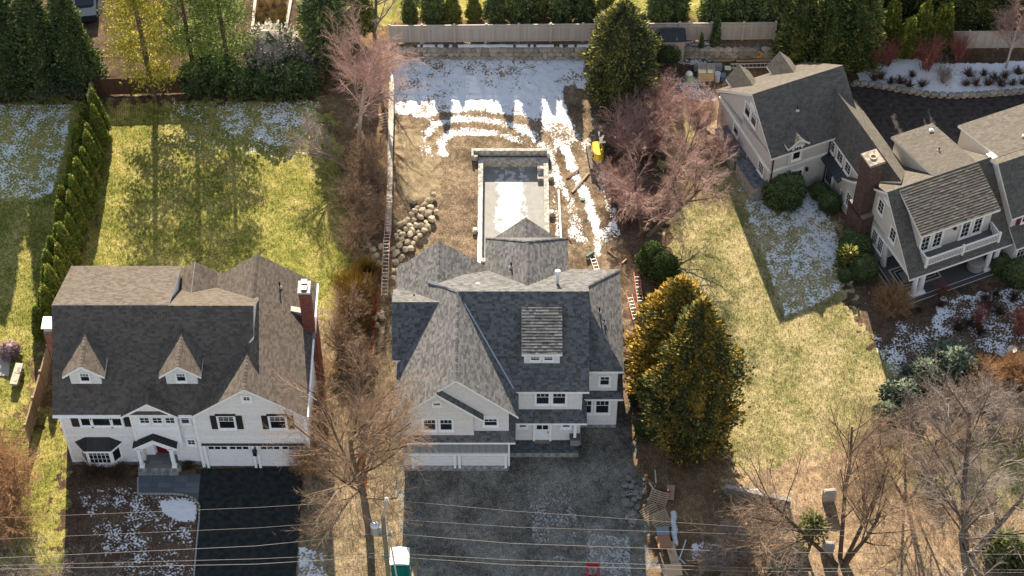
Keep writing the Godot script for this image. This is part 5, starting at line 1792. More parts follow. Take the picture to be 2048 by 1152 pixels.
	place(mah, Vector3(23.33, 0, -1.82))
	var blue := evergreen("blue_juniper", "", "shrub", 1.7, 1.35, dome_profile, 3200, 0.22, 0.34, 0.6, [Color(0.1, 0.13, 0.095), Color(0.14, 0.17, 0.12), Color(0.19, 0.21, 0.14), Color(0.07, 0.1, 0.07)], 0.4, 1.5, 0.0, 0.7)
	spread_out(blue, [[Vector3(29.15, 0, 7.07), 1.25, "large blue-green juniper on the right above the bare thicket"], [Vector3(27.71, 0, 7.81), 1.05, "blue-green juniper left of the large one"], [Vector3(25.78, 0, 9.44), 0.95, "blue-green juniper at the edge of the right lawn"], [Vector3(30.41, 0, 7.2), 0.9, "blue-green juniper right of the large one"], [Vector3(24.79, 0, 10.85), 0.7, "lowest blue-green juniper beside the lawn corner"]], "blue junipers at the edge of the right lawn")
	# --- round twiggy domes
	var dome := shrub("barberry_dome", "round russet barberry dome before the porch, sunlit on its left", 2.0, 170, [7, 5], rust, rust, 1.5)
	place(dome, Vector3(26.16, 0, 1.83))
	copy(dome, Vector3(31.48, 0, 7.9), 1.0, 0.95, "round russet barberry right of the blue junipers")
	copy(dome, Vector3(33.72, 0, 7.49), 2.2, 1.0, "olive-brown rounded hedge bush at the right edge")
	var ball := shrub("dormant_shrub", "", 0.75, 46, [5], [Color(0.09, 0.06, 0.04)], [Color(0.12, 0.075, 0.05), Color(0.09, 0.055, 0.04)], 1.3)
	var bp := [Vector3(27.82, 0, -20.05), Vector3(28.45, 0, -19.58), Vector3(29.2, 0, -19.53), Vector3(30.15, 0, -20.26), Vector3(29.84, 0, -19.27), Vector3(30.85, 0, -19.22), Vector3(34.46, 0, -20.31), Vector3(35.57, 0, -20.41), Vector3(34.1, 0, -19.37), Vector3(34.89, 0, -19.37), Vector3(35.8, 0, -19.37), Vector3(36.69, 0, -19.32), Vector3(37.61, 0, -19.42), Vector3(36.34, 0, -20), Vector3(37.19, 0, -20.15), Vector3(38.23, 0, -20.52), Vector3(27.24, 0, -19.89), Vector3(38.41, 0, -19.48)]
	bp.sort_custom(func(a, b): return a.x < b.x)
	var bs := []
	for k in bp.size():
		bs.append([bp[k], 0.8 + 0.35 * fmod(k * 0.61, 1.0), "low dormant brown shrub in the snowy bed, %s from the left" % ordinal(k)])
	spread_out(ball, bs, "dormant shrubs in the snowy bed")
	var ball2 := copy(ball, Vector3(32.64, 0, 1.7), 0.4, 1.3)
	var fp := [[Vector3(32.64, 0, 1.7), 1.3], [Vector3(33.42, 0, 2.26), 1.1], [Vector3(34.53, 0, 1.05), 1.2], [Vector3(33.46, 0, 0.61), 0.9], [Vector3(34.85, 0, 2.78), 1.2], [Vector3(32.63, 0, 1.05), 0.9], [Vector3(31.3, 0, 3.21), 1.2], [Vector3(30.39, 0, 3.64), 1.3], [Vector3(29.31, 0, 5.33), 1.1], [Vector3(31.8, 0, 3.98), 1.2], [Vector3(29.46, 0, 1.57), 0.8], [Vector3(27.96, 0, 2.01), 0.7]]
	var fs := []
	fp.sort_custom(func(a, b): return a[0].x < b[0].x)
	for k in fp.size():
		fs.append([fp[k][0], fp[k][1], "low dormant brown shrub before the porch, %s from the left" % ordinal(k)])
	spread_out(ball2, fs, "dormant shrubs before the porch")
	# --- bare trees
	var t1 := bare_tree("bare_maple", "large bare tree standing between the white house drive and the gray house", 19.0, 0.27, [17, 12, 9, 6], 0.03, 0.1, 0.62, Vector3(-0.03, 0, -0.05), tan_wood, tan)
	place(t1, Vector3(-9.07, 0, 19.28), 0.6)
	var t2 := bare_tree("pink_twigged_tree", "bare tree with fine pinkish upright twigs at the left lawn corner", 14.5, 0.18, [22, 12, 8, 5], 0.06, 0.08, 0.55, Vector3.ZERO, pale, pink)
	place(t2, Vector3(-11.22, 0, -13.31))
	var t3 := bare_tree("gray_barked_tree", "gray-barked bare tree growing at the left end of the gray fence", 13.0, 0.18, [11, 8, 6], 0.02, 0.15, 0.5, Vector3(-0.04, 0, 0), gray_wood, pale)
	place(t3, Vector3(-10.37, 0, -22.84), 1.2)
	var t4 := bare_tree("sprawling_bare_tree", "low bare tree sprawling over the left lawn edge", 6.5, 0.12, [12, 9, 8, 5], 0.0, 0.18, 0.62, Vector3(-0.7, 0, 0.1), pale, pale)
	place(t4, Vector3(-11.99, 0, -10.97), 0.0)
	var t5 := bare_tree("forked_bare_tree", "forked bare tree with long limbs leaning over the right lawn", 13.0, 0.2, [11, 9, 8, 5], 0.03, 0.1, 0.55, Vector3(0.32, 0, -0.1), tan_wood, pink, 3)
	place(t5, Vector3(9.41, 0, -4.76), 0.0)
	var t6 := bare_tree("many_stemmed_tree", "many-stemmed bare tree in the brush at the lower right", 14.5, 0.16, [11, 9, 7, 4], 0.05, 0.08, 0.55, Vector3(0.05, 0, 0), tan_wood, tan, 4)
	place(t6, Vector3(20.62, 0, 21.83), 0.8)
	var t7 := bare_tree("spreading_bare_tree", "thick spreading bare tree near the lower right corner", 13.5, 0.24, [10, 8, 7, 4], 0.02, 0.12, 0.6, Vector3(0.05, 0, 0), gray_wood, pale, 3)
	place(t7, Vector3(28.6, 0, 21.47), 0.3)
	copy(t6, Vector3(25.34, 0, 17.24), 2.2, 0.62, "smaller bare tree leaning between the two big lower right trees")
	copy(t2, Vector3(37.42, 0, -21.2), 1.0, 0.55, "bare crabapple standing in the snowy bed at the top right")
	copy(t4, Vector3(27.5, 0, 16.67), 3.5, 0.7, "low pale bare tree in the brush below the blue junipers")
	# --- shrubs and brush
	var br := shrub("brown_brush", "", 3.0, 34, [6, 6, 4], tan_wood, tan, 0.75)
	spread_out(br, [[Vector3(-10.95, 0, -10.63), 1.0, "tangled brown brush at the foot of the pink-twigged tree"], [Vector3(-10.03, 0, -8.48), 0.95, "tangled brown brush nearest the low wall above the ladder"], [Vector3(-11.29, 0, -7.07), 1.0, "tangled brown brush at the left lawn edge above the boulders"], [Vector3(-10.26, 0, -5.68), 1.0, "tangled brown brush in the middle of the strip beside the long ladder"], [Vector3(-10.87, 0, -3.39), 0.9, "tangled brown brush left of the gray stones"], [Vector3(-10.06, 0, -11.84), 0.8, "tangled brown brush just right of the pink-twigged tree trunk"], [Vector3(-11.02, 0, 2.78), 0.9, "tangled brown brush between the dry grass and the white house lawn"], [Vector3(-11.3, 0, 5.33), 1.0, "tangled brown brush right of the white house chimney"], [Vector3(-10.14, 0, 6.99), 0.8, "tangled brown brush beside the upper orange netting"]], "brown brush left of the low wall")
	var rd := shrub("reddish_shrub", "", 4.2, 40, [7, 6, 4], red, pink, 0.7)
	spread_out(rd, [[Vector3(8.55, 0, -12.33), 1.0, "tall reddish bare shrub right of the yellow excavator"], [Vector3(10.1, 0, -12.82), 1.05, "tall reddish bare shrub behind the forked tree"], [Vector3(11.34, 0, -15.8), 0.85, "reddish bare shrub below the gray shed"], [Vector3(7.68, 0, -8.01), 0.8, "reddish bare shrub left of the forked tree"], [Vector3(8.49, 0, -6.61), 0.55, "low reddish bare shrub at the forked tree foot"], [Vector3(13.88, 0, -14.8), 0.8, "reddish bare shrub left of the leaning wooden panel"], [Vector3(15.17, 0, -11.84), 0.6, "reddish bare shrub by the taupe house left wall"]], "reddish bare shrubs between the yards")
	var rs2 := shrub("red_twig_shrub", "", 3.0, 40, [6, 5], red, red, 0.45)
	spread_out(rs2, [[Vector3(27.18, 0, -21.04), 1.0, "red-twigged shrub at the foot of the rightmost cypress"], [Vector3(28.49, 0, -21.57), 0.85, "red-twigged shrub below the leftmost pointed junipers"], [Vector3(31.27, 0, -21.04), 1.0, "red-twigged shrub below the pointed juniper trio"], [Vector3(33.97, 0, -21.99), 0.85, "thin red-twigged shrub before the right fence"], [Vector3(29.58, 0, 0.61), 0.5, "small red-twigged shrub in the bed before the porch"], [Vector3(31.81, 0, 3.21), 0.6, "red-twigged shrub right of the porch bed path"], [Vector3(34.6, 0, 3.98), 0.9, "pink-red twiggy shrub at the right edge by the birdbath"]], "red-twigged shrubs of the taupe house garden")
	var og := shrub("orange_shrub", "", 3.2, 34, [7, 6, 4], rust, rust, 0.7)
	spread_out(og, [[Vector3(-13.37, 0, 8.02), 0.85, "orange-brown bare shrub farthest back beside the white house chimney"], [Vector3(-13.21, 0, 10.65), 0.95, "orange-brown bare shrub second from the back along the white house right wall"], [Vector3(-13.14, 0, 13.02), 1.05, "orange-brown bare shrub beside the white house garage right corner"], [Vector3(-13.13, 0, 15.15), 0.9, "orange-brown bare shrub lowest, at the top of the white house drive edge"], [Vector3(-31.95, 0, 17.61), 1.5, "tall sunlit orange-tan shrub at the left edge"], [Vector3(-32.88, 0, 15.72), 1.3, "orange-tan shrub cut by the left edge"], [Vector3(-31.42, 0, 20.02), 1.2, "orange-tan shrub lower at the left edge"], [Vector3(17.21, 0, -12.33), 0.45, "rusty-leaved low shrub beside the leaning wooden panel"]], "orange-brown shrubs")
	var th := shrub("gray_thicket_bush", "", 3.2, 26, [7, 7, 4], gray_wood, pale, 0.9)
	spread_out(th, [[Vector3(14.33, 0, 21.29), 1.0, "gray bare bush in the dark corner right of the junk pile"], [Vector3(16.3, 0, 20.2), 1.05, "gray bare bush left of the small juniper tree"], [Vector3(17.07, 0, 22.37), 0.9, "gray bare bush at the bottom right of the concrete wall"], [Vector3(12.71, 0, 22.01), 0.8, "gray bare bush nearest the junk pile"], [Vector3(-27.13, 0, 23.79), 0.95, "pale twiggy bush at the bottom beside the white house front lawn"], [Vector3(-25.05, 0, 24.32), 0.85, "pale twiggy bush at the bottom, rightmost of the left ones"], [Vector3(-30.49, 0, 24.14), 0.95, "pale twiggy bush in the bottom left corner"], [Vector3(26.48, 0, 11.84), 0.9, "pale bare bush below the blue junipers"], [Vector3(28.94, 0, 10.65), 1.0, "pale bare bush under the large blue juniper"], [Vector3(31.52, 0, 11.05), 1.0, "pale bare bush right of the junipers"], [Vector3(29.55, 0, 13.41), 0.9, "pale bare bush in the brush above the corner tree"], [Vector3(32.93, 0, 12.63), 0.9, "pale bare bush at the right edge in the brush"], [Vector3(23.33, 0, 13.61), 0.75, "pale bare bush at the bottom of the right lawn"], [Vector3(26.91, 0, 14.96), 0.8, "pale bare bush between the two lower right trees"], [Vector3(32.41, 0, -19.63), 0.5, "pale bare bush alone in the snowy bed"]], "pale bare bushes")
	var ws := grass_clump("dry_grass_clump", "", "grass clump", 2.4, 1.5, 900, [Color(0.36, 0.24, 0.09), Color(0.45, 0.32, 0.14), Color(0.28, 0.18, 0.07)], 0.015)
	spread_out(ws, [[Vector3(-10.52, 0, 1.92), 1.05, "tall tan dry grass between the left lawn and the netting"], [Vector3(-11.2, 0, 0.61), 0.9, "tan dry grass at the left lawn edge"], [Vector3(-10.05, 0, -0.71), 0.8, "tan dry grass nearest the ladder"], [Vector3(-10.64, 0, 3.64), 0.9, "tan dry grass above the bare maple twigs"]], "dry grass by the left lawn")
	var wisp := grass_clump("dry_garden_grass", "", "grass clump", 0.6, 0.45, 90, [Color(0.3, 0.22, 0.14), Color(0.4, 0.3, 0.2)], 0.012)
	var wl := []
	for k in 14:
		var e := [Vector3(-19.54, 0, -28.05), Vector3(-19.01, 0, -27.72), Vector3(-18.53, 0, -28.16), Vector3(-18.03, 0, -27.61), Vector3(-19.15, 0, -27.06), Vector3(-18.55, 0, -26.73), Vector3(-17.96, 0, -26.62), Vector3(-19.4, 0, -26.29), Vector3(-18.76, 0, -25.96), Vector3(-18.1, 0, -25.96), Vector3(-17.68, 0, -27.06), Vector3(-17.61, 0, -26.07), Vector3(-19.72, 0, -26.95), Vector3(-17.83, 0, -28.16)]
		wl.append([e[k], 1.0, "dry grass tuft in the edged mulch bed at the top"])
	spread_out(wisp, wl, "dry grass tufts in the edged bed")
	var dl := []
	for q in [Vector3(-37.61, 0, -18.24), Vector3(-35.78, 0, -18.24), Vector3(-34.91, 0, -18.19), Vector3(-33.57, 0, -18.24), Vector3(-32.52, 0, -18.19)]:
		dl.append([q, 0.42, "little dry shrub below the top left arborvitae, %s from the left" % ordinal(dl.size())])
	var dry := copy(th, Vector3(-37.61, 0, -18.24), 0.0, 0.42)
	spread_out(dry, dl, "little dry shrubs by the snowy lawn")
	var fb := shrub("front_bed_shrub", "wide low dormant shrub under the bay window of the white house", 1.2, 110, [6, 4], [Color(0.1, 0.07, 0.05)], [Color(0.13, 0.09, 0.06), Color(0.1, 0.07, 0.05)], 1.6)
	place(fb, Vector3(-26.98, 0, 15.15))
	copy(fb, Vector3(-25.47, 0, 15.34), 1.4, 0.9, "low dormant shrub left of the white house steps")
	copy(fb, Vector3(-20.94, 0, 14.73), 2.2, 0.5, "small low shrub between the white house steps and the garage")
	var az := evergreen("heather_bush", "pinkish heather bush on the far left lawn", "shrub", 1.0, 0.75, dome_profile, 900, 0.14, 0.4, 0.5, [Color(0.3, 0.2, 0.22), Color(0.22, 0.14, 0.15), Color(0.36, 0.26, 0.26)], 0.3, 1.6)
	place(az, Vector3(-33.86, 0, 5.66))
	var jt := bare_tree("juniper_tree", "small leaning juniper tree with olive foliage at the lower right", 4.5, 0.12, [7, 5], 0.05, 0.15, 0.4, Vector3(0.1, 0, 0), tan_wood, tan)
	place(jt, Vector3(18.47, 0, 21.36), 0.0)
	var jg := Geo.new()
	crown(jg, 2.6, 4.6, 1.0, dome_profile, 900, 0.26, 0.3, 0.6, [Color(0.13, 0.13, 0.055), Color(0.18, 0.17, 0.075), Color(0.09, 0.1, 0.045)], 0.5, 1.5, 0.0)
	part("foliage", jg, M.leaf, jt)
	var lg := evergreen("lower_juniper", "", "shrub", 1.6, 1.2, dome_profile, 1500, 0.25, 0.3, 0.5, [Color(0.07, 0.09, 0.03), Color(0.1, 0.12, 0.04), Color(0.14, 0.14, 0.05)], 0.4, 1.5, 0.0, 0.6)
	spread_out(lg, [[Vector3(30.82, 0, 21.29), 1.15, "dark olive juniper right of the thick spreading tree"], [Vector3(32.05, 0, 21.65), 1.0, "grayish juniper in the bottom right corner"], [Vector3(16.69, 0, 23.08), 0.7, "green shrub tip at the bottom below the gray thicket"], [Vector3(17.78, 0, 21.29), 0.6, "olive shrub under the small juniper tree"]], "junipers in the lower right brush")

# a pine: bare lower trunk, whorls of boughs hung with needle clumps
func pine(called: String, label: String, at: Vector3, h: float, r: float, cols: Array, whorls: int, trunk_r: float) -> void:
	var o := thing(called, label, "pine", "", at)
	var g := Geo.new()
	g.col = Color(0.12, 0.09, 0.065)
	var top := Vector3(rng.randf_range(-0.2, 0.2), h, rng.randf_range(-0.2, 0.2))
	g.tube(Vector3(0, -0.1, 0), top * 0.5, trunk_r, trunk_r * 0.7, 8)
	g.tube(top * 0.5, top, trunk_r * 0.7, 0.03, 7)
	part("trunk", g, M.bark, o)
	var b := Geo.new()
	var n := Geo.new()
	for k in whorls:
		var t := lerpf(0.12, 0.98, (k + rng.randf() * 0.6) / whorls)
		var len := r * (1.0 - t * 0.72) * rng.randf_range(0.75, 1.1) * clampf(t * 4.0, 0.6, 1.0)
		for j in 6:
			var a := rng.randf() * TAU
			var d := Vector3(cos(a), rng.randf_range(-0.12, 0.22), -sin(a)).normalized()
			var p := top * t
			var e := p + d * len
			b.col = Color(0.13, 0.1, 0.07)
			b.tube(p, e, 0.028, 0.01, 3)
			for m in 40:
				var f := rng.randf_range(0.25, 1.05)
				var q := p.lerp(e, f) + Vector3(rng.randf_range(-1, 1), rng.randf_range(-0.5, 0.7), rng.randf_range(-1, 1)) * (0.3 + 0.35 * f)
				for w in 4:
					n.col = pick(cols)
					spray(n, q, (d + Vector3(rng.randf_range(-1, 1), rng.randf_range(-0.2, 1.1), rng.randf_range(-1, 1))).normalized(), rng.randf_range(0.15, 0.27), 0.03)
	part("boughs", b, M.bark, o)
	part("crown", n, M.leaf, o)

# ---------------------------------------------------------------- fences, walls, paving and loose things
func rock_mesh(seed_: int, sx: float, sy: float, sz: float, boxy: float, col: Color) -> ArrayMesh:
	var f := FastNoiseLite.new()
	f.seed = seed_
	f.frequency = 0.9
	var g := Geo.new()
	var base := [Vector3(1, 0, 0), Vector3(-1, 0, 0), Vector3(0, 1, 0), Vector3(0, -1, 0), Vector3(0, 0, 1), Vector3(0, 0, -1)]
	var faces := [[2, 4, 0], [2, 0, 5], [2, 5, 1], [2, 1, 4], [3, 0, 4], [3, 5, 0], [3, 1, 5], [3, 4, 1]]
	var shape := func(d: Vector3) -> Vector3:
		var n := d.normalized()
		var m := maxf(absf(n.x), maxf(absf(n.y), absf(n.z)))
		var q := n.lerp(n / m, boxy) * (1.0 + 0.35 * f.get_noise_3d(n.x * 1.3, n.y * 1.3, n.z * 1.3))
		return Vector3(q.x * sx, q.y * sy, q.z * sz)
	for t in faces:
		var a: Vector3 = base[t[0]]
		var b: Vector3 = base[t[1]]
		var d: Vector3 = base[t[2]]
		var ab := (a + b) / 2
		var bd := (b + d) / 2
		var da := (d + a) / 2
		for q in [[a, ab, da], [ab, b, bd], [da, bd, d], [ab, bd, da]]:
			g.col = col * (0.9 + 0.2 * fmod(seed_ * 0.37 + q[0].x * 3.1 + q[1].z * 1.7 + 10.0, 1.0))
			g.tri(shape.call(q[0]), shape.call(q[1]), shape.call(q[2]))
	return g.mesh(M.stone)

func sheet(called: String, pts: PackedVector2Array, y: float, m: Material, col: Color) -> MeshInstance3D:
	var g := Geo.new()
	g.col = col
	var ix := Geometry2D.triangulate_polygon(pts)
	for k in range(0, ix.size(), 3):
		var a := Vector3(pts[ix[k]].x, y, pts[ix[k]].y)
		var b := Vector3(pts[ix[k + 1]].x, y, pts[ix[k + 1]].y)
		var d := Vector3(pts[ix[k + 2]].x, y, pts[ix[k + 2]].y)
		if (b - a).cross(d - a).y > 0:
			g.tri(a, b, d)
		else:
			g.tri(a, d, b)
	for k in pts.size():
		var p := Vector3(pts[k].x, y, pts[k].y)
		var q2 := pts[(k + 1) % pts.size()]
		var q := Vector3(q2.x, y, q2.y)
		g.quad(p - Vector3(0, 0.12, 0), q - Vector3(0, 0.12, 0), q, p)
	return struct(called, g.mesh(m))

# a run of board panels between capped posts
func panel_fence(label: String, a: Vector3, b: Vector3, panel: float, h: float, col: Color, bands: bool, group := "") -> void:
	var o := thing("fence", label, "fence", group, a)
	var d := b - a
	var n := int(round(Vector2(d.x, d.z).length() / panel))
	d /= n
	var l := Vector2(d.x, d.z).length()
	var turn := Basis(Vector3.UP, atan2(-d.z, d.x))
	var variants := []
	for k in 3:
		var g := Geo.new()
		var m := int(l / 0.14)
		for i in m:
			var q := rng.randf_range(0.86, 1.1)
			g.col = Color(col.r * q, col.g * q, col.b * q)
			g.box(i * l / m, (i + 1) * l / m - 0.008, 0.06, h * (0.8 if bands else 1.0), -0.012, 0.012)
			if bands:
				g.box(i * l / m, (i + 1) * l / m - 0.012, h * 0.84, h * 0.97, -0.008, 0.008)
		variants.append(g.mesh(M.wood))
	var r := Geo.new()
	r.col = col * 1.06
	r.box(0, l, h * 0.97, h, -0.045, 0.045)
	r.box(0, l, 0.04, 0.14, 0.012, 0.04)
	if bands:
		r.box(0, l, h * 0.79, h * 0.845, -0.03, 0.03)
	var rm := r.mesh(M.wood)
	var p := Geo.new()
	p.col = col * 1.04
	p.box(-0.065, 0.065, -0.3, h + 0.06, -0.065, 0.065)
	p.col = col * 1.2
	p.cbox(-0.085, 0.085, h + 0.06, h + 0.12, -0.085, 0.085, 0.03)
	var pm := p.mesh(M.wood)
	for k in n + 1:
		piece("post", pm, o, Transform3D(turn, d * k))
		if k < n:
			var q := piece("panel", variants[k % 3], o, Transform3D(turn, d * k))
			piece("rail", rm, q)

func ladder(label: String, a: Vector3, b: Vector3, w: float, col: Color) -> void:
	var o := thing("ladder", label, "ladder", "ladders lying about the gray house", a)
	var d := b - a
	var l := d.length()
	d /= l
	var s := d.cross(Vector3.UP).normalized() * (w / 2)
	for k in [-1.0, 1.0]:
		var g := Geo.new()
		g.col = col
		g.bar(s * k, s * k + d * l, 0.04, 0.09)
		part("rail", g, M.plastic, o)
	var r := Geo.new()
	r.col = Color(0.6, 0.6, 0.6)
	r.tube(-s, s, 0.022, 0.022, 6)
	var rm := r.mesh(M.metal)
	var n := int(l / 0.3)
	for k in n:
		piece("rung", rm, o, Transform3D(Basis(), d * (0.15 + k * 0.3)))

func plank(label: String, a: Vector3, b: Vector3, w: float, h: float, col: Color, group := "scrap lumber on the ground", called := "plank", mat := "wood") -> void:
	var g := Geo.new()
	g.col = col
	g.bar(Vector3.ZERO, b - a, w, h)
	solo(called, g, M[mat], label, "plank" if called == "plank" else "pipe", group, a)

func crate_box(called: String, label: String, cat: String, at: Vector3, turn: float, sx: float, sy: float, sz: float, col: Color, lid: Color, m := "plastic") -> Node3D:
	var o := thing(called, label, cat, "", at, turn)
	var g := Geo.new()
	g.col = col
	g.prism([Vector3(-sx / 2 * 0.92, 0, sz / 2 * 0.92), Vector3(sx / 2 * 0.92, 0, sz / 2 * 0.92), Vector3(sx / 2, sy, sz / 2), Vector3(-sx / 2, sy, sz / 2)], Vector3(0, 0, -sz * 0.96))
	part("body", g, M[m], o)
	g = Geo.new()
	g.col = lid
	g.cbox(-sx / 2 - 0.03, sx / 2 + 0.03, sy, sy + 0.08, -sz / 2 - 0.03, sz / 2 + 0.03, 0.03)
	part("lid", g, M[m], o)
	return o

func drum(called: String, label: String, cat: String, at: Vector3, prof: Array, col: Color, lid: Color, lid_prof: Array, m := "plastic") -> Node3D:
	var o := thing(called, label, cat, "", at)
	var g := Geo.new()
	g.col = col
	g.lathe(Vector3.ZERO, prof, 18)
	part("body", g, M[m], o)
	if lid_prof.size() > 0:
		g = Geo.new()
		g.col = lid
		g.lathe(Vector3.ZERO, lid_prof, 18)
		part("lid", g, M[m], o)
	return o

func fn0(k: int) -> float:
	return fmod(absf(sin(k * 12.9898) * 43758.5453), 1.0)

func build_details() -> void:
	# ---------------- fences
	var gray := Color(0.42, 0.385, 0.34)
	panel_fence("long gray board fence with capped posts on the terrace behind the gray house", Vector3(-9.2, 1.0, -22.85), Vector3(19.9, 1.0, -23.2), 2.42, 1.8, gray, true)
	panel_fence("gray board fence behind the snowy bed at the top right", Vector3(32.23, 0, -23.21), Vector3(39.5, 0, -23.3), 2.42, 1.8, gray, true)
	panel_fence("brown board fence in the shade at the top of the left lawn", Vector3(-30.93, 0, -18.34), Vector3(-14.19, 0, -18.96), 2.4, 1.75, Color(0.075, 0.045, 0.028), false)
	panel_fence("weathered board fence beside the left wall of the white house", Vector3(-31.01, 0, 6.24), Vector3(-31.56, 0, 12.63), 2.4, 1.75, Color(0.3, 0.22, 0.14), false)
	panel_fence("short weathered fence end beside the top of the arborvitae hedge", Vector3(-31.22, 0, -18.86), Vector3(-31.32, 0, -16.71), 1.0, 1.7, Color(0.32, 0.28, 0.23), false)
	var pk := thing("picket_fence", "black metal picket fence at the left edge", "fence", "", Vector3(-33.94, 0, 12.43))
	var pl := (Vector3(-31.69, 0, 12.63) - Vector3(-33.94, 0, 12.43))
	var pd := pl / 26
	var g := Geo.new()
	g.col = Color(0.03, 0.028, 0.026)
	g.tube(Vector3.ZERO, Vector3(0, 1.1, 0), 0.014, 0.014, 5, true)
	var pm := g.mesh(M.metal)
	for k in 27:
		piece("picket", pm, pk, Transform3D(Basis(), pd * k))
	for y in [0.15, 0.95]:
		g = Geo.new()
		g.col = Color(0.03, 0.028, 0.026)
		g.bar(Vector3(0, y, 0), pl + Vector3(0, y, 0), 0.03, 0.03)
		part("rail", g, M.metal, pk)
	# ---------------- retaining wall of picked stones
	var sw := thing("stone_wall", "fieldstone retaining wall below the gray fence, above the snowy yard", "wall")
	var stones := []
	for k in 9:
		var q := 0.75 + 0.07 * k
		stones.append(rock_mesh(100 + k, 0.5, 0.5, 0.5, 0.85, Color(0.33 * q, 0.29 * q, 0.235 * q)))
	for r in 3:
		var x := -9.3 + 0.2 * r
		while x < 20.0:
			var w := rng.randf_range(0.32, 0.8)
			var hh := rng.randf_range(0.29, 0.36)
			if x < 5.6 or x > 9.0:
				piece("stone", stones[rng.randi() % 9], sw, Transform3D(Basis().rotated(Vector3.UP, rng.randf_range(-0.12, 0.12)).scaled(Vector3(w, hh * 1.12, 0.45)), Vector3(x + w / 2, 0.16 + r * 0.32, -22.2 - r * 0.05)))
			x += w * 0.97
	g = Geo.new()
	g.col = Color(0.1, 0.09, 0.08)
	g.box(-9.3, 20.0, -0.2, 0.95, -22.6, -22.3)
	part("backing", g, M.stone, sw)
	var ss := Geo.new()
	for k in 60:
		var x := -7.4 + k * 0.22
		if fn0(k) > 0.25:
			ss.col = Color(0.72, 0.73, 0.75)
			ss.cbox(x, x + 0.23, 0.9, 1.03 + 0.03 * fn0(k + 7), -22.62, -22.4 + 0.05 * fn0(k + 3), 0.02)
	var sno := MeshInstance3D.new()
	sno.name = numbered("snow")
	sno.mesh = ss.mesh(M.snow)
	add_child(sno)
	tag(sno, "thin line of snow on the ledge below the gray fence", "snow")
	stuff(sno)
	# ---------------- low wall with coping slabs, left of the yard
	var lw := thing("low_wall", "low pale stone wall running along the left side of the muddy yard", "wall")
	var la := Vector3(-9.02, 0, -19.27)
	var lb := Vector3(-8.7, 0, -4.76)
	g = Geo.new()
	g.col = Color(0.3, 0.26, 0.22)
	g.bar(la + Vector3(0, 0.2, 0), lb + Vector3(0, 0.2, 0), 0.3, 0.5)
	part("body", g, M.stone, lw)
	for k in 17:
		g = Geo.new()
		var q := rng.randf_range(0.8, 1.12)
		g.col = Color(0.5 * q, 0.45 * q, 0.38 * q)
		var a := la.lerp(lb, (k + 0.01) / 17.0)
		var b := la.lerp(lb, (k + 0.985) / 17.0)
		g.bar(a + Vector3(rng.randf_range(-0.02, 0.02), 0.48, 0), b + Vector3(rng.randf_range(-0.02, 0.02), 0.48, 0), 0.37, 0.07)
		part("coping_slab", g, M.stone, lw)
	# ---------------- ladders
	var fib := Color(0.5, 0.24, 0.18)
	ladder("long pinkish ladder lying on the low wall left of the rock pile", Vector3(-8.8, 0.62, -2.66), Vector3(-8.75, 0.62, -7.86), 0.4, fib)
	ladder("ladder at the lower end of the low wall, near the gray house", Vector3(-8.79, 0.3, 0.93), Vector3(-8.81, 0.66, -3.76), 0.42, Color(0.52, 0.3, 0.24))
	ladder("red ladder on the ground between the gray house and the golden arborvitae", Vector3(8.85, 0.1, 1.35), Vector3(8.67, 0.1, -1.29), 0.38, Color(0.5, 0.16, 0.11))
	ladder("short tilted red ladder on the ground next to the gray house eave", Vector3(8.48, 0.15, 2.89), Vector3(8.11, 0.1, 0.69), 0.38, Color(0.5, 0.18, 0.13))
	ladder("short ladder lying behind the gray house near the green tank", Vector3(5.99, 0.1, -1.16), Vector3(5.64, 0.1, -2.77), 0.36, Color(0.6, 0.45, 0.4))
	# ---------------- pool shell
	var pool := thing("pool", "unfinished concrete pool shell behind the gray house with old snow on its floor", "pool")
	g = Geo.new()
	g.col = Color(0.42, 0.4, 0.36)
	for b in [[-2.45, -2.1, -12.0, -2.3], [2.3, 2.65, -12.0, -2.3], [-2.1, 2.3, -12.0, -11.68], [-2.1, 2.3, -2.6, -2.3]]:
		g.box(b[0], b[1], -0.6, 0.1, b[2], b[3])
	g.box(-2.45, 2.65, -0.75, -0.6, -12.0, -2.3)
	part("basin_wall", g, M.concrete, pool)
	g = Geo.new()
	g.col = Color(0.44, 0.42, 0.38)
	g.box(-2.95, 2.75, -0.1, 0.55, -12.5, -12.25)
	g.box(2.55, 2.75, -0.1, 0.55, -12.25, -11.95)
	g.box(-2.95, -2.8, -0.1, 0.55, -12.25, -11.8)
	g.box(-2.8, -2.5, -0.1, 0.4, -12.0, -11.8)
	part("raised_wall", g, M.concrete, pool)
	g = Geo.new()
	g.col = Color(0.46, 0.44, 0.4)
	g.cbox(1.85, 2.3, -0.6, 0.0, -11.68, -11.0, 0.02)
	g.cbox(1.85, 2.3, -0.6, -0.3, -11.0, -10.3, 0.02)
	part("pool_step", g, M.concrete, pool)
	g = Geo.new()
	var fn := FastNoiseLite.new()
	fn.seed = 5
	fn.frequency = 1.1
	fn.fractal_octaves = 4
	var st := 0.1
	for i in 44:
		for j in 90:
			var x := -2.1 + i * st
			var z := -11.68 + j * st
			var v := fn.get_noise_2d(x * 1.2, z * 1.2)
			var inside := 1.0 - maxf(absf(x + 0.15) / 0.95, absf(z + 7.8) / 3.0)
			if inside + v * 0.75 > 0.0:
				g.col = Color(0.37, 0.37, 0.37) * (0.92 + 0.14 * rng.randf())
			else:
				g.col = Color(0.19, 0.19, 0.178) * (1.0 + 0.2 * v)
			g.quad(Vector3(x, -0.59, z + st), Vector3(x + st, -0.59, z + st), Vector3(x + st, -0.59, z), Vector3(x, -0.59, z))
	part("pool_floor", g, M.paint, pool)
	g = Geo.new()
	g.col = Color(0.76, 0.75, 0.73)
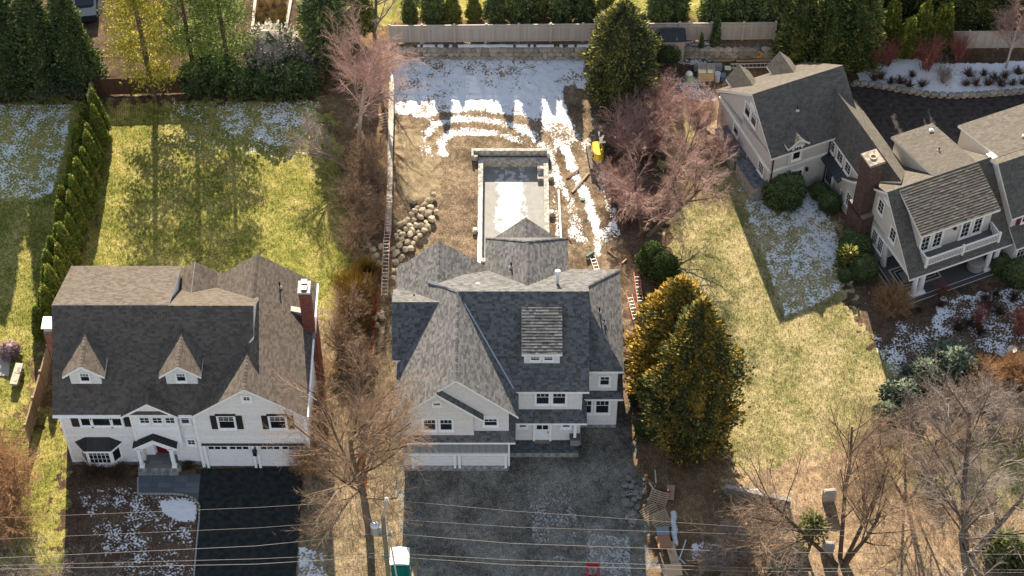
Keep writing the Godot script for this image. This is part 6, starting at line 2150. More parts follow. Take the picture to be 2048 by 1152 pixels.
	g.bar(Vector3(-2.25, 0.13, -9.0), Vector3(-2.3, 0.13, -1.8), 0.22, 0.05)
	solo("white_board", g, M.plastic, "white boards lying along the left edge of the pool", "board")
	for q in [[Vector3(-2.59, 0, -5.08), "concrete skimmer box left of the pool"], [Vector3(2.82, 0, -10.06), "concrete skimmer box right of the pool near its far end"], [Vector3(2.85, 0, -6.7), "concrete skimmer box right of the pool beside the white pipe"]]:
		var o := thing("skimmer_box", q[1], "box", "skimmer boxes by the pool", q[0])
		g = Geo.new()
		g.col = Color(0.4, 0.36, 0.3)
		g.cbox(-0.2, 0.2, -0.05, 0.25, -0.22, 0.22, 0.02)
		part("body", g, M.concrete, o)
		g = Geo.new()
		g.col = Color(0.75, 0.74, 0.72)
		g.tube(Vector3(0, 0.25, 0), Vector3(0, 0.33, 0), 0.13, 0.12, 12, true)
		part("lid", g, M.plastic, o)
	plank("long white pipe on the mud right of the pool", Vector3(3.35, 0.06, -8.91), Vector3(3.46, 0.06, -4.34), 0.12, 0.1, Color(0.78, 0.77, 0.74), "white pipes", "white_pipe", "plastic")
	plank("white pipe standing out of the brush right of the excavator", Vector3(6.82, 0.1, -10.69), Vector3(6.91, 0.4, -11.88), 0.12, 0.1, Color(0.62, 0.5, 0.42), "white pipes", "white_pipe", "plastic")
	plank("rusty plank on the mud right of the pool far end", Vector3(3.94, 0.05, -10.06), Vector3(4.83, 0.05, -10.88), 0.12, 0.05, Color(0.2, 0.09, 0.05))
	plank("weathered plank below the rusty one on the mud", Vector3(4.32, 0.05, -8.73), Vector3(5.58, 0.05, -10.59), 0.15, 0.05, Color(0.3, 0.24, 0.17))
	plank("short dark plank beside the gray house rear wing", Vector3(3.89, 0.05, -4.53), Vector3(4.2, 0.05, -4.17), 0.12, 0.05, Color(0.12, 0.06, 0.04))
	plank("thin plank on the mud right of the short ladder", Vector3(6.71, 0.05, -3.35), Vector3(7.33, 0.05, -2.67), 0.1, 0.05, Color(0.3, 0.2, 0.12))
	plank("pale offcut near the red ladders", Vector3(7.69, 0.05, -2.18), Vector3(8.02, 0.05, -2.54), 0.1, 0.05, Color(0.45, 0.35, 0.25))
	plank("plank leaning on the low wall in the left strip", Vector3(-9.46, 0.05, -10.59), Vector3(-9.05, 0.5, -10.77), 0.12, 0.04, Color(0.4, 0.28, 0.2))
	g = Geo.new()
	g.col = Color(0.12, 0.2, 0.05)
	g.cbox(-0.17, 0.17, 0, 0.06, -0.13, 0.13, 0.02)
	solo("green_pad", g, M.plastic, "small green pad on the mud right of the white pipe", "pad", "", Vector3(5.1, 0, -8.06))
	var tank := thing("green_tank", "small green gas tank lying above the short ladder", "tank", "", Vector3(5.47, 0.15, -2.82), 0.7)
	g = Geo.new()
	g.col = Color(0.05, 0.14, 0.1)
	g.tube(Vector3(-0.3, 0, 0), Vector3(0.3, 0, 0), 0.13, 0.13, 12, true)
	g.tube(Vector3(0.3, 0, 0), Vector3(0.4, 0, 0), 0.1, 0.03, 10)
	part("body", g, M.plastic, tank)
	g = Geo.new()
	g.col = Color(0.4, 0.4, 0.4)
	g.tube(Vector3(0.4, 0, 0), Vector3(0.47, 0, 0), 0.04, 0.04, 8, true)
	part("valve", g, M.metal, tank)
	# wooden slatted step beside the low wall
	var pa := thing("slatted_step", "slatted wooden steps beside the upper end of the low wall", "steps", "", Vector3(-9.32, 0, -15.3), 0.35)
	g = Geo.new()
	g.col = Color(0.42, 0.3, 0.21)
	g.box(-0.05, 0.7, -0.02, 0.02, -0.06, 0.06)
	var sm := g.mesh(M.wood)
	for k in 6:
		piece("slat", sm, pa, Transform3D(Basis(), Vector3(-0.35, 0.15 + k * 0.09, 0.35 - k * 0.19)))
	for x in [-0.35, 0.3]:
		g = Geo.new()
		g.col = Color(0.2, 0.13, 0.09)
		g.bar(Vector3(x, 0.08, 0.4), Vector3(x, 0.6, -0.65), 0.05, 0.12)
		part("stringer", g, M.wood, pa)
	# ---------------- the rock pile
	var rk := []
	for k in 10:
		var q := 0.8 + 0.06 * k
		rk.append(rock_mesh(300 + k, 0.42, 0.3, 0.36, 0.35, Color(0.36 * q, 0.3 * q, 0.215 * q)))
	var rw := [Vector3(-7.09, 1.1, -7.83), Vector3(-5.95, 1, -7.83), Vector3(-5.6, 0.8, -8.3), Vector3(-6.23, 0.9, -7.55), Vector3(-6.75, 0.9, -7.08), Vector3(-6.38, 1, -6.76), Vector3(-5.79, 1, -7.22), Vector3(-5.42, 0.7, -6.76), Vector3(-6.92, 0.8, -6.76), Vector3(-6.62, 0.9, -6.43), Vector3(-5.99, 1.2, -6.52), Vector3(-7.19, 0.7, -6.43), Vector3(-7.43, 0.9, -6.06), Vector3(-6.97, 0.8, -5.97), Vector3(-6.44, 0.8, -6.15), Vector3(-6.11, 0.8, -5.83), Vector3(-5.72, 1.5, -6.06), Vector3(-7.67, 0.9, -5.69), Vector3(-7.31, 1.2, -5.5), Vector3(-6.78, 0.9, -5.5), Vector3(-6.45, 1, -5.37), Vector3(-5.99, 1, -5.37), Vector3(-7.95, 0.9, -5.6), Vector3(-7.51, 0.8, -5.04), Vector3(-7.05, 1, -5.04), Vector3(-6.65, 0.8, -4.86), Vector3(-6.23, 0.9, -4.95), Vector3(-8, 0.7, -5.04), Vector3(-7.71, 1, -4.68), Vector3(-7.21, 0.9, -4.59), Vector3(-6.78, 0.8, -4.31), Vector3(-8.08, 0.8, -4.31), Vector3(-7.76, 0.9, -4.13), Vector3(-7.33, 1, -4.04), Vector3(-6.97, 0.8, -3.86), Vector3(-7.95, 1, -3.58), Vector3(-7.52, 1.1, -3.4), Vector3(-7.1, 0.8, -3.4), Vector3(-8.07, 0.9, -2.95), Vector3(-7.68, 0.9, -2.77), Vector3(-7.84, 0.8, -2.41), Vector3(-8.2, 0.8, -2.77), Vector3(-8.11, 1, -2.23), Vector3(-7.75, 0.9, -1.78), Vector3(-7.94, 0.8, -1.34), Vector3(-8.23, 0.7, -1.51), Vector3(-8.36, 0.7, -3.31), Vector3(-6.5, 0.7, -4.49), Vector3(-8.2, 0.7, -4.68), Vector3(-8.24, 0.7, -0.8)]
	for k in rw.size():
		var q: Vector3 = rw[k]
		var s := minf(q.y, 1.15) * rng.randf_range(0.55, 0.75)
		var o := MeshInstance3D.new()
		o.name = numbered("fieldstone")
		o.mesh = rk[k % 10]
		add_child(o)
		o.transform = Transform3D(Basis.from_euler(Vector3(rng.randf_range(-0.4, 0.4), rng.randf() * TAU, rng.randf_range(-0.4, 0.4))).scaled(Vector3(s, s, s)), Vector3(q.x, 0.12 * s + 0.12 * (k % 3), q.z))
		tag(o, "tan fieldstone in the loose rock pile behind the gray house", "rock", "rock pile behind the gray house")
	var row := [Vector3(-10.43, 0, -4.53), Vector3(-10.11, 0, -3.76), Vector3(-9.78, 0, -3.39), Vector3(-9.54, 0, -2.8), Vector3(-9.77, 0, -2.4), Vector3(-9.34, 0, -2.13), Vector3(-9.22, 0, -3.62), Vector3(-8.91, 0, -1.06), Vector3(-9.45, 0, 2.78), Vector3(-9.15, 0, 2.44), Vector3(-8.87, 0, 2.69), Vector3(-9.29, 0, 3.29), Vector3(-8.99, 0, 2.26)]
	for k in row.size():
		var o := MeshInstance3D.new()
		o.name = numbered("gray_stone")
		o.mesh = rk[(k * 3) % 10]
		add_child(o)
		o.transform = Transform3D(Basis.from_euler(Vector3(0.2, k * 1.3, 0.1)).scaled(Vector3(0.62, 0.62, 0.62)), row[k] + Vector3(0, 0.1, 0))
		tag(o, "gray stone among the dead leaves left of the ladder", "rock", "stones left of the ladder")
	var dp := [Vector3(7.13, 0, 15.8), Vector3(7.49, 0, 15.65), Vector3(7.83, 0, 15.91), Vector3(7.28, 0, 16.18), Vector3(7.66, 0, 16.29), Vector3(8.07, 0, 16.41), Vector3(8.35, 0, 16.67), Vector3(7.9, 0, 16.78), Vector3(8.14, 0, 17.09), Vector3(7.82, 0, 17.24), Vector3(7.55, 0, 17.61), Vector3(8.02, 0, 17.84), Vector3(7.3, 0, 17.46), Vector3(7.65, 0, 18.36), Vector3(7.35, 0, 18.58), Vector3(8.02, 0, 18.51), Vector3(7.19, 0, 16.86), Vector3(7.69, 0, 18.88)]
	var dk := []
	for k in 5:
		var q := 0.8 + 0.1 * k
		dk.append(rock_mesh(500 + k, 0.42, 0.28, 0.4, 0.45, Color(0.2 * q, 0.185 * q, 0.165 * q)))
	for k in dp.size():
		var o := MeshInstance3D.new()
		o.name = numbered("rubble_stone")
		o.mesh = dk[k % 5]
		add_child(o)
		var s := rng.randf_range(0.45, 0.8)
		o.transform = Transform3D(Basis.from_euler(Vector3(rng.randf_range(-0.5, 0.5), k * 1.9, 0.2)).scaled(Vector3(s, s, s)), dp[k] + Vector3(0, 0.12, 0))
		tag(o, "gray rubble stone heaped beside the pallets on the muddy drive", "rock", "rubble heap on the muddy drive")
	for q in [[Vector3(7.5, 0.25, 16.94), 0.3, "upright gray cinder block on the rubble heap"], [Vector3(7.68, 0.05, 19.13), 0.9, "gray cinder block lying below the rubble heap"]]:
		g = Geo.new()
		g.col = Color(0.34, 0.33, 0.31)
		for b in [[-0.2, 0.2, 0.07, 0.1], [-0.2, 0.2, -0.1, -0.07], [-0.2, -0.16, -0.07, 0.07], [-0.02, 0.02, -0.07, 0.07], [0.16, 0.2, -0.07, 0.07]]:
			g.box(b[0], b[1], 0, 0.2, b[2], b[3])
		solo("cinder_block", g, M.concrete, q[2], "block", "cinder blocks", q[0], q[1])
	# ---------------- junk beside the muddy drive
	for q in [[Vector3(8.86, 0, 18.36), 0.55, 0.3, "large wooden pallet lying on the junk pile"], [Vector3(9.45, 0.25, 18.96), 0.45, 0.25, "second pallet on top of the large one"], [Vector3(9.35, 0.1, 17.3), -0.35, 0.5, "pallet standing behind the other two"]]:
		var o := thing("pallet", q[3], "pallet", "pallets on the junk pile", q[0], q[1])
		o.rotation.x = q[2]
		g = Geo.new()
		g.col = Color(0.34, 0.25, 0.16)
		g.box(-0.6, 0.6, 0.1, 0.12, -0.045, 0.045)
		var bm := g.mesh(M.wood)
		for k in 9:
			piece("board", bm, o, Transform3D(Basis(), Vector3(0, 0, -0.55 + k * 0.1375)))
		for x in [-0.55, 0.0, 0.55]:
			g = Geo.new()
			g.col = Color(0.25, 0.18, 0.12)
			g.box(x - 0.04, x + 0.04, 0, 0.1, -0.6, 0.6)
			part("stringer", g, M.wood, o)
	for q in [[Vector3(10.09, 0.25, 21.44), 0.25, 0.55, 1.7, Color(0.42, 0.31, 0.2), "tan plywood sheet leaning at the bottom of the junk pile"], [Vector3(10.15, 0.3, 16.86), -0.1, 0.5, 1.0, Color(0.3, 0.21, 0.14), "brown sheet beside the black tubs"], [Vector3(10.01, 0.2, 22.49), 0.1, 1.2, 0.8, Color(0.45, 0.32, 0.2), "plywood offcut at the bottom edge by the junk pile"]]:
		g = Geo.new()
		g.col = q[4]
		g.obox(Vector3(0, 0, 0), Vector3(q[2], 0.03, q[3]), Basis.from_euler(Vector3(0.25, 0, 0.1)))
		solo("plywood_sheet", g, M.wood, q[5], "sheet", "plywood on the junk pile", q[0], q[1])
	for q in [[Vector3(9.27, 0, 16.86), "black tub on the junk pile, left one"], [Vector3(9.6, 0, 16.86), "black tub on the junk pile, right one"]]:
		drum("black_tub", q[1], "tub", q[0], [Vector2(0.14, 0), Vector2(0.18, 0.32), Vector2(0.2, 0.33), Vector2(0.16, 0.3), Vector2(0.12, 0.05), Vector2(0, 0.05)], Color(0.03, 0.035, 0.04), Color(), []).set_meta("group", "black tubs")
	drum("gas_can", "red and white gas can beside the black tubs", "can", Vector3(10, 0.2, 16.8), [Vector2(0.12, 0), Vector2(0.14, 0.03), Vector2(0.14, 0.2), Vector2(0.05, 0.28), Vector2(0, 0.28)], Color(0.4, 0.03, 0.04), Color(0.7, 0.7, 0.7), [Vector2(0.05, 0.28), Vector2(0.05, 0.36), Vector2(0, 0.36)])
	var hop := crate_box("mixing_bin", "gray metal bin at the end of the pallets", "bin", Vector3(9.52, 0, 19.83), 0.1, 0.75, 0.45, 0.6, Color(0.2, 0.21, 0.22), Color(0.24, 0.26, 0.28), "metal")
	hop.set_meta("group", "")
	var wb := thing("rusty_wheelbarrow", "rusty orange wheelbarrow tub tipped on the junk pile", "wheelbarrow", "", Vector3(9.55, 0, 20.64), 0.2)
	g = Geo.new()
	g.col = Color(0.34, 0.17, 0.1)
	g.prism([Vector3(-0.35, 0.2, 0.35), Vector3(0.35, 0.2, 0.35), Vector3(0.45, 0.55, 0.45), Vector3(-0.45, 0.55, 0.45)], Vector3(0, 0, -0.9))
	part("tub", g, M.metal, wb)
	for x in [-0.3, 0.3]:
		g = Geo.new()
		g.col = Color(0.3, 0.2, 0.12)
		g.bar(Vector3(x * 0.5, 0.2, -0.6), Vector3(x, 0.45, 0.95), 0.05, 0.05)
		part("handle", g, M.wood, wb)
	g = Geo.new()
	g.col = Color(0.02, 0.02, 0.02)
	g.tube(Vector3(-0.06, 0.2, -0.7), Vector3(0.06, 0.2, -0.7), 0.2, 0.2, 12, true)
	part("wheel", g, M.plastic, wb)
	g = Geo.new()
	g.col = Color(0.5, 0.52, 0.55)
	for k in 8:
		g.tube(Vector3(0.05 * sin(k * 2.0), 0.2, k * 0.3), Vector3(0.05 * sin((k + 1) * 2.0), 0.2, (k + 1) * 0.3), 0.2 + 0.03 * sin(k * 1.7), 0.2 + 0.03 * sin((k + 1) * 1.7), 8, k == 7)
	solo("tarp_roll", g, M.cloth, "long snowy tarp roll beside the junk pile", "tarp", "", Vector3(10.26, 0, 18.28))
	for q in [[Vector3(8.82, 0.2, 16.04), Vector3(9.23, 0.3, 16.86), Color(0.6, 0.58, 0.55), "white pipe on the top of the junk pile"], [Vector3(8.58, 0.1, 15.6), Vector3(9.19, 0.3, 16.29), Color(0.3, 0.18, 0.1), "brown stick at the top of the junk pile"], [Vector3(9.25, 0.1, 15.02), Vector3(9.25, 0.4, 16.17), Color(0.6, 0.58, 0.55), "thin white pipe standing behind the junk pile"], [Vector3(10.3, 0.1, 21.35), Vector3(10.81, 0.3, 22.11), Color(0.4, 0.5, 0.6), "pale blue strip at the right of the plywood"], [Vector3(10.98, 0.1, 20.26), Vector3(10.45, 0.3, 21.83), Color(0.5, 0.55, 0.6), "pale strip crossing the blue one"], [Vector3(9.27, 0.4, 21.35), Vector3(9.55, 0.2, 22.49), Color(0.4, 0.28, 0.18), "lumber beside the plywood sheet"], [Vector3(10.51, 0.1, 22.07), Vector3(10.97, 0.1, 22.78), Color(0.35, 0.25, 0.17), "short lumber at the bottom right of the junk"]]:
		plank(q[3], q[0], q[1], 0.08, 0.06, q[2], "scrap on the junk pile")
	# ---------------- excavator half hidden in the brush
	var ex := thing("excavator", "yellow mini excavator parked at the edge of the brush", "excavator", "", Vector3(6.31, 0, -11.94), 0.12)
	for x in [-0.62, 0.42]:
		g = Geo.new()
		g.col = Color(0.05, 0.045, 0.04)
		g.cbox(x - 0.17, x + 0.17, 0.02, 0.45, -1.1, 1.3, 0.1)
		g.col = Color(0.13, 0.11, 0.09)
		for k in 18:
			g.box(x - 0.17, x + 0.17, 0.45, 0.475, -0.95 + k * 0.125, -0.87 + k * 0.125)
		part("track", g, M.plastic, ex)
	g = Geo.new()
	g.col = Color(0.62, 0.42, 0.02)
	var prof := []
	for k in 9:
		var a := PI * k / 8
		prof.append(Vector3(-0.1 - 0.45 * cos(a), 0.55, 0.2 + 0.62 * sin(a)))
	prof.append(Vector3(0.3, 0.55, -0.7))
	prof.append(Vector3(-0.45, 0.55, -0.7))
	prof.reverse()
	var topp := []
	for q in prof:
		topp.append(Vector3(q.x * 0.86, 1.25, q.z * 0.86))
	g.poly(topp.duplicate())
	for k in prof.size():
		var j := (k + 1) % prof.size()
		g.quad(prof[k], prof[j], topp[j], topp[k])
	part("hood", g, M.plastic, ex)
	g = Geo.new()
	g.col = Color(0.03, 0.03, 0.03)
	g.obox(Vector3(-0.53, 0.95, 0.35), Vector3(0.03, 0.28, 0.3), Basis.from_euler(Vector3(0, 0.35, -0.12)))
	g.col = Color(0.7, 0.7, 0.66)
	g.obox(Vector3(-0.55, 0.95, 0.36), Vector3(0.02, 0.1, 0.18), Basis.from_euler(Vector3(0, 0.35, -0.12)))
	part("badge", g, M.plastic, ex)
	g = Geo.new()
	g.col = Color(0.035, 0.035, 0.035)
	g.box(0.02, 0.42, 1.9, 1.98, -0.9, 0.25)
	for q in [[0.05, -0.85], [0.38, -0.85], [0.05, 0.2], [0.38, 0.2]]:
		g.box(q[0] - 0.03, q[0] + 0.03, 1.1, 1.9, q[1] - 0.03, q[1] + 0.03)
	part("canopy", g, M.metal, ex)
	g = Geo.new()
	g.col = Color(0.1, 0.09, 0.07)
	g.bar(Vector3(0, 0.8, -0.9), Vector3(0, 1.9, -2.2), 0.2, 0.26)
	g.bar(Vector3(0, 1.9, -2.2), Vector3(0, 0.6, -3.0), 0.16, 0.2)
	part("boom", g, M.metal, ex)
	# ---------------- pole, transformer and wires
	var pole := thing("utility_pole", "wooden utility pole with a gray transformer at the bottom edge", "pole", "", Vector3(-7.47, 0, 24.75))
	g = Geo.new()
	g.col = Color(0.22, 0.2, 0.14)
	g.tube(Vector3(0, -0.2, 0), Vector3(0, 10.2, 0), 0.17, 0.12, 12, true)
	part("shaft", g, M.bark, pole)
	var tr := Geo.new()
	tr.col = Color(0.5, 0.52, 0.54)
	tr.lathe(Vector3(-0.5, 8.5, 0.1), [Vector2(0.0, 0), Vector2(0.24, 0.02), Vector2(0.26, 0.9), Vector2(0.28, 0.95), Vector2(0.2, 1.06), Vector2(0, 1.1)], 18)
	tr.box(-0.3, -0.1, 8.7, 8.8, 0.0, 0.2)
	tr.box(-0.3, -0.1, 9.2, 9.3, 0.0, 0.2)
	var tf := part("transformer", tr, M.metal, pole)
	g = Geo.new()
	g.col = Color(0.55, 0.5, 0.45)
	g.tube(Vector3(-0.45, 9.6, 0.1), Vector3(-0.45, 9.85, 0.1), 0.05, 0.03, 8, true)
	part("bushing", g, M.plastic, tf)
	g = Geo.new()
	g.col = Color(0.62, 0.61, 0.6)
	g.bar(Vector3(0.0, 9.9, 0.0), Vector3(0.3, 11.9, -0.1), 0.1, 0.1)
	part("top_arm", g, M.metal, pole)
	g = Geo.new()
	g.col = Color(0.65, 0.65, 0.66)
	g.lathe(Vector3(0.3, 11.85, -0.1), [Vector2(0.05, 0), Vector2(0.13, 0.05), Vector2(0.06, 0.1), Vector2(0.12, 0.16), Vector2(0.05, 0.22), Vector2(0, 0.24)], 10)
	part("insulator", g, M.plastic, pole)
	for q in [[8.4, 0.9], [6.1, 0.35], [5.75, 0.3]]:
		g = Geo.new()
		g.col = Color(0.3, 0.3, 0.3)
		g.box(-q[1] / 2, q[1] / 2, q[0] - 0.08, q[0] + 0.08, 0.1, 0.2)
		part("bracket", g, M.metal, pole)
	var runs := [
		["uppermost", [[-45, 9.2], [-29.63, 10.06], [-14.7, 11.2], [-7.2, 12.05], [0.0, 10.82], [13.87, 9.01], [30.03, 8.05], [45, 8.0]], 0.013],
		["second highest", [[-45, 6.9], [-30.1, 7.71], [-14.93, 8.95], [-7.47, 10.0], [0.0, 9.06], [13.94, 8.22], [30.07, 7.83], [45, 7.9]], 0.013],
		["middle thick", [[-45, 4.6], [-30.53, 5.53], [-15.13, 6.91], [-7.5, 8.4], [0.0, 7.2], [14.13, 6.22], [30.45, 5.93], [45, 6.2]], 0.02],
		["second lowest", [[-45, 4.1], [-30.71, 4.64], [-15.28, 5.41], [-7.5, 6.1], [0.0, 5.29], [14.3, 4.35], [30.82, 4.11], [45, 4.3]], 0.018],
		["lowest", [[-45, 3.9], [-30.77, 4.2], [-15.33, 4.8], [-7.5, 5.72], [0.0, 4.7], [14.32, 3.95], [30.74, 3.8], [45, 4.0]], 0.022],
	]
	for r in runs:
		g = Geo.new()
		g.col = Color(0.2, 0.185, 0.17)
		var pts: Array = r[1]
		for k in pts.size() - 1:
			for j in 6:
				var a := Vector3(lerpf(pts[k][0], pts[k + 1][0], j / 6.0), lerpf(pts[k][1], pts[k + 1][1], j / 6.0), 24.75)
				var b := Vector3(lerpf(pts[k][0], pts[k + 1][0], (j + 1) / 6.0), lerpf(pts[k][1], pts[k + 1][1], (j + 1) / 6.0), 24.75)
				g.tube(a, b, r[2] * 0.72, r[2] * 0.72, 5)
		solo("overhead_wire", g, M.plastic, "%s overhead wire crossing the bottom of the picture" % r[0], "wire", "overhead wires along the street")
	var guy := Geo.new()
	guy.col = Color(0.5, 0.48, 0.46)
	guy.tube(Vector3.ZERO, Vector3(0.45, -9.6, 0.1), 0.05, 0.05, 6)
	solo("cable_conduit", guy, M.plastic, "pale conduit running down beside the utility pole", "conduit", "", Vector3(-7.25, 9.6, 24.8))
	# ---------------- portable toilet
	var pt := thing("portable_toilet", "green portable toilet with a white roof behind the utility pole", "toilet", "", Vector3(-6.92, 0, 22.65))
	g = Geo.new()
	g.col = Color(0.0, 0.17, 0.14)
	g.box(-0.55, 0.55, 0.1, 2.1, -0.55, 0.55)
	for x in [-0.5, -0.25, 0.0, 0.25, 0.5]:
		g.box(x - 0.02, x + 0.02, 0.15, 2.05, 0.55, 0.575)
	part("cabin", g, M.plastic, pt)
	g = Geo.new()
	g.col = Color(0.74, 0.72, 0.69)
	g.prism([Vector3(-0.6, 2.1, 0.6), Vector3(0.6, 2.1, 0.6), Vector3(0.6, 2.18, 0.6), Vector3(0.0, 2.32, 0.6), Vector3(-0.6, 2.18, 0.6)], Vector3(0, 0, -1.2))
	part("roof", g, M.plastic, pt)
	g = Geo.new()
	g.col = Color(0.0, 0.13, 0.11)
	g.box(-0.4, 0.4, 0.15, 1.95, 0.575, 0.6)
	part("door", g, M.plastic, pt)
	g = Geo.new()
	g.col = Color(0.32, 0.27, 0.2)
	g.bar(Vector3.ZERO, Vector3(0.05, 0, 1.2), 0.3, 0.12)
	solo("kerb_timber", g, M.wood, "tan timber beside the portable toilet at the bottom", "timber", "", Vector3(-6.1, 0.06, 22.19))
	# ---------------- red loader at the bottom edge
	var ld := thing("red_loader", "red loader arms poking in at the bottom of the muddy drive", "loader", "", Vector3(5.02, 0, 23.01))
	for x in [-0.42, 0.3]:
		g = Geo.new()
		g.col = Color(0.36, 0.03, 0.045)
		g.cbox(x, x + 0.14, 0.5, 0.8, -0.6, 1.4, 0.04)
		part("arm", g, M.plastic, ld)
	g = Geo.new()
	g.col = Color(0.36, 0.03, 0.045)
	g.cbox(-0.42, 0.44, 0.45, 0.75, -0.75, -0.6, 0.03)
	part("cross_bar", g, M.plastic, ld)
	g = Geo.new()
	g.col = Color(0.3, 0.03, 0.04)
	g.cbox(-0.26, 0.26, 0.2, 0.6, 0.0, 1.5, 0.05)
	part("body", g, M.plastic, ld)
	for x in [-0.6, 0.48]:
		g = Geo.new()
		g.col = Color(0.02, 0.02, 0.02)
		g.tube(Vector3(x, 0.25, 0.3), Vector3(x + 0.12, 0.25, 0.3), 0.25, 0.25, 14, true)
		part("wheel", g, M.plastic, ld)
	# ---------------- orange debris netting
	for q in [[[Vector3(-9.4, 0, 0.7), Vector3(-9.48, 0, 2.13), Vector3(-9.54, 0, 3.85), Vector3(-9.54, 0, 5.33), Vector3(-9.63, 0, 6.37)], 1.0, "orange netting drooping along the left strip, upper length"], [[Vector3(-9.87, 0, 9.44), Vector3(-9.94, 0, 11.45), Vector3(-9.87, 0, 13.02), Vector3(-9.72, 0, 14.77)], 0.95, "orange netting along the left strip beside the bare maple trunk"], [[Vector3(-9.95, 0, 13.99), Vector3(-9.61, 0, 15.91), Vector3(-9.51, 0, 16.67)], 0.8, "orange netting end near the bare maple foot"]]:
		var pts: Array = q[0]
		var o := thing("debris_netting", q[2], "netting", "orange netting in the left strip")
		g = Geo.new()
		var n := 40
		for k in n:
			var f0 := float(k) / n * (pts.size() - 1)
			var f1 := float(k + 1) / n * (pts.size() - 1)
			var a: Vector3 = pts[mini(int(f0), pts.size() - 2)].lerp(pts[mini(int(f0), pts.size() - 2) + 1], f0 - mini(int(f0), pts.size() - 2))
			var b: Vector3 = pts[mini(int(f1), pts.size() - 2)].lerp(pts[mini(int(f1), pts.size() - 2) + 1], f1 - mini(int(f1), pts.size() - 2))
			a.x += 0.06 * sin(k * 1.1)
			b.x += 0.06 * sin((k + 1) * 1.1)
			for j in 3:
				var y0: float = q[1] * j / 3.0 * (0.8 + 0.2 * sin(k * 0.7))
				var y1: float = q[1] * (j + 1) / 3.0 * (0.8 + 0.2 * sin(k * 0.7))
				var lean := 0.28
				g.col = Color(0.6, 0.13, 0.06) * rng.randf_range(0.7, 1.15)
				g.quad(a + Vector3(y0 * lean, y0, 0), a + Vector3(y1 * lean, y1, 0), b + Vector3(y1 * lean, y1, 0), b + Vector3(y0 * lean, y0, 0))
		part("net", g, M.cloth, o)
		for k in pts.size():
			g = Geo.new()
			g.col = Color(0.3, 0.2, 0.12)
			g.box(-0.02, 0.02, 0, 0.95, -0.02, 0.02)
			var st2 := part("stake", g, M.wood, o)
			st2.position = pts[k]
	# ---------------- paving
	sheet("driveway", PackedVector2Array([Vector2(-20.15, 14.88), Vector2(-13.49, 14.73), Vector2(-13.52, 16.67), Vector2(-13.49, 24.49), Vector2(-19.89, 24.49), Vector2(-20.11, 16.94)]), 0.02, M.asphalt, Color(0.026, 0.028, 0.031))
	sheet("driveway", PackedVector2Array([Vector2(24.98, -19.48), Vector2(26.52, -19.17), Vector2(29.1, -18.75), Vector2(31.28, -18.19), Vector2(32.76, -18.03), Vector2(36.52, -18.19), Vector2(40.73, -18.75), Vector2(39.43, -10.87), Vector2(31.81, -10.87), Vector2(27.87, -11.36), Vector2(26.48, -15.3)]), 0.02, M.asphalt, Color(0.036, 0.034, 0.032))
	var path := sheet("path", PackedVector2Array([Vector2(-24.18, 15.34), Vector2(-20.11, 15.26), Vector2(-20.03, 17.46), Vector2(-20.39, 17.09), Vector2(-21.06, 16.82), Vector2(-21.8, 16.75), Vector2(-24.02, 16.75)]), 0.015, M.stone, Color(0.1, 0.1, 0.1))
	var px0 := Vector3(-24.14, 0, 15.42)
	var px1 := Vector3(-20.04, 0, 16.71)
	var rowz := px0.z
	while rowz < px1.z - 0.2:
		var x := px0.x + 0.02
		var dz := [0.42, 0.55, 0.5][int(rowz * 7) % 3] as float
		while x < px1.x - 0.1:
			var w := minf(rng.randf_range(0.5, 1.0), px1.x - x)
			g = Geo.new()
			var q := rng.randf_range(0.8, 1.15)
			g.col = Color(0.105 * q, 0.125 * q, 0.145 * q)
			g.box(x, x + w - 0.02, 0.016, 0.035, rowz, minf(rowz + dz, px1.z) - 0.02)
			part("flagstone", g, M.stone, path)
			x += w
		rowz += dz
	var kb := thing("block_edging", "curved edging of gray granite blocks between the path, lawn and drive", "edging")
	var kp := [Vector3(-24.16, 0, 15.53), Vector3(-24.01, 0, 16.78), Vector3(-21.8, 0, 16.78), Vector3(-21.05, 0, 16.86), Vector3(-20.39, 0, 17.12), Vector3(-19.99, 0, 17.61), Vector3(-19.91, 0, 18.73), Vector3(-19.9, 0, 20.2), Vector3(-19.84, 0, 22.8), Vector3(-19.8, 0, 23.79)]
	g = Geo.new()
	g.col = Color(0.32, 0.31, 0.3)
	g.box(-0.05, 0.05, -0.05, 0.07, -0.11, 0.11)
	var km := g.mesh(M.stone)
	for k in kp.size() - 1:
		var a: Vector3 = kp[k]
		var b: Vector3 = kp[k + 1]
		var n := int((b - a).length() / 0.24)
		var dd := (b - a).normalized()
		for j in n:
			piece("block", km, kb, Transform3D(Basis(Vector3.UP, atan2(dd.x, dd.z)), a.lerp(b, (j + 0.5) / n)))
	var kb2 := thing("stone_kerb", "low fieldstone kerb between the snowy bed and the upper drive", "edging")
	var kq := [Vector3(25.42, 0, -19.37), Vector3(27.09, 0, -19.17), Vector3(29.1, 0, -18.7), Vector3(31.1, 0, -18.19), Vector3(32.95, 0, -18.03), Vector3(35.03, 0, -18.19), Vector3(38.82, 0, -18.55)]
	for k in kq.size() - 1:
		var a: Vector3 = kq[k]
		var b: Vector3 = kq[k + 1]
		var n := int((b - a).length() / 0.5)
		for j in n:
			for r in 2:
				piece("stone", dk[(k * 5 + j * 3 + r) % 5], kb2, Transform3D(Basis(Vector3.UP, j * 1.7).scaled(Vector3(0.7, 0.42, 0.6)), a.lerp(b, (j + 0.5 + 0.3 * r) / n) + Vector3(0, 0.1 + r * 0.2, -0.05)))
	# ---------------- the work yard behind the taupe house
	var sh := thing("gray_shed", "gray board shed before the fence, right of the great spruce", "shed", "", Vector3(12.11, 0, -21.78), 0.04)
	g = Geo.new()
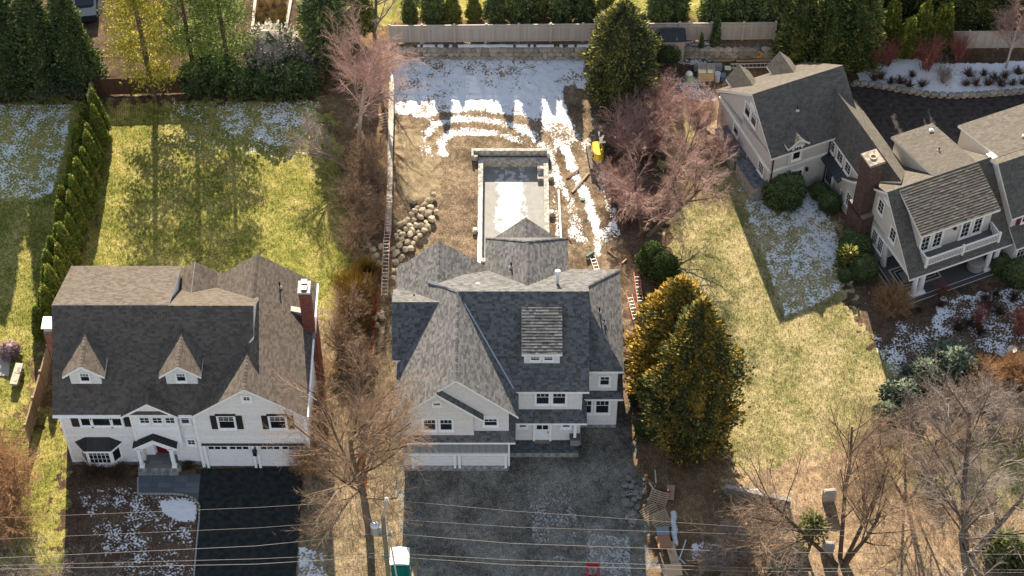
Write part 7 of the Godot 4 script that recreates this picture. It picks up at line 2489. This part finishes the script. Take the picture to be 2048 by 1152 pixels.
	for k in 14:
		g.col = Color(0.4, 0.37, 0.34) * rng.randf_range(0.92, 1.08)
		g.box(-0.85 + k * 0.125, -0.85 + (k + 1) * 0.125 - 0.006, 0, 2.3, -1.0, 0.0)
	part("wall", g, M.wood, sh)
	g = Geo.new()
	g.col = Color(0.4, 0.37, 0.34)
	g.box(-0.92, 0.98, 2.0, 2.12, 0.0, 0.04)
	part("trim_board", g, M.wood, sh)
	g = Geo.new()
	g.col = Color(0.05, 0.055, 0.06)
	g.prism([Vector3(-0.95, 2.3, 0.12), Vector3(1.0, 2.3, 0.12), Vector3(1.0, 2.45, -1.1), Vector3(-0.95, 2.45, -1.1)], Vector3(0, -0.06, 0))
	part("roof", g, M.shingle, sh)
	var sb := thing("storage_box", "tan plastic storage box with a gray lid in the work yard", "box", "", Vector3(14.61, 0, -19.74), 0.03)
	g = Geo.new()
	for k in 9:
		g.col = Color(0.5, 0.4, 0.25) * rng.randf_range(0.95, 1.05)
		g.box(-0.6 + k * 0.133, -0.6 + (k + 1) * 0.133 - 0.008, 0, 0.95, -0.7, 0.0)
	part("body", g, M.plastic, sb)
	g = Geo.new()
	for k in 9:
		g.col = Color(0.22, 0.2, 0.17) * rng.randf_range(0.9, 1.1)
		g.prism([Vector3(-0.63 + k * 0.14, 0.95, 0.05), Vector3(-0.63 + (k + 1) * 0.14 - 0.01, 0.95, 0.05), Vector3(-0.63 + (k + 1) * 0.14 - 0.01, 1.2, -0.75), Vector3(-0.63 + k * 0.14, 1.2, -0.75)], Vector3(0, -0.06, 0))
	part("lid", g, M.plastic, sb)
	drum("composter", "pale green composter drum with a white cap in the work yard", "composter", Vector3(13.3, 0, -19.79), [Vector2(0.26, 0), Vector2(0.31, 0.2), Vector2(0.3, 0.7), Vector2(0.24, 0.8)], Color(0.3, 0.42, 0.3), Color(0.66, 0.66, 0.63), [Vector2(0.26, 0.8), Vector2(0.24, 0.86), Vector2(0.16, 0.95), Vector2(0, 0.97)])
	drum("water_butt", "pale gray-blue barrel right of the storage box", "barrel", Vector3(15.44, 0, -19.79), [Vector2(0.2, 0), Vector2(0.23, 0.8), Vector2(0.25, 0.82), Vector2(0.21, 0.8), Vector2(0, 0.78)], Color(0.4, 0.44, 0.48), Color(), [])
	crate_box("blue_bin", "dark blue bin at the end of the barrel row in the work yard", "bin", Vector3(15.86, 0, -19.89), 0.1, 0.34, 0.55, 0.34, Color(0.08, 0.13, 0.18), Color(0.1, 0.17, 0.24))
	drum("hose_reel", "bright green hose reel standing in the work yard", "reel", Vector3(16.95, 0, -20.31), [Vector2(0.1, 0.0), Vector2(0.32, 0.1), Vector2(0.33, 0.16), Vector2(0.15, 0.24), Vector2(0, 0.25)], Color(0.08, 0.36, 0.1), Color(), [])
	crate_box("green_crate", "crate with a pale green lid above the hose reel", "crate", Vector3(16.3, 0, -20.83), 0.0, 0.42, 0.3, 0.35, Color(0.1, 0.06, 0.05), Color(0.45, 0.52, 0.36))
	var hu := thing("wooden_hutch", "low wooden hutch with a flat roof in the work yard", "hutch", "", Vector3(17.87, 0, -22.2), 0.0)
	g = Geo.new()
	g.col = Color(0.24, 0.18, 0.13)
	for x in [-0.6, 0.0, 0.55]:
		g.box(x - 0.03, x + 0.03, 0, 0.75, 0.3, 0.36)
	g.box(-0.62, 0.58, 0.0, 0.1, -0.35, 0.36)
	g.box(-0.62, 0.58, 0.1, 0.75, -0.35, -0.3)
	part("frame", g, M.wood, hu)
	g = Geo.new()
	g.col = Color(0.2, 0.18, 0.15)
	g.prism([Vector3(-0.72, 0.75, 0.45), Vector3(0.66, 0.75, 0.45), Vector3(0.66, 0.95, -0.45), Vector3(-0.72, 0.95, -0.45)], Vector3(0, -0.06, 0))
	part("roof", g, M.wood, hu)
	var hc := thing("playhouse_coop", "little orange-tan coop with a pitched gray roof in the work yard", "coop", "", Vector3(18.72, 0, -22.31))
	g = Geo.new()
	g.col = Color(0.48, 0.3, 0.12)
	g.prism([Vector3(-0.28, 0.1, 0.3), Vector3(0.28, 0.1, 0.3), Vector3(0.28, 0.85, 0.3), Vector3(0, 1.05, 0.3), Vector3(-0.28, 0.85, 0.3)], Vector3(0, 0, -0.7))
	part("wall", g, M.wood, hc)
	for s in [-1.0, 1.0]:
		g = Geo.new()
		g.col = Color(0.17, 0.16, 0.16)
		if s < 0:
			g.prism([Vector3(-0.36, 0.8, -0.5), Vector3(-0.36, 0.8, 0.4), Vector3(0, 1.12, 0.4), Vector3(0, 1.12, -0.5)], Vector3(0, -0.04, 0))
		else:
			g.prism([Vector3(0, 1.12, -0.5), Vector3(0, 1.12, 0.4), Vector3(0.36, 0.8, 0.4), Vector3(0.36, 0.8, -0.5)], Vector3(0, -0.04, 0))
		part("roof_slope", g, M.shingle, hc)
	g = Geo.new()
	g.col = Color(0.2, 0.12, 0.05)
	g.box(-0.07, 0.07, 0.45, 0.7, 0.3, 0.315)
	part("opening", g, M.wood, hc)
	ladder("pale ladder lying in the work yard behind the taupe house roof", Vector3(16.58, 0.15, -21.21), Vector3(19.84, 0.15, -21.31), 0.4, Color(0.5, 0.46, 0.42))
	for k in 4:
		plank("stacked gray plank behind the storage box, layer %s" % ["bottom", "second", "third", "top"][k], Vector3(13.77, 0.05, -20.89) + Vector3(0, k * 0.07, -0.1 * k), Vector3(15.89, 0.05, -20.99) + Vector3(0, k * 0.07, -0.1 * k), 0.3, 0.06, Color(0.27, 0.26, 0.26), "planks stacked in the work yard")
	for q in [[Vector3(15.21, 0.12, -21.77), Vector3(16.93, 0.12, -21.87), "log edging left of the pale slab in the work yard"], [Vector3(17, 0.12, -21.77), Vector3(19.78, 0.12, -21.87), "log edging below the hutch"]]:
		g = Geo.new()
		g.col = Color(0.27, 0.2, 0.13)
		g.tube(Vector3.ZERO, q[1] - q[0], 0.13, 0.12, 8, true)
		solo("log_edging", g, M.bark, q[2], "log", "log edging in the work yard", q[0])
	g = Geo.new()
	g.col = Color(0.4, 0.29, 0.2)
	for k in 5:
		g.obox(Vector3(-0.5 + k * 0.25, 0.1, 0), Vector3(0.24, 0.05, 1.9), Basis())
	var lp := solo("leaning_panel", g, M.wood, "tan wooden panel lying on the grass left of the taupe house", "panel", "", Vector3(15.03, 0, -14.9), 0.75)
	lp.rotation.x = 0.06
	# ---------------- by the taupe house
	var bn := thing("garden_bench", "weathered double garden chair in the corner of the taupe house", "bench", "", Vector3(21.51, 0, -10.3), deg_to_rad(23))
	for s in [-0.36, 0.36]:
		g = Geo.new()
		g.col = Color(0.3, 0.26, 0.21)
		for k in 5:
			g.box(s - 0.31, s + 0.31, 0.42, 0.45, -0.22 + k * 0.1, -0.14 + k * 0.1)
		part("seat", g, M.wood, bn)
		g = Geo.new()
		g.col = Color(0.3, 0.26, 0.21)
		for k in 5:
			g.box(s - 0.3 + k * 0.125, s - 0.2 + k * 0.125, 0.5, 1.0, -0.3, -0.27)
		g.box(s - 0.32, s + 0.32, 0.98, 1.05, -0.31, -0.25)
		part("backrest", g, M.wood, bn)
		for q in [[-0.3, -0.28], [0.3, -0.28], [-0.3, 0.26], [0.3, 0.26]]:
			g = Geo.new()
			g.col = Color(0.27, 0.23, 0.19)
			g.box(s + q[0] - 0.025, s + q[0] + 0.025, 0, 0.42 if q[1] > 0 else 1.0, q[1] - 0.025, q[1] + 0.025)
			part("leg", g, M.wood, bn)
	drum("terracotta_pot", "terracotta pot beside the round yew at the porch corner", "pot", Vector3(25.22, 0, -2.13), [Vector2(0.16, 0), Vector2(0.24, 0.38), Vector2(0.27, 0.4), Vector2(0.2, 0.36), Vector2(0, 0.34)], Color(0.3, 0.14, 0.08), Color(), [])
	drum("white_urn", "pale glazed urn next to the terracotta pot", "urn", Vector3(24.7, 0, -1.82), [Vector2(0.14, 0), Vector2(0.22, 0.2), Vector2(0.2, 0.4), Vector2(0.24, 0.44), Vector2(0.15, 0.4), Vector2(0, 0.38)], Color(0.45, 0.5, 0.48), Color(), [])
	var rug := thing("porch_rug", "dark rug with pale border stripes on the porch of the taupe house", "rug", "", Vector3(18.05, 0, -7.75), deg_to_rad(23))
	for q in [[5.0, 8.2, 9.0, 11.0, 0.206, Color(0.36, 0.33, 0.28)], [5.15, 8.05, 9.15, 10.85, 0.21, Color(0.03, 0.03, 0.03)], [5.27, 7.93, 9.27, 10.73, 0.214, Color(0.36, 0.33, 0.28)], [5.36, 7.84, 9.36, 10.64, 0.218, Color(0.03, 0.03, 0.03)], [5.5, 7.7, 9.5, 10.5, 0.222, Color(0.2, 0.19, 0.17)]]:
		g = Geo.new()
		g.col = q[5]
		g.box(q[0], q[1], 0.2, q[4], q[2], q[3])
		part("band", g, M.cloth, rug)
	var tb := thing("draped_table", "round table under a dust cover on the porch of the taupe house", "table", "", Vector3(32.29, 0.2, -1.66))
	g = Geo.new()
	g.col = Color(0.3, 0.27, 0.25)
	g.lathe(Vector3.ZERO, [Vector2(0.62, 0.1), Vector2(0.6, 0.5), Vector2(0.64, 0.72), Vector2(0.5, 0.78), Vector2(0, 0.8)], 18)
	part("cover", g, M.cloth, tb)
	g = Geo.new()
	g.col = Color(0.2, 0.18, 0.17)
	g.tube(Vector3(0, 0, 0), Vector3(0, 0.7, 0), 0.06, 0.06, 8)
	part("leg", g, M.wood, tb)
	var bb := drum("birdbath", "white stone birdbath in the bed at the right edge", "birdbath", Vector3(33.63, 0, 5.83), [Vector2(0.22, 0), Vector2(0.1, 0.1), Vector2(0.09, 0.6), Vector2(0.15, 0.7)], Color(0.45, 0.44, 0.42), Color(0.5, 0.5, 0.48), [Vector2(0.12, 0.68), Vector2(0.3, 0.78), Vector2(0.32, 0.8), Vector2(0.26, 0.76), Vector2(0, 0.72)], "stone")
	bb.set_meta("group", "")
	# ---------------- lower right odds and ends
	var cw := thing("concrete_wall", "angled gray concrete wall in the brush right of the golden arborvitae", "wall")
	var ca := Vector3(13.62, 0, 16.67)
	var cb := Vector3(17.77, 0, 17.76)
	g = Geo.new()
	g.col = Color(0.22, 0.21, 0.19)
	g.bar(ca + Vector3(0, 0.4, 0), cb + Vector3(0, 0.4, 0), 0.2, 0.8)
	part("body", g, M.concrete, cw)
	g = Geo.new()
	g.col = Color(0.32, 0.3, 0.27)
	g.bar(ca + Vector3(0, 0.83, 0), cb + Vector3(0, 0.83, 0), 0.3, 0.06)
	part("coping", g, M.concrete, cw)
	crate_box("white_trough", "white plastic trough beside the concrete wall", "trough", Vector3(15.5, 0, 16.86), 0.15, 0.85, 0.3, 0.4, Color(0.62, 0.6, 0.57), Color(0.55, 0.53, 0.5))
	for q in [[Vector3(20.25, 0, 17.24), 0.1, "gray stone slab standing behind the many-stemmed tree"], [Vector3(19.78, 0, 21.11), -0.1, "gray stone slab left of the many-stemmed tree foot"]]:
		g = Geo.new()
		g.col = Color(0.33, 0.32, 0.3)
		g.cbox(-0.4, 0.4, 0, 1.2, -0.15, 0.15, 0.08)
		solo("stone_slab", g, M.stone, q[2], "slab", "standing stone slabs", q[0], q[1])
	for q in [[Vector3(14.3, 0, 15.11), "thin wire fence post at the top of the lower right brush, left one"], [Vector3(16.7, 0, 15.03), "thin wire fence post at the top of the lower right brush, middle one"], [Vector3(16.72, 0, 16.86), "thin wire fence post below the middle one"]]:
		g = Geo.new()
		g.col = Color(0.08, 0.06, 0.05)
		g.tube(Vector3.ZERO, Vector3(0.06, 1.5, 0), 0.025, 0.025, 6, true)
		solo("wire_post", g, M.metal, q[1], "post", "wire fence posts", q[0])
	# ---------------- far left seat and paving
	var se := thing("stone_seat", "curved fieldstone seat wall on the far left lawn", "seat", "", Vector3(-33.19, 0, 8.31), -0.1)
	for k in 16:
		piece("stone", stones[(k * 4) % 9], se, Transform3D(Basis(Vector3.UP, k * 0.9).scaled(Vector3(0.36, 0.42, 0.36)), Vector3(0.16 * (k % 2) - 0.05, 0.18 + 0.2 * ((k / 2) % 2), -1.3 + 0.18 * (k / 2))))
	g = Geo.new()
	g.col = Color(0.45, 0.38, 0.3)
	g.cbox(-0.22, 0.3, 0.5, 0.58, -1.5, 0.25, 0.02)
	part("cap_slab", g, M.stone, se)
	sheet("patio", PackedVector2Array([Vector2(-35.98, 5.54), Vector2(-33.93, 5.66), Vector2(-33.72, 7.49), Vector2(-35.68, 7.4)]), 0.02, M.stone, Color(0.36, 0.33, 0.29))
	# ---------------- top edge
	var bed := thing("bed_edging", "pale timber edging around the dry grass bed at the top", "edging")
	for q in [[Vector3(-19.97, 0, -25.2), Vector3(-17.4, 0, -25.2)], [Vector3(-17.4, 0, -25.2), Vector3(-17.19, 0, -29.06)], [Vector3(-19.97, 0, -25.2), Vector3(-20, 0, -29.06)]]:
		g = Geo.new()
		g.col = Color(0.5, 0.45, 0.37)
		g.bar(q[0] + Vector3(0, 0.08, 0), q[1] + Vector3(0, 0.08, 0), 0.22, 0.2)
		part("timber", g, M.wood, bed)
	sheet("driveway", PackedVector2Array([Vector2(-36.89, -31.88), Vector2(-31.36, -31.88), Vector2(-31.92, -26.84), Vector2(-33.19, -26.18), Vector2(-34.24, -26.84)]), 0.02, M.asphalt, Color(0.03, 0.032, 0.036))
	var car := thing("dark_car", "dark blue-gray car mostly cut off at the top left edge", "car", "", Vector3(-33.13, 0, -27.83), 0.15)
	g = Geo.new()
	g.col = Color(0.03, 0.04, 0.055)
	var cp := [Vector3(-0.9, 0.35, 2.1), Vector3(0.9, 0.35, 2.1), Vector3(0.88, 0.85, 2.0), Vector3(-0.88, 0.85, 2.0)]
	g.prism(cp, Vector3(0, 0, -4.2))
	g.prism([Vector3(-0.72, 0.85, 0.9), Vector3(0.72, 0.85, 0.9), Vector3(0.6, 1.42, 0.1), Vector3(-0.6, 1.42, 0.1)], Vector3(0, 0, -2.0))
	part("body", g, M.car, car)
	g = Geo.new()
	g.quad(Vector3(-0.66, 0.9, 0.86), Vector3(0.66, 0.9, 0.86), Vector3(0.56, 1.38, 0.18), Vector3(-0.56, 1.38, 0.18))
	part("windscreen", g, M.glass, car)
	for q in [[-0.85, 1.3], [0.85, 1.3], [-0.85, -1.3], [0.85, -1.3]]:
		g = Geo.new()
		g.col = Color(0.015, 0.015, 0.015)
		g.tube(Vector3(q[0] - 0.1, 0.32, q[1]), Vector3(q[0] + 0.1, 0.32, q[1]), 0.32, 0.32, 14, true)
		part("wheel", g, M.plastic, car)
	var bsd := thing("neighbour_shed", "gray roofed outbuilding cut off at the top edge", "shed", "", Vector3(-7.47, 0.5, -28.76), -0.25)
	g = Geo.new()
	g.col = Color(0.12, 0.09, 0.07)
	g.box(-1.2, 1.2, 0, 1.6, -2.0, 0.0)
	part("wall", g, M.wood, bsd)
	g = Geo.new()
	g.col = Color(0.3, 0.33, 0.38)
	g.prism([Vector3(-1.35, 1.55, 0.2), Vector3(1.35, 1.55, 0.2), Vector3(1.35, 2.2, -2.1), Vector3(-1.35, 2.2, -2.1)], Vector3(0, -0.08, 0))
	part("roof", g, M.metal, bsd)

# short turf: nobody could count it, so each lawn carries one scatter of tufts
func build_grass() -> void:
	var g := Geo.new()
	for k in 6:
		var a := rng.randf() * TAU
		var d := Vector3(cos(a), 0, sin(a))
		var p := d * 0.04 + Vector3(rng.randf_range(-0.05, 0.05), -0.02, rng.randf_range(-0.05, 0.05))
		var e := p + d * rng.randf_range(0.04, 0.09) + Vector3(0, rng.randf_range(0.05, 0.09), 0)
		var s := Vector3(-d.z, 0, d.x) * 0.022
		var nn := (Vector3.UP + d * 0.4).normalized()
		g.col = Color(1, 1, 1)
		g.trin(p + s, p - s, e, nn, nn, nn)
	var mesh := g.mesh(vmat(0.9, null, 1.0, 0.1))
	(mesh.surface_get_material(0) as StandardMaterial3D).cull_mode = BaseMaterial3D.CULL_DISABLED
	var f := FastNoiseLite.new()
	f.seed = 77
	f.frequency = 0.28
	f.fractal_octaves = 3
	var jobs := [
		[1, Rect2(-40, -18, 32, 42), 190000, [Color(0.1, 0.12, 0.022), Color(0.18, 0.18, 0.036), Color(0.28, 0.25, 0.07), Color(0.36, 0.3, 0.11)], "short yellow-green lawn grass of the left gardens"],
		[2, Rect2(9, -18, 28, 40), 150000, [Color(0.1, 0.12, 0.038), Color(0.2, 0.185, 0.075), Color(0.33, 0.268, 0.14), Color(0.42, 0.34, 0.2)], "straw and green lawn grass of the right garden"],
		[6, Rect2(-14, -6, 8, 30), 40000, [Color(0.24, 0.185, 0.11), Color(0.33, 0.26, 0.16), Color(0.19, 0.145, 0.085)], "dry tan weeds of the strip left of the gray house"],
		[7, Rect2(10, 2, 26, 22), 60000, [Color(0.3, 0.2, 0.12), Color(0.42, 0.31, 0.18), Color(0.22, 0.14, 0.08)], "dead leaves and dry grass of the lower right brush"],
	]
	for j in jobs:
		var box: Rect2 = j[1]
		var buf := PackedFloat32Array()
		var count := 0
		for k in j[2]:
			var x := box.position.x + rng.randf() * box.size.x
			var z := box.position.y + rng.randf() * box.size.y
			if region_at(x + rng.randf_range(-0.6, 0.6), z + rng.randf_range(-0.6, 0.6)) != j[0] or rng.randf() < snow_at(x, z) * 1.3:
				continue
			var a := rng.randf() * TAU
			var s := rng.randf_range(0.2, 0.46)
			var cols: Array = j[3]
			var v := clampf(f.get_noise_2d(x, z) * 1.1 + 0.5 + rng.randf_range(-0.3, 0.3), 0, 0.999) * cols.size()
			var c: Color = cols[int(v)]
			var b := rng.randf_range(0.8, 1.2)
			buf.append_array([cos(a) * s, 0, sin(a) * s, x, 0, s, 0, 0.0, -sin(a) * s, 0, cos(a) * s, z, c.r * b, c.g * b, c.b * b, 1.0])
			count += 1
		var mm := MultiMesh.new()
		mm.transform_format = MultiMesh.TRANSFORM_3D
		mm.use_colors = true
		mm.mesh = mesh
		mm.instance_count = count
		mm.buffer = buf
		var o := MultiMeshInstance3D.new()
		o.name = numbered("grass")
		o.multimesh = mm
		add_child(o)
		tag(o, j[4], "grass")
		stuff(o)

func build_all() -> void:
	build_new_house()
	build_white_house()
	build_taupe_house()
	build_details()
	build_planting()
	build_grass()

# ---------------------------------------------------------------- the scene
func _ready() -> void:
	rng.seed = 20250
	# camera: a drone 110 m up, looking 52 degrees down through a long lens
	var cam := Camera3D.new()
	cam.name = "camera"
	cam.fov = 16.19
	cam.near = 1.0
	cam.far = 1500.0
	add_child(cam)
	cam.position = Vector3(0, 110.6, 86.41)
	cam.rotation_degrees = Vector3(-52, 0, 0)
	cam.current = true
	# a clear winter sky and a low sun behind the houses
	var sky := ProceduralSkyMaterial.new()
	sky.sky_top_color = Color(0.41, 0.455, 0.52)
	sky.sky_horizon_color = Color(0.74, 0.755, 0.78)
	sky.sky_curve = 0.2
	sky.ground_bottom_color = Color(0.3, 0.27, 0.2)
	sky.ground_horizon_color = Color(0.5, 0.5, 0.48)
	sky.energy_multiplier = 1.0
	var sk := Sky.new()
	sk.sky_material = sky
	var env := Environment.new()
	env.background_mode = Environment.BG_SKY
	env.sky = sk
	env.tonemap_mode = Environment.TONE_MAPPER_LINEAR
	env.tonemap_exposure = 3.25
	env.sdfgi_enabled = true
	env.ssao_enabled = true
	env.ssil_enabled = true
	var we := WorldEnvironment.new()
	we.name = "environment"
	we.environment = env
	add_child(we)
	var sun := DirectionalLight3D.new()
	sun.name = "sun"
	sun.light_energy = 1.6
	sun.light_color = Color(1.0, 0.94, 0.85)
	sun.light_angular_distance = 0.5
	sun.shadow_enabled = true
	add_child(sun)
	sun.look_at_from_position(Vector3.ZERO, Vector3(0.2, -1.0, 1.77), Vector3.UP)
	make_materials()
	build_ground()
	build_all()
